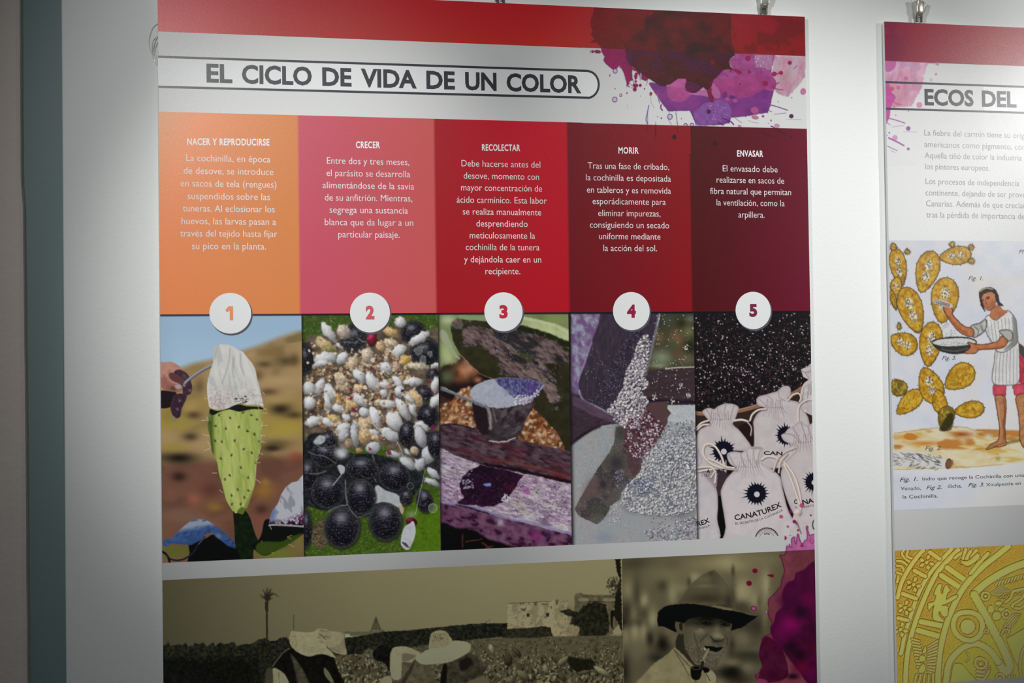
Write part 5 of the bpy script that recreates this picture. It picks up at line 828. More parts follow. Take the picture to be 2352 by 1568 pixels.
def header_splash(p):
    A = T(1340, 10, 7.84); B = T(1600, 20, 8.25); D = T(1440, 180, 5.47); G = T(1100, 0, 2.94); w = p.all(); U, V = p.U[w], p.V[w]
    p.paper(PAPER)
    red = S((HB(U)-V)/1.1+.5)
    p.C = p.C*(1-red[..., None])+header_red(p)*red[..., None]
    inr = lambda u, v: S((HB(u)-v)/1.1+.5)
    inw = lambda u, v: S((v-HB(u))/1.1+.5)
    # pale washes at the right
    wash = G([(1700, 375), (2210, 380), (2210, 440), (2200, 520), (2160, 570), (2130, 610), (2090, 655), (2030, 640), (1990, 600), (1980, 500), (1990, 440), (1900, 480), (1840, 400)])
    p.poly(jag(wash, 2, 3), (186, 140, 160), 1.4, .85, sm=False, clip=inw, tex=(12, .10, 4)); ww, mm = p.pmask(wash, 2, False)
    n = p.noise(ww, 9, 7, 2.2, 1.9, 3); hb = inw(p.U[ww], p.V[ww]); p.mix(ww, mm*hb*S((n-.5)*6)*.55, (176, 168, 176)); p.mix(ww, mm*hb*S((.45-n)*6)*.45, (172, 112, 140)); p.blob(*B(1650, 1300), 13, 18, (164, 116, 124), .55, .3)
    # red-on-red mottling inside the band
    nb = p.noise(w, 30, 21, 1, .4, 3); p.mix(w, red*S((U-1520)/60)*S((nb-.48)*5)*.6, (98, 26, 34)); p.mix(w, red*S((U-1620)/60)*S((.45-nb)*6)*.5, (140, 34, 40))
    p.poly(B([(900, 680), (1000, 700), (1080, 640), (1150, 760), (1100, 820), (980, 830), (900, 780)]), (92, 24, 30), 2, .5, clip=inr); p.line(B([(1520, 600), (1560, 700), (1530, 800)]), 3, (84, 30, 34), .6, 1.5); p.line(B([(200, 100), (210, 220), (180, 270), (20, 265)]), 1.2, (56, 14, 20), .7); p.line(B([(380, 140), (410, 220), (470, 265), (560, 250), (640, 300)]), 1.4, (60, 18, 22), .7)
    # magenta area
    mag = B([(715, 850), (1500, 860), (1470, 930), (1420, 1080), (1420, 1200), (1470, 1330), (1500, 1400), (1490, 1480), (1450, 1600), (1400, 1700), (200, 1700), (230, 1480), (260, 1400), (380, 1290), (500, 1160), (600, 1140), (700, 1180), (650, 1080), (605, 1010), (640, 960), (710, 910)])
    p.poly(mag, (148, 68, 126), 1, .97, sm=False, clip=inw, tex=(16, .1, 5)); wm, m2 = p.pmask(mag, 2, False); n = p.noise(wm, 10, 31, 1, 0, 3); hb = inw(p.U[wm], p.V[wm]); p.mix(wm, m2*hb*S((n-.5)*6)*.4, (160, 96, 148)); p.mix(wm, m2*hb*S((.42-n)*6)*.4, (136, 44, 104))
    p.poly(B([(1100, 880), (1300, 880), (1430, 880), (1430, 1050), (1380, 1160), (1240, 1100), (1130, 1080)]), (166, 128, 158), 3, .8, clip=inw, tex=(4, .15, 3)); p.grains(60, inpoly(B([(1090, 880), (1300, 900), (1260, 1170), (1120, 1100)])), (.5, 1.6), [(206, 196, 206), (150, 70, 130)], 3, .8)
    # violet area
    vio = G([(1150, 560), (1200, 560), (1270, 585), (1480, 600), (1700, 660), (1850, 620), (1900, 600), (1985, 620), (1970, 700), (1950, 760), (1900, 765), (1800, 785), (1700, 790), (1690, 830), (1600, 845), (1480, 845), (1450, 800), (1430, 745), (1280, 750), (1240, 700), (1200, 640), (1165, 590)])
    p.poly(jag(vio, .8, 3), (118, 54, 124), 1, .97, sm=False, tex=(20, .12, 8), edge=((84, 30, 96), .5)); wv, mv = p.pmask(vio, 2, False); n = p.noise(wv, 20, 37, 1, 0, 2); p.mix(wv, mv*S((n-.5)*5)*.5, (134, 62, 130)); p.mix(wv, mv*S((.42-n)*5)*.5, (104, 50, 118))
    p.poly(G([(1270, 590), (1330, 530), (1390, 510), (1410, 560), (1440, 620), (1400, 670), (1350, 690), (1290, 670)]), (166, 76, 132), 2, .9, tex=(8, .12, 3)); p.poly(D([(900, 160), (930, 110), (970, 105), (1010, 150), (1030, 200), (1020, 230), (960, 220), (800, 200), (810, 180)]), (176, 110, 156), 1.4, .9, tex=(5, .15, 3))
    p.poly(D([(1040, 90), (1070, 50), (1120, 80), (1160, 150), (1180, 200), (1160, 250), (1110, 250), (1060, 200)]), (172, 96, 146), 1.2, .9, edge=((150, 60, 120), .5)); p.poly(D([(1080, 30), (1250, 0), (1600, -40), (1850, 0), (1860, 130), (1750, 130), (1650, 180), (1560, 220), (1480, 240), (1390, 240), (1350, 200), (1250, 240), (1180, 220), (1160, 130)]), (154, 64, 122), 1.6, .92, tex=(12, .14, 4))
    p.poly(D([(840, 430), (900, 380), (960, 310), (1060, 290), (1150, 270), (1250, 300), (1320, 400), (1290, 500), (1180, 560), (1000, 590), (880, 585), (850, 520)]), (128, 84, 150), 1.5, .85, tex=(8, .15, 12)); n = 0
    p.grains(70, inpoly(D([(1000, 320), (1250, 340), (1300, 470), (1150, 540), (1000, 500)])), (.4, 1.4), [(186, 164, 200), (160, 120, 176)], 5, .7); p.ell(*D(1028, 416), 5, None, 0, (86, 36, 78)); p.ell(*D(1028, 416), 5, None, 0, (60, 24, 60), .7, .7, 1)
    for q in ([(1200, 500), (1300, 540), (1340, 580)], [(1150, 560), (1210, 585)], [(790, 400), (840, 500), (870, 590)], [(900, 360), (950, 310), (1030, 292)]): p.line(D(q), 3 if q[0][0] > 1000 else 1.6, (92, 40, 112), .9)
    # carmine left part
    car = A([(200, -20), (230, -20), (700, -20), (1340, -20), (1340, 60), (1220, 160), (1120, 230), (1100, 300), (1100, 380), (1000, 480), (880, 580), (740, 700), (760, 800), (790, 1000), (840, 1080), (900, 1150), (1000, 1220), (1060, 1260), (1180, 1330), (1120, 1380), (1040, 1340), (960, 1210), (880, 1170), (870, 1260), (890, 1360), (830, 1390), (820, 1440), (785, 1480), (770, 1380), (740, 1260), (690, 1160), (650, 1100), (600, 1150), (540, 1170), (470, 1130), (410, 1080), (370, 1010), (380, 930), (330, 860), (330, 800), (290, 740), (240, 690), (120, 690), (200, 620), (130, 540), (170, 490), (130, 400), (130, 270), (180, 150)])
    p.poly(jag(car, .5, 3), (100, 18, 30), 1, .96, sm=False, clip=inr, tex=(26, .12, 9)); p.poly(jag(car, .8, 2.6), (128, 22, 76), .9, .98, sm=False, clip=inw, tex=(20, .10, 9), edge=((92, 10, 60), .4))
    for q, r in (((650, 240), 5.6), ((640, 580), 4.4), ((690, 680), 5)): p.ell(*A(*q), r, r*1.1, 0, (66, 12, 24), .7, .8, 1.3)
    # deep dark centre
    dk = A([(1300, -20), (2250, -20), (2250, 1500)])[:2]+B([(380, -60), (650, -60), (645, 110), (650, 300), (640, 420), (660, 640), (715, 760), (715, 880), (640, 940), (605, 1010), (640, 1100), (700, 1170), (600, 1140), (500, 1160), (380, 1290), (260, 1400), (240, 1480), (240, 1570)])+D([(1090, 0), (1040, 90), (1030, 150), (1080, 230), (1080, 280), (1050, 290), (1030, 230), (1010, 150), (960, 105), (900, 150), (870, 170), (780, 150), (740, 110), (760, 60), (740, 0), (640, 0), (560, 60), (480, 95), (420, 90), (340, 40), (280, 0)])+A([(1180, 1330), (1000, 1220), (840, 1080), (790, 1000), (740, 700), (880, 580), (1000, 480), (1100, 380), (1080, 290), (1120, 230), (1240, 170)])
    p.poly(dk, (74, 14, 26), 1.2, .97, sm=False, clip=inr, tex=(30, .2, 3)); p.poly(dk, (72, 14, 34), 1.2, .98, sm=False, clip=inw, tex=(24, .2, 5), edge=((58, 8, 26), .5))
    wd, md = p.pmask(dk, 2, False); Ud, Vd = p.U[wd], p.V[wd]; n = p.noise(wd, 26, 51, 1.3, .2, 3); n2 = p.noise(wd, 20, 57, 2, .1, 3); ir, iw = inr(Ud, Vd), inw(Ud, Vd)
    p.mix(wd, md*ir*S((n-.52)*6)*.6, (104, 20, 30)); p.mix(wd, md*ir*S((.42-n)*7)*.6, (54, 12, 22)); p.mix(wd, md*iw*S((n2-.55)*7)*.6, (70, 24, 66)); p.mix(wd, md*iw*S((.4-n2)*6)*.4, (92, 16, 34))
    for f, x, y, rx, ry, c, a in [(A, 1560, 350, 200, 130, (108, 20, 30), .6), (A, 1650, 560, 130, 100, (112, 22, 30), .6), (A, 1160, 350, 60, 110, (44, 12, 22), .7), (A, 1950, 830, 130, 130, (42, 10, 22), .8), (A, 1040, 870, 130, 40, (72, 26, 66), .7), (A, 1700, 930, 130, 50, (70, 24, 66), .6), (A, 830, 950, 40, 110, (78, 30, 88), .9), (B, 700, 560, 120, 100, (124, 26, 34), .5), (B, 300, 1010, 50, 60, (124, 22, 42), .7), (B, 460, 960, 60, 60, (70, 24, 66), .7), (B, 640, 880, 60, 70, (64, 26, 66), .8), (B, 560, 740, 80, 60, (58, 14, 26), .7), (B, 780, 740, 90, 60, (128, 22, 30), .6)]:
        x, y = f(x, y); ss = f.s; p.blob(x, y, rx/ss, ry/ss, c, a)
    p.poly(A([(1850, 1400), (1930, 1390), (2080, 1450), (2090, 1540), (2000, 1600), (1860, 1560), (1830, 1480)]), (88, 24, 70), 1, .9, tex=(3, .3, 4)); p.line(D([(1040, 150), (1050, 240), (1070, 280)]), 8, (128, 26, 62), .9, 1.2); p.poly(B([(690, 1150), (760, 1145), (840, 1180), (860, 1220), (800, 1240), (720, 1190)]), (138, 32, 82), 1)
    # drops and threads
    for x, y, rx, ry, c in [(165, 850, 3.4, 3.2, 0), (255, 852, 7.4, 4, 0), (945, 1290, 3.8, 8, 1), (942, 1388, 3, 3, 1), (938, 1460, 6.4, 4.6, 0), (1025, 1458, 3.2, 3.6, 0), (925, 1530, 4.4, 5, 0), (1100, 1335, 6.4, 4.2, 1), (475, 1280, 1.2, 2.8, 2), (570, 1518, 1.2, 1.4, 2), (845, 1430, 1.4, .8, 2), (870, 1455, 1.6, .8, 2), (820, 1480, 1.4, 2, 2), (875, 1500, 2, .8, 2), (1100, 1520, 1.6, 2, 2), (1030, 1300, 2.4, 9, 4)]:
        x, y = A(x, y); p.ell(x, y, rx, ry, .1, [(126, 20, 70), (134, 18, 54), (96, 46, 112), (0, 0, 0), (150, 132, 172)][c], .95)
        if rx > 3 and c < 4: p.ell(x, y, rx, ry, .1, (84, 8, 44), .5, .7, .8)
    p.line(A([(120, 820), (120, 880)]), .9, (110, 60, 60))
    for f, x, y, r, c in [(A, 572, 1200, 5.4, 0), (G, 917, 672, 6, 0), (G, 1290, 788, 6.2, 0), (G, 1395, 845, 4.6, 0), (G, 1438, 845, 5, 0), (G, 958, 643, 3.4, 1)]:
        x, y = f(x, y); p.ell(x, y, r, r*1.1, .2, (176, 150, 196) if c == 0 else (200, 190, 190), .6); p.ell(x, y, r, r*1.1, .2, (84, 34, 110) if c == 0 else (140, 30, 60), .95, .7, 1.5)
    for x, y, rx, ry, c in [(300, 195, 3, 4.4, (146, 20, 54)), (170, 222, .8, .8, (90, 70, 120)), (385, 482, 1.2, 1.2, (90, 50, 120)), (432, 500, 1.8, 2, (92, 50, 120)), (685, 507, 1.2, 1.2, (90, 50, 110)), (1710, 475, 2.8, 2.4, (116, 50, 120)), (1810, 528, 1.8, 2, (92, 50, 110)), (1776, 563, 1, 1, (92, 50, 110)), (2065, 475, 5, 5, (72, 36, 80)), (2070, 243, 1.2, 1.2, (60, 30, 60)), (1897, 293, 1, 1, (80, 40, 100)), (1885, 595, 6, 4.6, (196, 134, 168)), (2213, 165, 6.4, 7.4, (190, 104, 142)), (1740, 65, 5.6, 5.6, (150, 24, 66)), (1415, 598, 4, 2.6, (190, 120, 160)), (1605, 400, 9.5, 7.8, (172, 86, 140)), (1610, 490, 8, 4.6, (184, 108, 130)), (1230, 210, 5, 8, (104, 50, 120)), (1320, 235, 6, 4, (100, 44, 116)), (1260, 260, 6, 4, (170, 84, 140)), (1360, 280, 6, 4, (176, 82, 130)), (450, 170, 2, 2, (140, 40, 90)), (510, 260, 2.6, 2.6, (140, 50, 110)), (0, 185, 1.6, 2.2, (140, 20, 54)), (1420, 70, 1.6, 1.6, (100, 30, 80))]:
        x, y = D(x, y); p.ell(x, y, rx, ry, .2, c, .9)
        if rx > 2.4: p.ell(x, y, rx, ry, .2, tuple(v*.72 for v in c), .5, .7, .8)
    for f, x, y, r in [(B, 970, 940, 6), (B, 1000, 1200, 3.6), (B, 1300, 1420, 5.2), (B, 1470, 1235, 5.4), (B, 1600, 1215, 4.6), (B, 1765, 1025, 4.6), (B, 645, 1185, 2), (B, 575, 1270, 1.4), (B, 820, 1430, 1.6), (B, 280, 1530, 2), (B, 370, 1465, 1.2)]:
        x, y = f(x, y); p.ell(x, y, r, r, 0, (146, 30, 78), .9); p.ell(x, y, r, r, 0, (128, 20, 60), .6, .7, 1)
    for f, q, wd_, c in [(B, [(1500, 1240), (1600, 1210)], 2.4, (150, 36, 92)), (B, [(1440, 1480), (1520, 1520), (1640, 1540)], 1.6, (130, 28, 84)), (B, [(1490, 1440), (1560, 1400)], 2.4, (140, 40, 110)), (B, [(1840, 1140), (1900, 1080)], 1.4, (120, 60, 120)), (B, [(1465, 935), (1430, 1080)], 1.2, (120, 60, 120)), (D, [(300, 200), (300, 290), (340, 370)], 1, (140, 120, 160)), (D, [(275, 340), (255, 440), (240, 520), (260, 570)], 2.6, (116, 92, 150)), (D, [(260, 420), (262, 570)], 1, (80, 40, 110)), (D, [(615, 430), (625, 500), (632, 575)], 1.4, (92, 50, 130)), (D, [(528, 420), (528, 450)], 1, (100, 70, 130)), (D, [(520, 520), (560, 580)], 1.6, (140, 120, 160)), (D, [(1815, 335), (1900, 360), (2020, 400)], 2.2, (104, 54, 124)), (D, [(1850, 450), (2000, 435)], 1.4, (140, 100, 150)), (D, [(2000, 518), (2190, 520)], .7, (130, 110, 140)), (D, [(1780, 405), (1820, 420)], 1.4, (110, 60, 130)), (D, [(1350, 490), (1400, 530), (1440, 555)], 1.4, (130, 110, 150)), (D, [(1530, 530), (1580, 550), (1650, 560)], 1, (130, 120, 150)), (D, [(1810, 600), (1850, 615)], 2.6, (84, 44, 130)), (D, [(430, 330), (425, 370), (445, 400)], 3.2, (104, 40, 110)), (D, [(380, 200), (410, 310)], 2.4, (130, 100, 150)), (D, [(250, 40), (262, 10)], 1, (110, 90, 140)), (D, [(5, 320), (5, 380)], 1, (160, 156, 166)), (A, [(1160, 1380), (1130, 1460)], 1, (90, 80, 120)), (A, [(890, 1350), (910, 1430)], 1.2, (84, 20, 60)), (A, [(650, 1135), (690, 1140)], 2, (90, 50, 110))]:
        p.line(f(q), wd_, c, .9)
    # columns below show the drops only as darker marks
    low = S((V-CT(U))/1.0+.5); C0 = p.C.copy(); base = column_colour(p)
    p.C = C0*(1-low[..., None])+base*low[..., None]
    for f, x, y, rx, ry, a in [(D, 595, 736, 4.6, 5.8, .8), (D, 1108, 818, 6, 5.4, .45), (D, 360, 660, 1.6, 18, .5), (D, 50, 605, 2, 2, .4), (D, 250, 620, 1.2, 8, .4), (D, 636, 620, 1, 10, .4), (D, 805, 655, 2.4, 2, .3), (D, 2065, 740, 3, 3, .3)]:
        x, y = f(x, y); p.ell(x, y, rx, ry, 0, (44, 22, 30), a, 1.2)
    p.line(D([(1680, 660), (1860, 750)]), 3, (62, 28, 36), .35, 2); p.line(D([(1860, 630), (2000, 700)]), 4, (62, 30, 38), .4, 2.5)

COLS = [((222, 132, 84), (214, 134, 78)), ((198, 84, 104), (194, 88, 88)), ((158, 26, 44), (174, 30, 44)), ((104, 20, 40), (138, 22, 42)), ((82, 20, 38), (112, 30, 54))]
PAPER, PAPER2 = .66, .67
def column_colour(p):
    """ink of the five coloured columns"""
    out = np.zeros(p.U.shape+(3,))
    for k in range(5):
        t = np.clip((p.X-.2*k)/.2, 0, 1)[..., None]
        m = ((p.X >= .2*k) | (k == 0)) & ((p.X < .2*k+.2) | (k == 4))
        c = np.array(COLS[k][0])/255.*(1-t)+np.array(COLS[k][1])/255.*t
        out[m] = c[m]
    return out
def column_ink(p): p.C = column_colour(p)
def header_red(p):
    t = np.clip((p.U-1340)/500, 0, 1)[..., None]; s = np.clip((1340-p.U)/900, 0, 1)[..., None]
    v = np.clip((HB(p.U)-p.V)/80, 0, 1)[..., None]
    c = np.array([152, 40, 34])/255.*(1-t)+np.array([132, 34, 38])/255.*t
    return c*(1-s)+np.array([164, 44, 42])/255.*s-v*np.array([.03, .03, -.01])
def header_ink(p): p.C = header_red(p)

HB2 = lambda u: 140+(u-2035)*.0395
def second_splash(p):
    A = T(1840, 0, 3.92); w = p.all(); U, V = p.U[w], p.V[w]
    p.paper(PAPER2); red = S((HB2(U)-V)/1.0+.5)
    n = p.noise(w, 26, 4, 1, .5, 3); p.mix(w, red, (134, 40, 56)); p.mix(w, red*S((2110-U)/60), (116, 36, 62)); p.mix(w, red*S((.5-n)*5)*S((2100-U)/50)*.5, (142, 44, 60)); p.mix(w, red*S((U-2150)/150)*.6, (150, 52, 52))
    inw = lambda u, v: S((v-HB2(u))/1.1+.5)
    wash = A([(740, 540), (1150, 540), (1120, 620), (1100, 700), (1090, 780), (1060, 850), (1020, 900), (990, 960), (900, 965), (820, 965), (760, 960)])
    p.poly(jag(wash, 2.4, 3), (196, 138, 166), 1.5, .9, sm=False, clip=inw, tex=(14, .1, 3)); ww, mm = p.pmask(wash, 2, False); n = p.noise(ww, 12, 5, 2, 1.8, 3); iw = inw(p.U[ww], p.V[ww]); p.mix(ww, mm*iw*S((n-.5)*6)*.5, (206, 176, 196)); p.mix(ww, mm*iw*S((.45-n)*6)*.5, (180, 110, 148)); p.mix(ww, mm*iw*S((p.V[ww]-190)/8)*S((2090-p.U[ww])/10)*.35, (188, 110, 128))
    p.poly(A([(760, 548), (850, 550), (850, 600), (810, 640), (765, 640)]), (178, 92, 150), 1.2, .9, clip=inw); p.poly(A([(860, 550), (1060, 560), (1040, 600), (940, 600)]), (176, 140, 176), 2, .7, clip=inw)
    p.poly(A([(762, 755), (800, 770), (815, 830), (850, 870), (830, 920), (805, 985), (800, 1040), (780, 1090), (765, 1090)]), (186, 72, 150), 1.2, .97, tex=(8, .12, 3)); p.line(A([(820, 880), (850, 930), (905, 940)]), 2, (180, 70, 140)); p.line(A([(810, 870), (850, 880)]), 1.6, (180, 70, 140))
    for x, y, r, c in [(820, 800, 4.6, (196, 76, 104)), (875, 790, 4, (192, 100, 140)), (945, 705, 4.4, (196, 96, 140)), (1228, 575, 3.6, (192, 112, 156)), (1215, 668, 2.4, (190, 90, 140)), (1065, 945, 6.6, (204, 126, 166)), (965, 1156, 5, (136, 86, 148)), (845, 1240, 6, (206, 150, 190)), (965, 1340, 3.2, (158, 92, 160)), (967, 1000, 1.2, (110, 60, 120)), (853, 1036, 1.2, (140, 80, 150)), (794, 1195, 1.8, (130, 80, 150)), (775, 1220, 1, (130, 80, 150))]:
        x, y = A(x, y); p.ell(x, y, r, r, 0, c, .95)
        if r > 2: p.ell(x, y, r, r, 0, tuple(v*.82 for v in c), .6, .7, .9)
    p.ell(*A(1171, 719), 3.2, None, 0, (176, 100, 160), .9, .7, 1.2)
    for q, wd, c in [([(1120, 565), (1210, 575)], 2, (190, 120, 160)), ([(790, 1065), (850, 1080), (935, 1108)], 2.6, (160, 84, 160)), ([(820, 1143), (930, 1128)], 1.4, (190, 140, 190)), ([(770, 1100), (800, 1125)], 1.6, (160, 84, 160)), ([(920, 1186), (1045, 1188)], 1, (186, 150, 184)), ([(790, 1242), (860, 1275), (925, 1310)], 3.8, (158, 84, 160)), ([(778, 1315), (830, 1340), (865, 1355)], 2.2, (176, 110, 176)), ([(810, 1355), (845, 1375)], 1.4, (190, 140, 190)), ([(805, 740), (820, 670)], 1.2, (150, 120, 170))]:
        p.line(A(q), wd, c, .9)

def second_header(p):
    p.C[:] = np.array([134, 40, 56])/255.; p.mix(p.all(), S((p.U-2150)/150)*.6, (150, 52, 52))

def pad_(p, x, y, l, wd, ang, seed, dark=0, bare=0):
    """one prickly-pear pad of the old engraving: narrow at its foot, drawn with ink outline, spines and white insects"""
    rs = np.random.RandomState(seed); ca, sa = math.cos(ang), math.sin(ang)
    P = []
    for k in range(28):
        a = k/28*6.283; q = math.cos(a); h = math.sin(a)*(1+.26*q)*(1-.1*q*q)
        P.append((x+q*l*ca-h*wd*sa, y+q*l*sa+h*wd*ca))
    c = (186, 144, 48) if not dark else (112, 100, 48)
    p.poly(P, c, .9, sm=False, tex=(6, .16, seed)); w2, m = p.pmask(P, 1.4, False)
    if w2 is None: return
    n = p.noise(w2, 7, seed+5, 1, 0, 3); p.mix(w2, m*S((n-.5)*6)*.6, (212, 176, 70)); p.mix(w2, m*S((.45-n)*6)*.6, (156, 106, 32))
    d = p.sd(w2, P); p.mix(w2, m*np.exp(-(d/2.6)**2)*.55, (128, 88, 30)); U, V = p.U[w2]-x, p.V[w2]-y
    side = S((U*.6+V*.5)/wd*.9-.3); p.mix(w2, m*side*np.exp(-(d/5)**2)*.6, (92, 78, 34))
    p.mix(w2, np.exp(-(d/.75)**2)*.85, (62, 48, 24))
    if not dark and not bare:
        for f in ((.3, 0), (-.25, .1)):
            cx, cy = x+f[0]*l*ca, y+f[0]*l*sa; p.ell(cx, cy, l*.24, wd*.34, ang, (226, 220, 204), .85, 2)
            for k in range(int(l*.7)):
                a, r = rs.uniform(0, 6.28), math.sqrt(rs.rand()); px, py = r*l*.24*math.cos(a), r*wd*.36*math.sin(a)
                p.ell(cx+px*ca-py*sa, cy+px*sa+py*ca, 1.4, 1, rs.uniform(0, 3), (74, 68, 70), .85, .5, .8)
    for k in range(int(l*.9)):
        a, r = rs.uniform(0, 6.28), math.sqrt(rs.rand())*.85; px, py = r*l*math.cos(a), r*wd*math.sin(a)
        X, Y = x+px*ca-py*sa, y+px*sa+py*ca; p.line([(X, Y), (X+rs.uniform(-1.6, 1.6), Y+2.2)], .9, (66, 50, 26), .8, sm=False)
    for k in range(0, 28, 2):
        a = k/28*6.283; X, Y = P[k]; vx, vy = X-x, Y-y; L = math.hypot(vx, vy)
        p.line([(X, Y), (X+vx/L*2.8+rs.uniform(-1, 1), Y+vy/L*2.8)], .9, (46, 44, 34), .9, sm=False)

def engraving(p):
    A = T(2020, 540, 4.355); B = T(2020, 880, 4.355); w = p.all(); U, V = p.U[w], p.V[w]; rs = np.random.RandomState(4)
    p.C[:] = np.array([204, 206, 216])/255.; n = p.noise(w, 30, 3, 1, 0, 3); n2 = p.noise(w, 60, 8, 1, 0, 2)
    p.mix(w, S((n-.5)*5)*.5, (214, 212, 214)); p.mix(w, S((n2-.5)*5)*S((U-2180)/60)*.5, (212, 206, 196)); p.mix(w, S((.45-n)*5)*.4, (192, 198, 214)); p.mix(w, S((V-1080)/30)*.5, (192, 194, 208))
    # ground
    g = B([(140, 500), (400, 460), (640, 440), (800, 436), (1000, 460), (1200, 465), (1350, 470), (1500, 480), (1900, 470), (1900, 780), (1440, 790), (1200, 820), (900, 840), (600, 850), (150, 860)])
    p.poly(g, (206, 190, 140), 3, .85, sm=False); wg, mg = p.pmask(g, 3, False); n = p.noise(wg, 9, 21, 4, .05, 3); n3 = p.noise(wg, 14, 23, 3, .05, 2)
    p.mix(wg, mg*S((n-.5)*6)*.6, (214, 206, 186)); p.mix(wg, mg*S((.45-n)*6)*.6, (190, 146, 60)); p.mix(wg, mg*S((1035-p.V[wg])/8)*S((n3-.45)*7)*.75, (172, 100, 34))
    p.blob(*B(820, 510), 26, 7, (150, 72, 24), .9); p.blob(*B(450, 600), 36, 6, (190, 110, 36), .8); p.blob(*B(300, 530), 26, 5, (196, 122, 40), .8); p.blob(*B(1090, 530), 10, 6, (196, 204, 206), .8)
    p.line(B([(150, 500), (640, 438), (860, 440), (960, 470), (1180, 465)]), 1.2, (140, 104, 44), .7); p.line(B([(150, 862), (600, 850), (900, 838), (1240, 810)]), 1.2, (150, 120, 60), .7); p.line(B([(1260, 600), (1400, 570)]), 7, (96, 88, 40), .7, 3); p.line(B([(1100, 760), (1200, 740), (1440, 760)]), 3, (196, 172, 110), .9); p.blob(*B(1185, 755), 6, 5, (150, 130, 60), .8)
    # deer tail (fig. 2)
    t = B([(130, 690), (300, 678), (420, 690), (560, 730), (660, 760), (680, 800), (660, 850), (520, 840), (300, 836), (130, 820)]); p.poly(t, (202, 200, 198), 1.2); wt, mt = p.pmask(t, 1.5)
    for k in range(110):
        x = 2053+rs.uniform(0, 112); yt = 1040+(x-2053)*.17; y = yt+rs.uniform(0, 30)-(x-2053)*.1; up = (y-yt) < 12
        p.line([(x, y), (x-rs.uniform(5, 9), y+(-4 if up else 3))], 1, (44, 44, 46) if up or rs.rand() < .3 else (110, 108, 108), .8, sm=False)
    p.ell(*B(690, 805), 7, 12, .2, (128, 84, 64)); p.ell(*B(690, 805), 7, 12, .2, (70, 44, 36), .9, .8, 1.4); p.ell(*B(720, 800), 4, 9, .2, (120, 90, 80), .8)
    # cactus
    for a in [(220, 190, 120, 26, 1.45, 1), (305, 165, 25, 24, 0, 2), (140, 120, 30, 28, 0, 4)]:
        pass
    L = [(A, 190, 320, 190, 82, 1.38, 1, 0, 0), (A, 140, 115, 34, 32, 1.5, 2, 0, 1), (A, 278, 165, 25, 26, 1.5, 3, 0, 1), (A, 165, 510, 60, 90, 0, 4, 0, 0), (A, 140, 650, 100, 30, 1.3, 16, 0, 1), (A, 475, 365, 215, 115, -1.3, 5, 0, 0), (A, 760, 205, 160, 92, -.12, 6, 0, 0), (A, 725, 92, 26, 26, 0, 7, 0, 1), (A, 915, 120, 30, 28, 0, 8, 0, 1), (A, 918, 260, 32, 30, 0, 9, 0, 1), (A, 650, 650, 230, 135, -1.45, 10, 0, 0),
         (A, 320, 750, 240, 120, 1.25, 11, 0, 0), (A, 240, 1080, 145, 110, .45, 12, 0, 0), (A, 197, 910, 34, 20, 1.5, 13, 0, 1), (A, 510, 1090, 225, 112, -1.45, 14, 0, 0), (A, 800, 1420, 170, 120, -.65, 15, 0, 1)]
    for f, x, y, l, wd, an, sd_, dk, br in L:
        x, y = f(x, y)
        if abs(an) > .9 and l > 100: an += 3.14159 if False else 0
        pad_(p, x, y, l/4.355, wd/4.355, an+math.pi if sd_ in (1, 5, 10, 11, 14, 16) and an > 0 else an, sd_, dk, br)
    for f, x, y, l, wd, an, sd_, dk, br in [(B, 190, 40, 90, 80, .9, 30, 1, 0), (B, 300, 190, 165, 88, -.75, 31, 0, 1), (B, 510, 20, 190, 118, 1.2, 32, 0, 0), (B, 600, 180, 120, 72, 1.4, 33, 0, 1), (B, 900, 265, 150, 84, -.15, 34, 0, 1), (B, 665, 350, 125, 80, -1.35, 35, 1, 0)]:
        x, y = f(x, y); pad_(p, x, y, l/4.355, wd/4.355, an, sd_, dk, br)
    p.poly(B([(640, 380), (700, 300), (740, 320), (720, 460), (600, 470)]), (44, 44, 30), 2.5, .75)
    # falling insects and bowl
    p.grains(46, inpoly(A([(620, 860), (720, 860), (770, 1020), (640, 1020)])), (1.1, 1.6), [(226, 224, 222)], 5, .9, (70, 66, 70), .9, .5)
    p.poly(A([(525, 1075), (560, 1045), (700, 1020), (850, 1020), (950, 1045), (970, 1080), (930, 1130), (860, 1170), (760, 1185), (640, 1165), (560, 1120)]), (52, 52, 52), 1, edge=((24, 24, 24), .8)); p.poly(A([(525, 1075), (580, 1045), (720, 1026), (860, 1026), (950, 1050), (965, 1075), (920, 1095), (800, 1110), (660, 1115), (570, 1100)]), (198, 198, 198), 1, edge=((52, 50, 48), .9)); p.grains(70, inpoly(A([(560, 1060), (900, 1050), (900, 1090), (620, 1100)])), (1, 1.5), [(218, 218, 218)], 6, .9, (84, 82, 84), .9, .5); p.line(A([(620, 1140), (760, 1160), (880, 1130)]), 2, (120, 120, 116), .7, 2)
    # figure gathering the insects
    skin, sk2, ink = (178, 112, 74), (128, 70, 44), (60, 34, 26)
    p.poly(A([(1380, 1070), (1446, 1110), (1600, 1300), (1640, 1560), (1380, 1470), (1390, 1200)])+[], (176, 56, 72), 1.2, sm=False, tex=(8, .2, 3)); p.poly(A([(1370, 1060), (1450, 1140), (1460, 1240), (1380, 1140)]), (66, 70, 66), 1.4)
    for f, q in ((B, [(1140, 20), (1180, 5), (1260, 10), (1262, 90), (1252, 130), (1150, 125), (1135, 70)]), (B, [(1340, 20), (1480, 0), (1560, 20), (1540, 120), (1370, 125), (1345, 70)])): p.poly(f(q), (190, 74, 92), 1, tex=(6, .2, 5), edge=((110, 40, 46), .6))
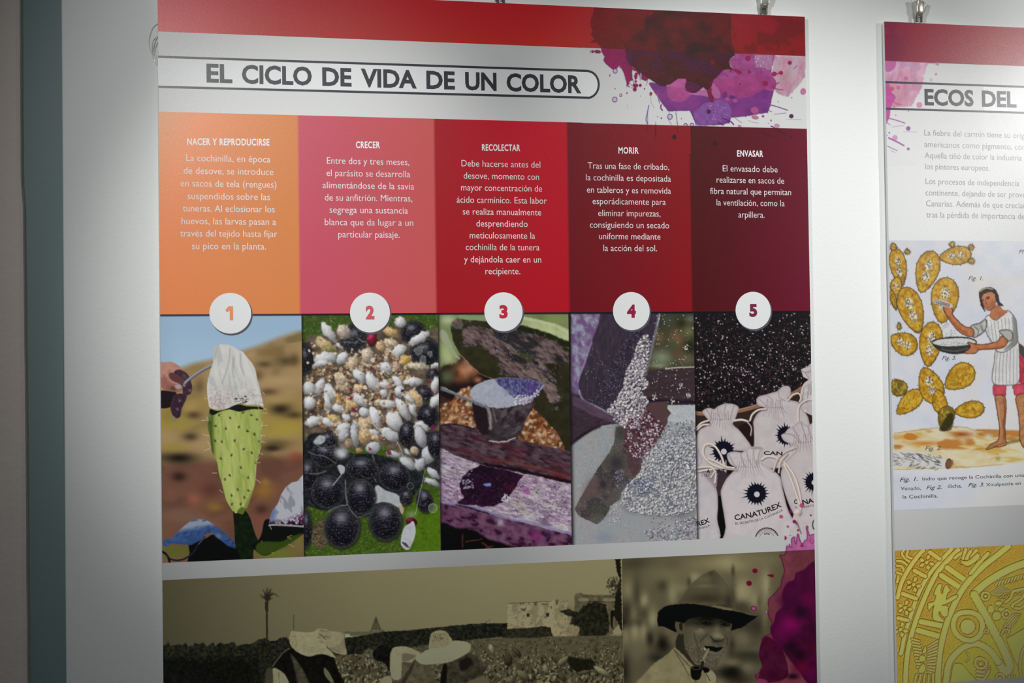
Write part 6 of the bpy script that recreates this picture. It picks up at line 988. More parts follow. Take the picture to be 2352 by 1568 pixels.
    for q in ([(1160, 125), (1250, 130), (1268, 250), (1255, 400), (1262, 560), (1272, 600), (1240, 628), (1150, 640), (1080, 662), (1072, 648), (1130, 600), (1190, 560), (1200, 440), (1180, 300), (1165, 200)], [(1370, 125), (1540, 115), (1540, 300), (1500, 450), (1480, 560), (1520, 640), (1450, 650), (1405, 560), (1402, 440), (1390, 300)]):
        p.poly(B(q), (172, 118, 82), 1, tex=(7, .16, 4), edge=((70, 44, 32), .8))
    p.line(B([(1240, 160), (1255, 280), (1240, 400), (1248, 560)]), 3, (112, 66, 42), .7, 2); p.line(B([(1180, 180), (1200, 320), (1215, 440)]), 2, (206, 158, 122), .7, 1.5); p.line(B([(1240, 600), (1150, 630)]), 2, (110, 62, 48), .8)
    p.poly(A([(1380, 1060), (1300, 1120), (1170, 1150), (1150, 1260), (1130, 1380), (1140, 1480), (1260, 1500), (1390, 1470), (1400, 1300), (1395, 1120)]), (206, 204, 204), 1, edge=((80, 76, 76), .7), tex=(10, .06, 4))
    for k in range(7): p.line(A([(1180+k*33, 1160-k*4), (1165+k*35, 1300), (1160+k*36, 1480)]), 1.1, (92, 92, 104), .75)
    tor = A([(1095, 800), (1160, 850), (1230, 800), (1270, 750), (1320, 780), (1365, 850), (1375, 960), (1380, 1060), (1330, 1120), (1240, 1170), (1165, 1150), (1120, 1060), (1080, 1000), (1050, 900), (1060, 830)]); p.poly(tor, (208, 206, 204), 1, edge=((72, 70, 70), .8), tex=(10, .07, 6))
    for k in range(8): p.line(A([(1075+k*36, 850-k*4+(20 if k in (2, 3) else 0)), (1090+k*35, 950), (1110+k*32, 1100)]), 1.1, (96, 100, 116), .7)
    p.poly(A([(1330, 800), (1365, 860), (1385, 1000), (1375, 1080), (1300, 1130), (1240, 1150), (1320, 1060), (1340, 940)]), (96, 100, 92), 2, .7)
    p.poly(A([(1060, 840), (1000, 880), (920, 905), (915, 960), (940, 1020), (1000, 1000), (1055, 950), (1070, 900)]), (172, 172, 166), 1, edge=((54, 54, 52), .9), tex=(6, .2, 3)); p.line(A([(950, 910), (990, 960), (980, 1010)]), 2, (84, 86, 80), .8); p.line(A([(1010, 900), (1040, 960)]), 3, (90, 92, 86), .7, 2)
    # arms
    p.poly(A([(640, 720), (680, 700), (730, 740), (730, 790), (780, 850), (850, 910), (920, 930), (948, 970), (930, 1012), (870, 1005), (790, 960), (730, 890), (690, 830), (650, 760)]), skin, 1, tex=(7, .15, 3), edge=(ink, .8)); p.line(A([(700, 820), (780, 920), (880, 985)]), 3, sk2, .6, 2)
    p.poly(A([(1220, 1010), (1275, 1030), (1280, 1080), (1220, 1130), (1100, 1140), (1000, 1145), (960, 1180), (860, 1182), (850, 1170), (900, 1130), (905, 1100), (880, 1080), (900, 1072), (960, 1090), (1060, 1090), (1180, 1060)]), skin, 1, tex=(7, .15, 5), edge=(ink, .8)); p.line(A([(980, 1140), (1120, 1135), (1240, 1110)]), 3, sk2, .7, 2)
    p.poly(A([(1200, 960), (1260, 945), (1320, 960), (1330, 1020), (1300, 1060), (1240, 1010)]), (168, 168, 162), 1, edge=((54, 54, 52), .9))
    p.poly(A([(540, 640), (600, 640), (680, 665), (730, 700), (720, 725), (660, 715), (600, 700), (550, 680)]), (190, 186, 184), 1)
    for k in range(16): p.line(A([(545+rs.uniform(0, 20), 630+k*4), (620, 660+k*2.5), (700, 700+rs.uniform(-8, 14))]), 1, (52, 50, 52) if k % 2 else (210, 206, 204), .8)
    p.line(A([(650, 680), (700, 690)]), 3, (176, 112, 92), .9)
    # head
    p.poly(A([(1110, 740), (1190, 690), (1230, 740), (1280, 760), (1240, 800), (1160, 840), (1100, 810), (1110, 770)]), skin, 1, tex=(8, .15, 6)); p.line(A([(1100, 800), (1130, 840), (1190, 830), (1275, 765)]), 1.2, sk2, .8)
    p.poly(A([(995, 600), (1000, 560), (1050, 525), (1110, 520), (1160, 545), (1190, 600), (1200, 660), (1230, 690), (1240, 705), (1190, 700), (1160, 640), (1100, 570), (1030, 620), (1050, 740), (1035, 735), (1010, 680)]), (38, 36, 34), 1)
    p.poly(A([(1020, 620), (1060, 580), (1120, 565), (1155, 600), (1165, 660), (1150, 710), (1110, 745), (1080, 748), (1050, 720), (1030, 670)]), skin, 1, tex=(7, .12, 9), edge=(ink, .6)); p.ell(*A(1140, 608), 3.4, 5.4, .2, (184, 122, 84)); p.blob(*A(1060, 600), 6, 4, (206, 146, 106), .7); p.blob(*A(1130, 680), 5, 8, sk2, .5)
    p.ell(*A(1085, 630), 4, 1.8, -.1, (40, 26, 20)); p.ell(*A(1032, 648), 3, 1.6, -.1, (40, 26, 20)); p.line(A([(1065, 618), (1105, 614)]), 1.2, (50, 30, 22)); p.line(A([(1060, 640), (1066, 680), (1080, 690)]), 1.4, (90, 46, 30)); p.line(A([(1080, 718), (1110, 712)]), 1.6, (120, 44, 36))
    p.line(A([(1010, 560), (1060, 530), (1130, 540)]), 3, (172, 160, 130), .9)
    for q in ([(1190, 680), (1235, 705)], [(1010, 690), (1045, 740), (1055, 760)]): p.line(A(q), 2.4, (48, 46, 42), .8)
    p.warp(.8, 3.5, 6)
    # paper edge
    p.grains(40, lambda u, v: 1, (.4, .8), [(120, 120, 124)], 8, .6)

def carving(p):
    A = T(2020, 1220, 4.506); w = p.all(); U, V = p.U[w], p.V[w]
    # relief drawn as height, then toned like the photographed carving
    H = np.zeros(U.shape)-.2; H += (p.noise(w, 1.6, 3, 1, 0, 2)-.5)*.55
    def ridge(pts, wd, h=1., closed=False, sm=True):
        P = smooth(A(pts), 6, closed) if sm else np.array(A(pts)); wd = wd/4.506
        if closed: P = np.vstack([P, P[:1]])
        ww = p.win(P[:, 0].min()-wd*2, P[:, 1].min()-wd*2, P[:, 0].max()+wd*2, P[:, 1].max()+wd*2)
        if ww is None: return
        best = np.full(p.U[ww].shape, 1e9); uu, vv = p.U[ww], p.V[ww]
        for i in range(len(P)-1):
            ax, ay = P[i]; dx, dy = P[i+1]-P[i]; L = dx*dx+dy*dy+1e-9; t = np.clip(((uu-ax)*dx+(vv-ay)*dy)/L, 0, 1); best = np.minimum(best, (uu-ax-t*dx)**2+(vv-ay-t*dy)**2)
        d = np.sqrt(best); r = wd/2; prof = np.sqrt(np.clip(1-(d/r)**2, 0, 1))*.9+.1
        H[ww] = np.where(d < r, prof*h, np.where(d < r+1.5, np.minimum(H[ww], -1.25), H[ww]))
    def solid(pts, h=.7, sm=True, n=4):
        P = smooth(A(pts), n) if sm else np.array(A(pts)); ww = p.win(P[:, 0].min()-3, P[:, 1].min()-3, P[:, 0].max()+3, P[:, 1].max()+3)
        if ww is None: return
        d = p.sd(ww, P); H[ww] = np.where(d > 0, h*np.sqrt(np.clip(d/3.2, 0.05, 1)), np.where(d > -1.5, np.minimum(H[ww], -1.25), H[ww]))
    def dot(x, y, r, h=.8):
        solid([(x+r*math.cos(k*.785), y+r*math.sin(k*.785)) for k in range(8)], h, True, 2)
    for q in ([(250, 190), (230, 230), (280, 290), (340, 320)], [(290, 200), (280, 250), (350, 280)], [(180, 300), (240, 310), (290, 360), (280, 420)], [(180, 350), (230, 360), (250, 410)], [(180, 420), (230, 440)], [(190, 460), (180, 520)]): ridge(q, 26, .8)
    ridge([(450, 190), (380, 270), (290, 400), (220, 540), (185, 680)], 44); ridge([(740, 180), (640, 290), (520, 430), (440, 560), (370, 720), (310, 900), (260, 1060), (225, 1240), (215, 1260)], 42); ridge([(810, 190), (700, 300), (590, 430), (510, 580), (440, 740), (380, 900), (330, 1060), (290, 1240), (270, 1420), (265, 1600)], 50)
    for (x0, y0, x1, y1, wd) in [(520, 210, 620, 280, 44), (360, 400, 470, 460, 44), (240, 640, 375, 690, 44), (190, 890, 290, 915, 40)]: ridge([(x0, y0), (x1, y1)], wd, .9, sm=False)
    rs = np.random.RandomState(5)
    for cx, cy in ((485, 315), (350, 545), (262, 785), (215, 1010)):
        dot(cx, cy, 20, .8)
        for a in (0.3, 1.3, 2.6, 3.6, 5.0): solid([(cx+26*math.cos(a), cy+26*math.sin(a)), (cx+60*math.cos(a-.35), cy+60*math.sin(a-.35)), (cx+82*math.cos(a), cy+82*math.sin(a)), (cx+60*math.cos(a+.35), cy+60*math.sin(a+.35))], .7)
    for (x0, y0, x1, y1) in [(700, 370, 900, 510), (640, 450, 850, 590), (430, 930, 655, 975), (400, 1020, 630, 1085)]: ridge([(x0, y0), (x1, y1)], 58, .95, sm=False)
    ridge([(1330, 150), (1220, 240), (1080, 350), (930, 500), (830, 640), (750, 800), (690, 960), (640, 1150), (610, 1330), (600, 1600)], 60); ridge([(1120, 225), (1030, 320), (940, 430)], 40, .8)
    for q in ([(780, 270), (830, 230), (900, 200)], [(890, 180), (860, 280), (850, 320)], [(940, 200), (900, 280), (960, 310), (1030, 270)], [(1000, 190), (950, 260)]): ridge(q, 34, .8)
    solid([(870, 300), (930, 290), (1010, 220), (1030, 270), (930, 350), (870, 340), (830, 290)], .8)
    # lizard figure
    solid([(600, 550), (640, 545), (630, 620), (650, 640), (660, 590), (690, 545), (720, 590), (740, 600), (700, 640), (690, 700), (740, 670), (800, 650), (790, 690), (700, 740), (640, 760), (700, 770), (700, 870), (650, 870), (620, 820), (610, 860), (650, 900), (660, 930), (560, 910), (545, 840), (560, 760), (510, 810), (500, 740), (560, 720), (580, 660), (560, 640)], .9)
    for k in range(13): x = 345+k*6; ridge([(x-10, 1110+k*32), (x+60, 1130+k*30)] if k < 10 else [(x, 1300+k*16), (x-30, 1560)], 22, .7)
    for k in range(12): ridge([(600-k*4, 1130+k*34), (500, 1190+k*26)], 22, .7)
    solid([(400, 1440), (430, 1380), (460, 1370), (470, 1430), (440, 1460)], .8); dot(440, 1310, 34, .7); solid([(440, 1260), (470, 1180), (480, 1240)], .7)
    for k in range(5): ridge([(380+k*42, 1480), (360+k*48, 1560)], 22, .6)
    # big band, ring and loops
    ridge([(1520, 320), (1380, 370), (1240, 440), (1100, 530), (970, 640)], 74); ridge([(975, 650), (1080, 840), (1200, 1060), (1300, 1260), (1345, 1390), (1300, 1450), (1230, 1350)], 80, 1.)
    ridge([(1230, 1350), (1140, 1230), (1020, 1160), (900, 1180), (790, 1260), (710, 1380), (680, 1600)], 62); ridge([(905, 830), (1010, 860), (1060, 950), (1040, 1060), (960, 1120), (870, 1110), (790, 1050), (760, 960), (800, 860)], 52, .95, True); dot(910, 980, 78, .95)
    solid([(770, 1370), (850, 1370), (920, 1450), (990, 1530), (1000, 1600), (750, 1600), (750, 1440)], .55); ridge([(905, 1250), (925, 1300), (900, 1340)], 12, .8); ridge([(990, 1370), (1000, 1320), (1050, 1310), (1100, 1340), (1090, 1400), (1030, 1410)], 26, .8, True); dot(1045, 1365, 22, .7)
    for k in range(3): ridge([(1010, 1440+k*38), (1080, 1450+k*36), (1130, 1400+k*20)], 26, .7)
    ridge([(1210, 1500), (1240, 1470), (1280, 1490), (1280, 1530), (1240, 1550)], 22, .8, True); dot(1245, 1510, 14)
    for x, y, r in ((1095, 665, 40), (1310, 850, 40), (1105, 1030, 16)):
        ridge([(x+r*math.cos(k), y+r*math.sin(k)) for k in (0, 1.05, 2.1, 3.14, 4.2, 5.2)], 20, .8, True); dot(x, y, r*.38, .6)
    for k in range(10):
        x, y = 1200+k*32, 560-k*9; ridge([(x, y), (x+20, y-40), (x+55, y-30)], 16, .6)
    for k in range(9): ridge([(1150+k*20, 640+k*6), (1250+k*16, 560+k*8)], 13, .55)
    for k in range(9): ridge([(1220+k*26, 690-k*6), (1300+k*20, 640)], 12, .55)
    ridge([(1300, 730), (1350, 690), (1380, 620), (1440, 600), (1500, 590)], 26, .8); ridge([(1400, 790), (1370, 760), (1460, 700), (1500, 640)], 26, .8); ridge([(1400, 790), (1460, 790), (1520, 740)], 26, .7)
    for x, y, a, b in ((1150, 800, 34, 40), (1210, 870, 46, 46), (1230, 740, 36, 24), (1260, 800, 34, 20)): solid([(x+a*math.cos(k*.785), y+b*math.sin(k*.785)) for k in range(8)], .7)
    for k in range(4): ridge([(1250, 1060+k*2), (1330-k*6, 1010-k*24), (1400-k*10, 930-k*20), (1450-k*12, 850)], 15, .5)
    ridge([(1260, 1060), (1290, 1010), (1340, 1020), (1320, 1070)], 18, .7); solid([(1310, 1110), (1600, 940), (1600, 1200), (1480, 1200), (1440, 1400), (1400, 1330)], .45, False); ridge([(1520, 1150), (1470, 1260), (1450, 1400), (1470, 1520)], 22, .6)
    for k in range(3): ridge([(1340+k*26, 1490), (1330+k*26, 1560)], 16, .6)
    # beyond the frame the discs simply go on
    uo = np.hypot(U-2560, V-1560)
    far = U > 2362; H = np.where(far, np.sin(uo/9.)*.6+.1, H)
    gx = np.gradient(H, axis=1); gy = np.gradient(H, axis=0); light = np.clip(.5-(gx*.9+gy*1.3)*.5, 0, 1)
    tone = np.clip(.40+.26*H+(light-.5)*.9, 0, 1)
    c0, c1, c2 = np.array([84, 56, 18])/255., np.array([178, 144, 60])/255., np.array([206, 186, 120])/255.
    t = tone[..., None]; p.C = np.where(t < .5, c0+(c1-c0)*t*2, c1+(c2-c1)*(t-.5)*2); p.mix(w, p.noise(w, 24, 9, 1, 0, 2)*.25, (160, 140, 60)); p.C = np.clip(p.C*1.14, 0, 1)

# ---------------------------------------------------------------- materials
def nodes(name):
    m = bpy.data.materials.new(name); m.use_nodes = True; nt = m.node_tree
    return m, nt, nt.nodes['Principled BSDF']
def plain(name, c, rough=.5, metal=0., spec=.5, bump=0., scale=400., var=0., vscale=20.):
    m, nt, b = nodes(name)
    b.inputs['Roughness'].default_value = rough; b.inputs['Metallic'].default_value = metal; b.inputs['Specular IOR Level'].default_value = spec
    tc = nt.nodes.new('ShaderNodeTexCoord')
    if var:
        n = nt.nodes.new('ShaderNodeTexNoise'); n.inputs['Scale'].default_value = vscale; n.inputs['Detail'].default_value = 4
        r = nt.nodes.new('ShaderNodeMixRGB'); r.inputs[1].default_value = tuple(v*(1-var) for v in c)+(1,); r.inputs[2].default_value = tuple(min(1, v*(1+var)) for v in c)+(1,)
        nt.links.new(tc.outputs['Object'], n.inputs['Vector']); nt.links.new(n.outputs['Fac'], r.inputs[0]); nt.links.new(r.outputs[0], b.inputs['Base Color'])
    else: b.inputs['Base Color'].default_value = tuple(c)+(1,)
    if bump:
        n2 = nt.nodes.new('ShaderNodeTexNoise'); n2.inputs['Scale'].default_value = scale; n2.inputs['Detail'].default_value = 3
        bp = nt.nodes.new('ShaderNodeBump'); bp.inputs['Strength'].default_value = bump; bp.inputs['Distance'].default_value = .001
        nt.links.new(tc.outputs['Object'], n2.inputs['Vector']); nt.links.new(n2.outputs['Fac'], bp.inputs['Height']); nt.links.new(bp.outputs[0], b.inputs['Normal'])
    return m
PR, PS = .35, .48                 # gloss of the printed vinyl
def satin(m, nt, b):
    """fine orange-peel of the laminated print"""
    b.inputs['Roughness'].default_value = PR; b.inputs['Specular IOR Level'].default_value = PS
    tc = nt.nodes.new('ShaderNodeTexCoord'); n2 = nt.nodes.new('ShaderNodeTexNoise'); n2.inputs['Scale'].default_value = 900; n2.inputs['Detail'].default_value = 2
    bp = nt.nodes.new('ShaderNodeBump'); bp.inputs['Strength'].default_value = .22; bp.inputs['Distance'].default_value = .0006
    nt.links.new(tc.outputs['Object'], n2.inputs['Vector']); nt.links.new(n2.outputs['Fac'], bp.inputs['Height']); nt.links.new(bp.outputs[0], b.inputs['Normal'])
def ink(name, c):
    m, nt, b = nodes(name); b.inputs['Base Color'].default_value = tuple(c)+(1,); satin(m, nt, b); return m
M_PRINT, _nt, _b = nodes('printed_ink'); satin(M_PRINT, _nt, _b)
_at = _nt.nodes.new('ShaderNodeAttribute'); _at.attribute_name = 'ink'; _nt.links.new(_at.outputs['Color'], _b.inputs['Base Color'])
M_PAPER = ink('panel_white', (PAPER*.985, PAPER, PAPER)); M_BRIGHT = ink('bright_white_ink', (.775, .79, .80)); M_PAPER2 = ink('second_panel_white', (PAPER2*.985, PAPER2, PAPER2))
M_TITLE = ink('slate_ink', (.030, .032, .042)); M_WHITE = ink('white_lettering', (.80, .80, .82)); M_SOFT = ink('body_white_lettering', (.72, .70, .72))
M_GREY = ink('grey_lettering', (.26, .26, .27)); M_SACK = ink('black_sack_print', (.022, .022, .03)); M_OLD = ink('iron_gall_ink', (.10, .09, .085))
M_EDGE = plain('foam_board_edge', (.80, .81, .81), .6)
M_WALL = plain('painted_wall', (.795, .82, .81), .62, bump=.25, scale=260, var=.012, vscale=3)
M_TEAL = plain('grey_green_paint', (.20, .285, .285), .6, bump=.25, scale=200, var=.04, vscale=6)
M_TAUPE = plain('rough_taupe_plaster', (.66, .585, .545), .75, bump=.8, scale=120, var=.07, vscale=14)
M_FLOOR = plain('grey_floor', (.25, .25, .25), .5, bump=.2, scale=60, var=.1)
M_STEEL = plain('polished_steel', (.60, .585, .51), .30, .55, bump=.2, scale=500, var=.15, vscale=90)
M_DARKMETAL = plain('shaded_steel', (.16, .16, .14), .3, .6)

# ---------------------------------------------------------------- object helpers
def link(o, parent=None):
    COL.objects.link(o)
    if parent: o.parent = parent
    return o
def mesh_obj(name, vs, fs, mat, parent=None, smooth_=False, loc=None):
    me = bpy.data.meshes.new(name); me.from_pydata([tuple(v) for v in vs], [], [tuple(f) for f in fs]); me.update(); me.materials.append(mat)
    if smooth_:
        for p_ in me.polygons: p_.use_smooth = True
    return link(bpy.data.objects.new(name, me), parent)
def bm_obj(name, bm, mat, parent=None, sm=False):
    me = bpy.data.meshes.new(name); bmesh.ops.recalc_face_normals(bm, faces=bm.faces[:]); bm.to_mesh(me); bm.free(); me.materials.append(mat)
    if sm:
        for p_ in me.polygons: p_.use_smooth = True
    return link(bpy.data.objects.new(name, me), parent)
def box(bm, x0, x1, y0, y1, z0, z1, bev=0., seg=2):
    r = bmesh.ops.create_cube(bm, size=1.); vs = r['verts']
    for v in vs: v.co = Vector(((x0+x1)/2+v.co.x*(x1-x0), (y0+y1)/2+v.co.y*(y1-y0), (z0+z1)/2+v.co.z*(z1-z0)))
    if bev: bmesh.ops.bevel(bm, geom=list({e for v in vs for e in v.link_edges}), offset=bev, segments=seg, affect='EDGES', profile=.5)
def tag(o, label, cat, group=None):
    o['label'] = label; o['category'] = cat
    if group: o['group'] = group
def struct(o): o['kind'] = 'structure'; return o

LAY = 2e-5
def print_grid(name, X0, X1, Z0, Z1, fn, st, parent, lay, mat=None):
    """flat print whose ink is painted by fn; X right, Z up from the number row"""
    nx, nz = max(2, int(round((X1-X0)/st))+1), max(2, int(round((Z1-Z0)/st))+1)
    xs = np.linspace(X0, X1, nx); zs = np.linspace(Z1, Z0, nz); XX, ZZ = np.meshgrid(xs, zs); U, V = to_print(XX, ZZ)
    sx, sz = (X1-X0)/(nx-1), (Z1-Z0)/(nz-1)
    def inv(u, v):
        x, z = to_plane(u, v); return (x-X0)/sx, (Z1-z)/sz
    p = Pic(U, V, inv); p.X = XX; fn(p)
    C = np.clip(p.C, 0, 1); L = lin(C); E = paper_light(U, V)/.80
    A = np.clip(L/E[..., None]-.017, .0015, .88)
    n = nx*nz; co = np.zeros((n, 3), np.float32); co[:, 0] = XX.ravel(); co[:, 1] = -LAY*lay; co[:, 2] = ZZ.ravel()
    me = bpy.data.meshes.new(name); me.vertices.add(n); me.vertices.foreach_set('co', co.ravel())
    i = np.arange(nz-1)[:, None]*nx+np.arange(nx-1)[None, :]
    q = np.stack([i, i+nx, i+nx+1, i+1], -1).reshape(-1, 4).astype(np.int32); nf = len(q)
    me.loops.add(nf*4); me.loops.foreach_set('vertex_index', q.ravel()); me.polygons.add(nf)
    me.polygons.foreach_set('loop_start', np.arange(0, nf*4, 4, dtype=np.int32)); me.polygons.foreach_set('loop_total', np.full(nf, 4, np.int32))
    me.update(calc_edges=True)
    at = me.color_attributes.new('ink', 'FLOAT_COLOR', 'POINT'); col = np.ones((n, 4), np.float32); col[:, :3] = A.reshape(-1, 3); at.data.foreach_set('color', col.ravel())
    me.materials.append(mat or M_PRINT)
    return link(bpy.data.objects.new(name, me), parent)
def flat(name, pts, mat, parent, lay):
    """flat printed shape; pts are (X, Z)"""
    return mesh_obj(name, [(x, -LAY*lay, z) for x, z in pts], [list(range(len(pts)))], mat, parent)
def flat_px(name, pts, mat, parent, lay): return flat(name, [to_plane(u, v) for u, v in pts], mat, parent, lay)

def glyphs(text, bold=0., shear=0., res=3, space=1.):
    c = bpy.data.curves.new('lettering', 'FONT'); c.body = text; c.offset = bold; c.shear = shear; c.resolution_u = res; c.space_character = space; c.fill_mode = 'FRONT'
    o = bpy.data.objects.new('lettering', c); COL.objects.link(o); dg = bpy.context.evaluated_depsgraph_get(); dg.update()
    me = bpy.data.meshes.new_from_object(o.evaluated_get(dg)); vs = np.array([v.co[:2] for v in me.vertices]); fs = [tuple(p_.vertices) for p_ in me.polygons]
    bpy.data.objects.remove(o); bpy.data.curves.remove(c); bpy.data.meshes.remove(me)
    return vs, fs
def lettering(name, lines, mat, parent, lay, capmm=None, bold=0., shear=0., lift=0., res=3, space=1.):
    """lines: (text, left u, right u, v of the baseline at the left, right[, cap height m]) -> ONE mesh of printed type"""
    VS, FS = [], []
    for ln in lines:
        text, ul, ur, vl, vr = ln[:5]; cap = ln[5] if len(ln) > 5 else capmm
        vs, fs = glyphs(text, bold, shear, res, space)
        x0, z0 = to_plane(ul, vl); x1, z1 = to_plane(ur, vr)
        a, b = vs[:, 0].min(), vs[:, 0].max(); t = (vs[:, 0]-a)/(b-a); s = cap/.70
        k = sum(len(v) for v in VS)
        VS.append(np.stack([x0+(x1-x0)*t, np.full(len(t), -LAY*lay), z0+(z1-z0)*t+vs[:, 1]*s], 1)); FS += [[i+k for i in f] for f in fs]
    return mesh_obj(name, np.vstack(VS), FS, mat, parent)
def path_lettering(name, items, mat, parent, lay, bold=0., shear=0.):
    """type that follows a curve: (text, path in print coordinates, cap height in the same)"""
    VS, FS = [], []
    for text, path, cap in items:
        vs, fs = glyphs(text, bold, shear); P = smooth(path, 8, False); d = np.r_[0, np.cumsum(np.hypot(*(P[1:]-P[:-1]).T))]
        a, b = vs[:, 0].min(), vs[:, 0].max(); t = (vs[:, 0]-a)/(b-a)*d[-1]; x = np.interp(t, d, P[:, 0]); y = np.interp(t, d, P[:, 1])
        e = 1.; x2 = np.interp(t+e, d, P[:, 0]); y2 = np.interp(t+e, d, P[:, 1]); x1 = np.interp(t-e, d, P[:, 0]); y1 = np.interp(t-e, d, P[:, 1])
        L = np.hypot(x2-x1, y2-y1)+1e-9; nx_, ny_ = (y2-y1)/L, -(x2-x1)/L; h = vs[:, 1]*cap/.70
        X, Z = to_plane(x+nx_*h, y+ny_*h); k = sum(len(v) for v in VS)
        VS.append(np.stack([X, np.full(len(X), -LAY*lay), Z], 1)); FS += [[i+k for i in f] for f in fs]
    return mesh_obj(name, np.vstack(VS), FS, mat, parent)

# ---------------------------------------------------------------- setting
WY = .0098                        # face of the wall behind the print plane
def wall_box(name, x0, x1, y0, y1, z0, z1, mat, bev=0.):
    bm = bmesh.new(); box(bm, x0, x1, y0, y1, z0, z1, bev, 3); return struct(bm_obj(name, bm, mat, sm=False))
def edge_x(u, y): return to_plane(u, 784, y)[0]
XW, XT = edge_x(146, WY), edge_x(55, WY-.004)
wall_box('wall_back', XW, 4.2, WY, WY+.12, 0, 3.5, M_WALL, .0022)
wall_box('trim_1', XT-.12, XW+.05, WY+.018, WY+.10, 0, 3.5, M_TEAL)
# rough pier at the left, its arris slightly uneven
_bm = bmesh.new(); _rs = np.random.RandomState(4); _zs = np.linspace(0, 3.5, 108); _rows = []
for _z in _zs:
    _v = 784-(_z-ZB)*1490; _e = np.interp(_v, [-200, 0, 520, 545, 1100, 1568, 1800], [46, 46, 49, 53.5, 60, 63.5, 65])+_rs.uniform(-.5, .5)
    _x = to_plane(_e, 784, WY-.004)[0]+(XT-edge_x(55, WY-.004)); _x = to_plane(float(_e), float(np.clip(_v, 0, 1568)), WY-.004)[0]
    _rows.append([_bm.verts.new(q) for q in ((-1.6, WY-.004, _z), (_x-.25, WY-.004, _z), (_x-.006, WY-.004, _z), (_x-.001, WY-.0015, _z), (_x, WY+.004, _z), (_x, WY+.09, _z))])
for _a, _b2 in zip(_rows[:-1], _rows[1:]):
    for _k in range(5): _bm.faces.new((_a[_k], _a[_k+1], _b2[_k+1], _b2[_k]))
struct(bm_obj('wall_left', _bm, M_TAUPE))
wall_box('floor', -1.6, 4.2, -4.2, WY+.12, -.06, 0, M_FLOOR)
wall_box('ceiling', -1.6, 4.2, -4.2, WY+.12, 3.5, 3.56, M_WALL)

# ---------------------------------------------------------------- first panel
TH = .0065
def board(name, X0, X1, Z0, Z1, mat, parent):
    bm = bmesh.new(); box(bm, X0, X1, 0, TH, Z0, Z1, .0004, 1); o = bm_obj(name, bm, mat, parent); o.data.materials.append(M_EDGE)
    for f in o.data.polygons:
        if f.normal.y > -.5: f.material_index = 1
    return o
def root(name, x, z):
    o = bpy.data.objects.new(name, None); COL.objects.link(o); o.location = (0, 0, ZB); o.empty_display_size = .1; return o
P1 = root('information_panel', 0, 0)
tag(P1, 'tall panel with five coloured columns, numbered badges and photographs, hung on the wall', 'panel')
XR, ZT, ZH, ZC, ZPH, ZS, ZBOT = .9944, .4680, .4046, .2897, -.3525, -.3769, -.78
XL = .0020
board('board', XL, XR, ZBOT, ZT, M_PAPER, P1)
g = .00085
def col_grid(p): column_ink(p)
XSP = round(to_plane(1338, 200)[0], 4); XAR = round(to_plane(1428.6, 1290)[0], 4)
print_grid('header_band', XL, XSP, ZH, ZT, header_ink, .004, P1, 1)
print_grid('ink_splash', XSP, XR, ZC-.045, ZT, header_splash, g, P1, 2)
# title plate: brighter strip with rounded end and a dark outline
def plate(d=0.):
    v = lambda u: 0
    top = [(362, 127+d), (1349, 160.5+d)]; P = [(340 if False else 362.6, 129+d)]
    P = [(362.5, 130.5+d), (1349, 163+d)]
    cxx, cyy, rx, ry = 1349, 193.5, 26-d*.9, 30.5-d
    for k in range(1, 18):
        a = -math.pi/2+math.pi*k/18; P.append((cxx+rx*math.cos(a), cyy+.6+ry*math.sin(a)))
    P += [(1349, 224-d), (363.5, 199-d)]
    return P
_o, _i = plate(-2.9), plate(2.4)
flat_px('title_plate', plate(0), M_BRIGHT, P1, 3)
_n = len(_o); _vs = [to_plane(*q) for q in _o+_i]; mesh_obj('title_outline', [(x, -LAY*4, z) for x, z in _vs], [(k, k+1, _n+k+1, _n+k) for k in range(_n-1)], M_TITLE, P1)
_tb = lambda u: 187.6+(u-474)*.0291
lettering('title_lettering', [(t, a, b, _tb(a), _tb(b)) for t, a, b in (('EL', 474.4, 533.9), ('CICLO', 555.6, 716.5), ('DE', 740.3, 807.7), ('VIDA', 829, 957.3), ('DE', 979.5, 1045), ('UN', 1068.6, 1140.8), ('COLOR', 1163.6, 1335.4))], M_TITLE, P1, 5, .0256, bold=.034)
NAMES = [('orange', 'NACER Y REPRODUCIRSE', 430, 619, 332.5, 334), ('pink', 'CRECER', 817.5, 873, 339.5, 340), ('red', 'RECOLECTAR', 1107, 1195, 345.5, 346.5), ('wine', 'MORIR', 1420.5, 1467, 352, 352.6), ('dark_wine', 'ENVASAR', 1693, 1753, 359, 359.8)]
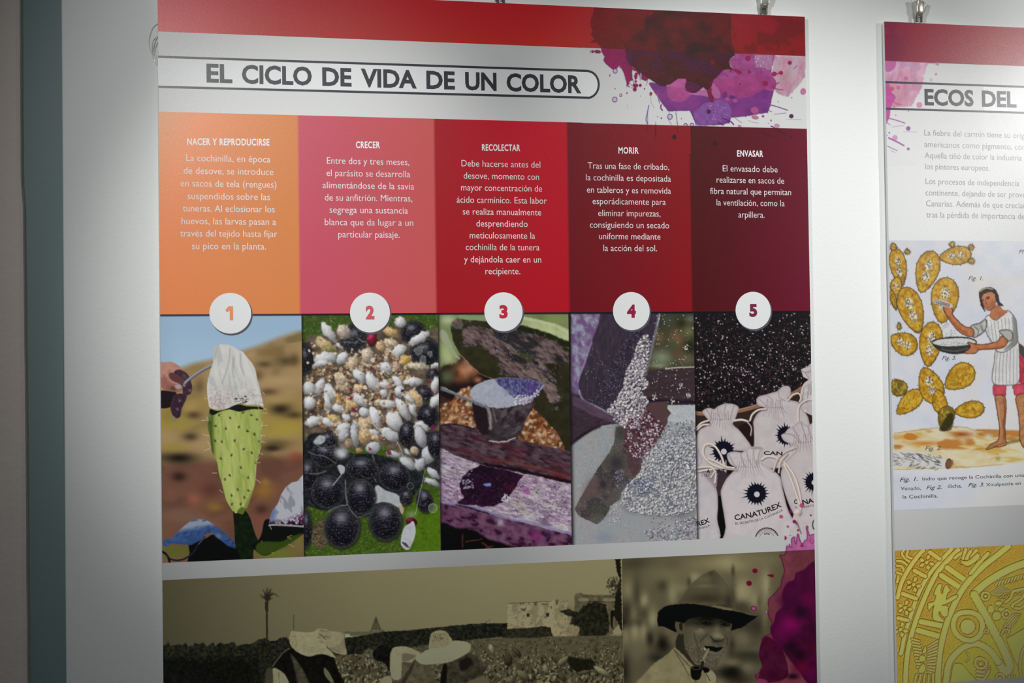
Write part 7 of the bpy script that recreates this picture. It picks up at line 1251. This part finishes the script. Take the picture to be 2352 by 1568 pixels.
BODY = [[('La cochinilla, en época', 428, 621, 366), ('de desove, se introduce', 422, 628, 395), ('en sacos de tela (rengues)', 415, 635, 424), ('suspendidos sobre las', 431, 620, 453), ('tuneras. Al eclosionar los', 420, 631, 481), ('huevos, las larvas pasan a', 417, 634, 510), ('través del tejido hasta fijar', 414, 637, 538), ('su pico en la planta.', 441, 611, 567)],
        [('Entre dos y tres meses,', 751, 940, 372), ('el parásito se desarrolla', 750, 942, 400), ('alimentándose de la savia', 741, 951, 428), ('de su anfitrión. Mientras,', 746, 947, 456), ('segrega una sustancia', 757, 937, 484), ('blanca que da lugar a un', 746, 949, 512), ('particular paisaje.', 777, 918, 540)],
        [('Debe hacerse antes del', 1060, 1241, 378), ('desove, momento con', 1065, 1238, 406), ('mayor concentración de', 1059, 1245, 433), ('ácido carmínico. Esta labor', 1049, 1256, 461), ('se realiza manualmente', 1063, 1243, 488), ('desprendiendo', 1094, 1212, 515), ('meticulosamente la', 1079, 1229, 542), ('cochinilla de la tunera', 1070, 1239, 569), ('y dejándola caer en un', 1066, 1243, 597), ('recipiente.', 1115, 1195, 624)],
        [('Tras una fase de cribado,', 1350, 1537, 383), ('la cochinilla es depositada', 1346, 1541, 410), ('en tableros y es removida', 1348, 1541, 438), ('esporádicamente para', 1361, 1529, 464), ('eliminar impurezas,', 1374, 1517, 491), ('consiguiendo un secado', 1355, 1537, 518), ('uniforme mediante', 1376, 1517, 544), ('la acción del sol.', 1386, 1509, 571)],
        [('El envasado debe', 1660, 1786, 389), ('realizarse en sacos de', 1646, 1801, 415), ('fibra natural que permitan', 1631, 1817, 441), ('la ventilación, como la', 1646, 1802, 467), ('arpillera.', 1696, 1756, 494)]]
NUMC = [(.80, .30, .13), (.62, .10, .13), (.50, .02, .05), (.27, .012, .05), (.19, .015, .06)]
CIRC = [.0993, .2997, .4997, .6997, .8985]; PHOTOS = [photo_birth, photo_grow, photo_harvest, photo_sieve, photo_pack]
PHN = ['a cloth bag on a green cactus pad', 'white cocoons and round black insects', 'a metal scoop under a scraped cactus pad', 'pale grains poured onto a sieve', 'small drawstring sacks by a heap of dark grains']
_edges = [XL, .2, .4, .6, .8, XR]
M_NUM = [ink('badge_number_ink', c) for c in NUMC]
for k in range(5):
    col = print_grid('column', _edges[k], _edges[k+1], 0, ZC, column_ink, .004, P1, 1)
    col['label'] = '%s column of the panel' % NAMES[k][0].replace('_', ' ')
    nm = NAMES[k]
    slope = (14-12*k/4-0)*0
    lettering('heading_lettering', [(nm[1], nm[2], nm[3], nm[4], nm[5])], M_WHITE, col, 8, .0095, bold=.026, space=1.10)
    cx_ = [529, 845, 1151, 1443, 1723][k]
    def lv(u, v): return v+5.6+(u-cx_)*((to_print(.2*k+.15, to_plane(cx_, v)[1])[1]-to_print(.2*k+.05, to_plane(cx_, v)[1])[1])/(to_print(.2*k+.15, 0)[0]-to_print(.2*k+.05, 0)[0]))
    lettering('body_lettering', [(t, a, b, lv(a, v), lv(b, v)) for t, a, b, v in BODY[k]], M_SOFT, col, 8, .0099, bold=-.003)
    ph = print_grid('photograph', _edges[k], _edges[k+1], ZPH, 0, PHOTOS[k], g, P1, 3)
    ph['label'] = 'printed photograph of '+PHN[k]
    # badge with its printed shade, white disc and numeral
    R = .0293; X, Z = CIRC[k], .0011
    sh = flat('badge_shade', [(X+.0016+(R+.0006)*math.cos(a), Z-.0022+(R+.0006)*math.sin(a)) for a in np.linspace(0, 6.2832, 65)[:-1]], ink('badge_shade_ink', (.10, .09, .12)), P1, 9)
    bd = flat('number_badge', [(X+R*math.cos(a), Z+R*math.sin(a)) for a in np.linspace(0, 6.2832, 65)[:-1]], M_BRIGHT, P1, 11)
    u0, v0 = to_print(X, Z); h = .0205; s = h/.70
    if k == 0:
        pts = [(-.0018, .0102), (.0046, .0102), (.0046, -.0103), (-.0003, -.0103), (-.0003, .0036), (-.0046, .0012), (-.0062, .0048)]
        flat('numeral', [(X+a-.0006, Z+b) for a, b in pts], M_NUM[k], bd, 13)
    else:
        vs, fs = glyphs(str(k+1), .055, 0, 4); a, b = vs[:, 0].min(), vs[:, 0].max(); c0, c1 = vs[:, 1].min(), vs[:, 1].max(); wd = (.0128, .0128, .0142, .0132)[k-1]
        mesh_obj('numeral', np.stack([X-wd/2+(vs[:, 0]-a)/(b-a)*wd, np.full(len(vs), -LAY*13), Z-h/2+(vs[:, 1]-c0)/(c1-c0)*h], 1), fs, M_NUM[k], bd)
    if k == 4:
        B_ = T(1590, 960, 5.6); A_ = T(1590, 700, 5.807)
        path_lettering('sack_lettering', [('CANATUREX', B_([(548, 1312), (680, 1290), (850, 1255), (1000, 1205), (1155, 1135)]), 12.2)], M_SACK, ph, 5, bold=.022)
        path_lettering('sack_lettering', [('EL SECRETO DE LA COCHINILLA', B_([(556, 1368), (700, 1352), (850, 1320), (1000, 1270), (1168, 1190)]), 5.)], M_SACK, ph, 5, bold=.006)
        path_lettering('sack_lettering', [('CAN', B_([(918, 470), (1010, 472), (1160, 478)]), 8.5)], M_SACK, ph, 5, bold=.03)
        path_lettering('sack_lettering', [('NA', B_([(1420, 1110), (1490, 1100), (1566, 1080)]), 10.5), ('C', B_([(1308, 1100), (1330, 1100), (1352, 1098)]), 9.5)], M_SACK, ph, 5, bold=.03)
        path_lettering('sack_lettering', [('CRETO', B_([(1436, 1155), (1500, 1145), (1566, 1132)]), 4.6), ('EL', B_([(1320, 1158), (1335, 1158), (1352, 1156)]), 4.6)], M_SACK, ph, 5, bold=.006)
        path_lettering('sack_lettering', [('REX', B_([(64, 1390), (140, 1370), (232, 1335)]), 10.5)], M_SACK, ph, 5, bold=.03)
        path_lettering('sack_lettering', [('HINILLA', B_([(64, 1430), (140, 1420), (232, 1388)]), 4.6)], M_SACK, ph, 5, bold=.006)
        path_lettering('sack_lettering', [('A', B_([(180, 706), (205, 706), (232, 706)]), 8), ('AT', B_([(312, 702), (370, 700), (430, 696)]), 8)], M_SACK, ph, 5, bold=.03)
        path_lettering('sack_lettering', [('L SEC', B_([(120, 748), (170, 752), (226, 754)]), 5.4), ('O DE L', B_([(318, 756), (380, 754), (440, 748)]), 5.4)], M_SACK, ph, 5, bold=.0)
        path_lettering('sack_lettering', [('DESIGNATION OF', B_([(855, 1500), (890, 1462), (935, 1446), (985, 1446), (1030, 1462), (1066, 1496)]), 3.6)], M_SACK, ph, 5, bold=.0)
print_grid('splash_tail', .944, XR, ZS, ZPH, band_corner, g, P1, 3)
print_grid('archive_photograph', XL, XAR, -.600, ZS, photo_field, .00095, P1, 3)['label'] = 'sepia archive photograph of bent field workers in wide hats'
print_grid('archive_photograph', XAR, XR, -.600, ZS, photo_farmer, .0009, P1, 3)['label'] = 'sepia archive photograph of a smiling man with a hat and a pipe'

# ---------------------------------------------------------------- second panel
P2 = root('information_panel', 0, 0)
tag(P2, 'panel at the right edge with a coloured engraving and a golden carved disc', 'panel')
X2, ZT2 = to_plane(2031, 49.3); X2R = X2+.9924
X2b = to_plane(2057.5, 1264)[0]
board('board', X2, X2R, ZBOT, ZT2, M_PAPER2, P2)
zh2 = to_plane(2035, 140)[1]
XS2 = X2+.175
print_grid('header_band', XS2, X2R, zh2, ZT2, second_header, .004, P2, 2)
print_grid('ink_splash', X2, XS2, to_plane(2040, 380)[1], ZT2, second_splash, g, P2, 2)
def bar(name, v0, mat, th=2.3):
    x, z = to_plane(2036, v0); t = th/1340; return flat(name, [(X2, z-t), (X2R, z-t), (X2R, z+t), (X2, z+t)], mat, P2, 5)
z1, z2 = to_plane(2036, 190)[1], to_plane(2040, 250)[1]
flat('title_plate', [(XS2-.062, z2), (X2R, z2), (X2R, z1), (XS2-.062, z1)], M_BRIGHT, P2, 1)
bar('title_rule', 188.5, M_TITLE); bar('title_rule', 249.5, M_TITLE)
lettering('title_lettering', [('ECOS', 2123.7, 2236.5, 240.2, 242.9), ('DEL', 2255.5, 2335, 243.6, 245.6)], M_TITLE, P2, 6, .0252, bold=.034)
P2L = [('La fiebre del carmín tiene su origen', 2123, 2369, 306), ('americanos como pigmento, como', 2123, 2370, 332.5), ('Aquella tiñó de color la industria', 2124, 2347, 358), ('los pintores europeos.', 2125, 2273, 383.5), ('Los procesos de independencia', 2126, 2341, 417.5), ('continente, dejando de ser prove', 2126, 2356, 443.5), ('Canarias. Además de que crecían', 2127, 2357, 468.5), ('tras la pérdida de importancia de', 2128, 2353, 494)]
lettering('body_lettering', [(t, a, b, v+5, v+5+(b-a)*(.0385-.06*(v-140)/1100)) for t, a, b, v in P2L], M_GREY, P2, 5, .0099, bold=-.002)
ze1, ze0 = to_plane(2046, 551.5)[1], to_plane(2058, 1171)[1]
eg = print_grid('engraving_print', X2, X2+.40, ze0, ze1, engraving, .00095, P2, 3); eg['label'] = 'old coloured engraving of a person gathering insects from a cactus'
A_ = T(2020, 540, 4.355); B_ = T(2020, 880, 4.355)
for _it in [('Fig. 1.', A_([(888, 448), (960, 449), (1035, 450)]), 9.4), ('Fig. 3.', A_([(625, 1246), (700, 1247), (765, 1244)]), 9), ('Fig. 2.', B_([(455, 668), (540, 668), (618, 666)]), 9), ('Pl', A_([(1392, 182), (1420, 183), (1446, 184)]), 9), ('Fig. 1.', B_([(202, 984), (290, 980), (382, 975)]), 9.4), ('Fig 2.', B_([(468, 1060), (540, 1058), (622, 1055)]), 8.6), ('Fig. 3.', B_([(888, 1034), (960, 1032), (1046, 1030)]), 8.6)]: path_lettering('engraving_lettering', [_it], M_OLD, eg, 5, bold=.012, shear=.32)
for _it in [('Indio que recoge la Cochinilla con una', B_([(430, 972), (800, 958), (1200, 944), (1448, 934)]), 7.6), ('Venado,', B_([(212, 1070), (320, 1068), (415, 1064)]), 8.6), ('dicha.', B_([(682, 1046), (760, 1044), (826, 1042)]), 8.6), ('Xicalpestle en', B_([(1066, 1030), (1200, 1024), (1415, 1014)]), 7.6), ('la Cochinilla.', B_([(232, 1152), (400, 1148), (585, 1142)]), 8.4)]: path_lettering('engraving_lettering', [_it], M_OLD, eg, 5, bold=.008)
zc1 = to_plane(2060, 1264)[1]
print_grid('carving_print', X2, X2+.40, -.600, zc1, carving, .0009, P2, 3)['label'] = 'print of a golden carved stone disc'

# ---------------------------------------------------------------- hanging clips and their nylon lines
def clip(u, v, seed, label, turn=0.):
    """small steel bell-shaped grip that holds the board's upper edge"""
    X, Z = to_plane(u, v); e = bpy.data.objects.new('hanging_clip', None); COL.objects.link(e); e.location = (X, .003, Z+ZB+.0045); e.empty_display_size = .02; e.rotation_euler = (0, 0, turn)
    tag(e, label, 'clip', 'steel clips holding the panels')
    bm = bmesh.new(); prof = [(.0072, .0135, .0030), (.0138, .0150, .0058), (.0165, .0160, .0066), (.0245, .0150, .0064), (.0350, .0185, .0078), (.0372, .0170, .0070), (.0380, .0120, .0052)]
    rings = []
    for z, w_, d in prof:
        rings.append([bm.verts.new((w_/2*math.copysign(abs(math.cos(a))**.6, math.cos(a)), d*math.copysign(abs(math.sin(a))**.8, math.sin(a)), z*.80+(.0012*math.cos(3*a) if z > .034 else 0))) for a in np.linspace(0, 6.2832, 25)[:-1]])
    for r0, r1 in zip(rings[:-1], rings[1:]):
        for k in range(24): bm.faces.new((r0[k], r0[(k+1) % 24], r1[(k+1) % 24], r1[k]))
    bm.faces.new(rings[0]); bm.faces.new(rings[-1][::-1]); bm_obj('clip_body', bm, M_STEEL, e, True)
    bm = bmesh.new(); box(bm, -.0058, -.0030, -.0030, .0016, -.004, .010, .0008); box(bm, .0030, .0058, -.0030, .0016, -.004, .010, .0008); box(bm, -.0030, .0030, -.0015, .0016, .004, .011, .0006); bm_obj('clip_jaw', bm, M_DARKMETAL, e)
    bm = bmesh.new(); bmesh.ops.create_uvsphere(bm, u_segments=12, v_segments=8, radius=.0019)
    for v_ in bm.verts: v_.co += Vector((.001, -.0046, .0105))
    bm_obj('rivet', bm, M_STEEL, e, True)
    bm = bmesh.new(); vs = [bm.verts.new(q) for q in ((.0060, -.002, .0120), (.0085, -.004, .0125), (.0135, -.004, .0270), (.0105, -.002, .0285), (.0060, .0005, .0120), (.0085, -.001, .0125), (.0135, -.001, .0270), (.0105, .0005, .0285))]
    for f in ((0, 1, 2, 3), (7, 6, 5, 4), (0, 4, 5, 1), (1, 5, 6, 2), (2, 6, 7, 3), (3, 7, 4, 0)): bm.faces.new([vs[i] for i in f])
    bm_obj('clip_lever', bm, M_STEEL, e)
    return e
M_NYLON, _nt, _b = nodes('clear_nylon'); _b.inputs['Base Color'].default_value = (.88, .9, .88, 1); _b.inputs['Roughness'].default_value = .12; _b.inputs['Transmission Weight'].default_value = .35; _b.inputs['IOR'].default_value = 1.4
def tube(name, paths, r, mat, parent=None):
    bm = bmesh.new()
    for P in paths:
        P = [Vector(q) for q in P]; prev = None
        for i, q in enumerate(P):
            t = (P[min(i+1, len(P)-1)]-P[max(i-1, 0)]).normalized(); a = t.cross(Vector((0, 1, .01))).normalized(); b = t.cross(a)
            ring = [bm.verts.new(q+a*(r*math.cos(k*1.0472))+b*(r*math.sin(k*1.0472))) for k in range(6)]
            if prev:
                for k in range(6): bm.faces.new((prev[k], prev[(k+1) % 6], ring[(k+1) % 6], ring[k]))
            prev = ring
    return bm_obj(name, bm, mat, parent, True)
CL = [(1146, 3.5, 'small steel clip cut off by the top of the picture, above the title'), (1755.5, 33.5, 'bell-shaped steel clip above the ink splash of the five-column panel'), (2113, 51, 'steel clip on the upper edge of the panel at the right')]
for i, (u, v, lb) in enumerate(CL):
    c = clip(u, v, i, lb, (0, -.1, .12)[i]); x, z = c.location.x, c.location.z
    ln = tube('nylon_line', [[(x-.0035, .004, z+.027), (x-.0055, .006, z+.06), (x-.006, .007, 3.45)], [(x+.0035, .004, z+.027), (x+.0065, .006, z+.06), (x+.006, .007, 3.45)]], .00035, M_NYLON)
    tag(ln, 'thin clear nylon line running up from the clip '+('above the title' if i == 0 else 'above the ink splash' if i == 1 else 'of the right-hand panel'), 'cord', 'clear nylon hanging lines')
# spare line coiled behind the upper left corner of the first panel
K = T(320, 40, 13.07)
def loop(pts, y): return [(to_plane(u, v, y)[0], y, to_plane(u, v, y)[1]+ZB) for u, v in smooth(K(pts), 6, False)]
co = tube('nylon_coil', [loop([(700, 60), (540, 190), (430, 280), (370, 380), (315, 560), (295, 760), (310, 900), (370, 1100), (440, 1260), (520, 1400), (640, 1520)], .0085), loop([(700, 500), (540, 590), (470, 720), (430, 880), (420, 1040), (460, 1200), (540, 1360), (650, 1480)], .0076), loop([(700, 640), (550, 740), (490, 880), (470, 1020), (490, 1160), (540, 1290), (650, 1400)], .0082), loop([(700, 560), (560, 560), (420, 680), (390, 780), (385, 1000), (400, 1160), (480, 1300), (560, 1420), (660, 1500)], .0088)], .00075, M_NYLON)
tag(co, 'loose coil of clear nylon line behind the upper left corner of the panel', 'cord')
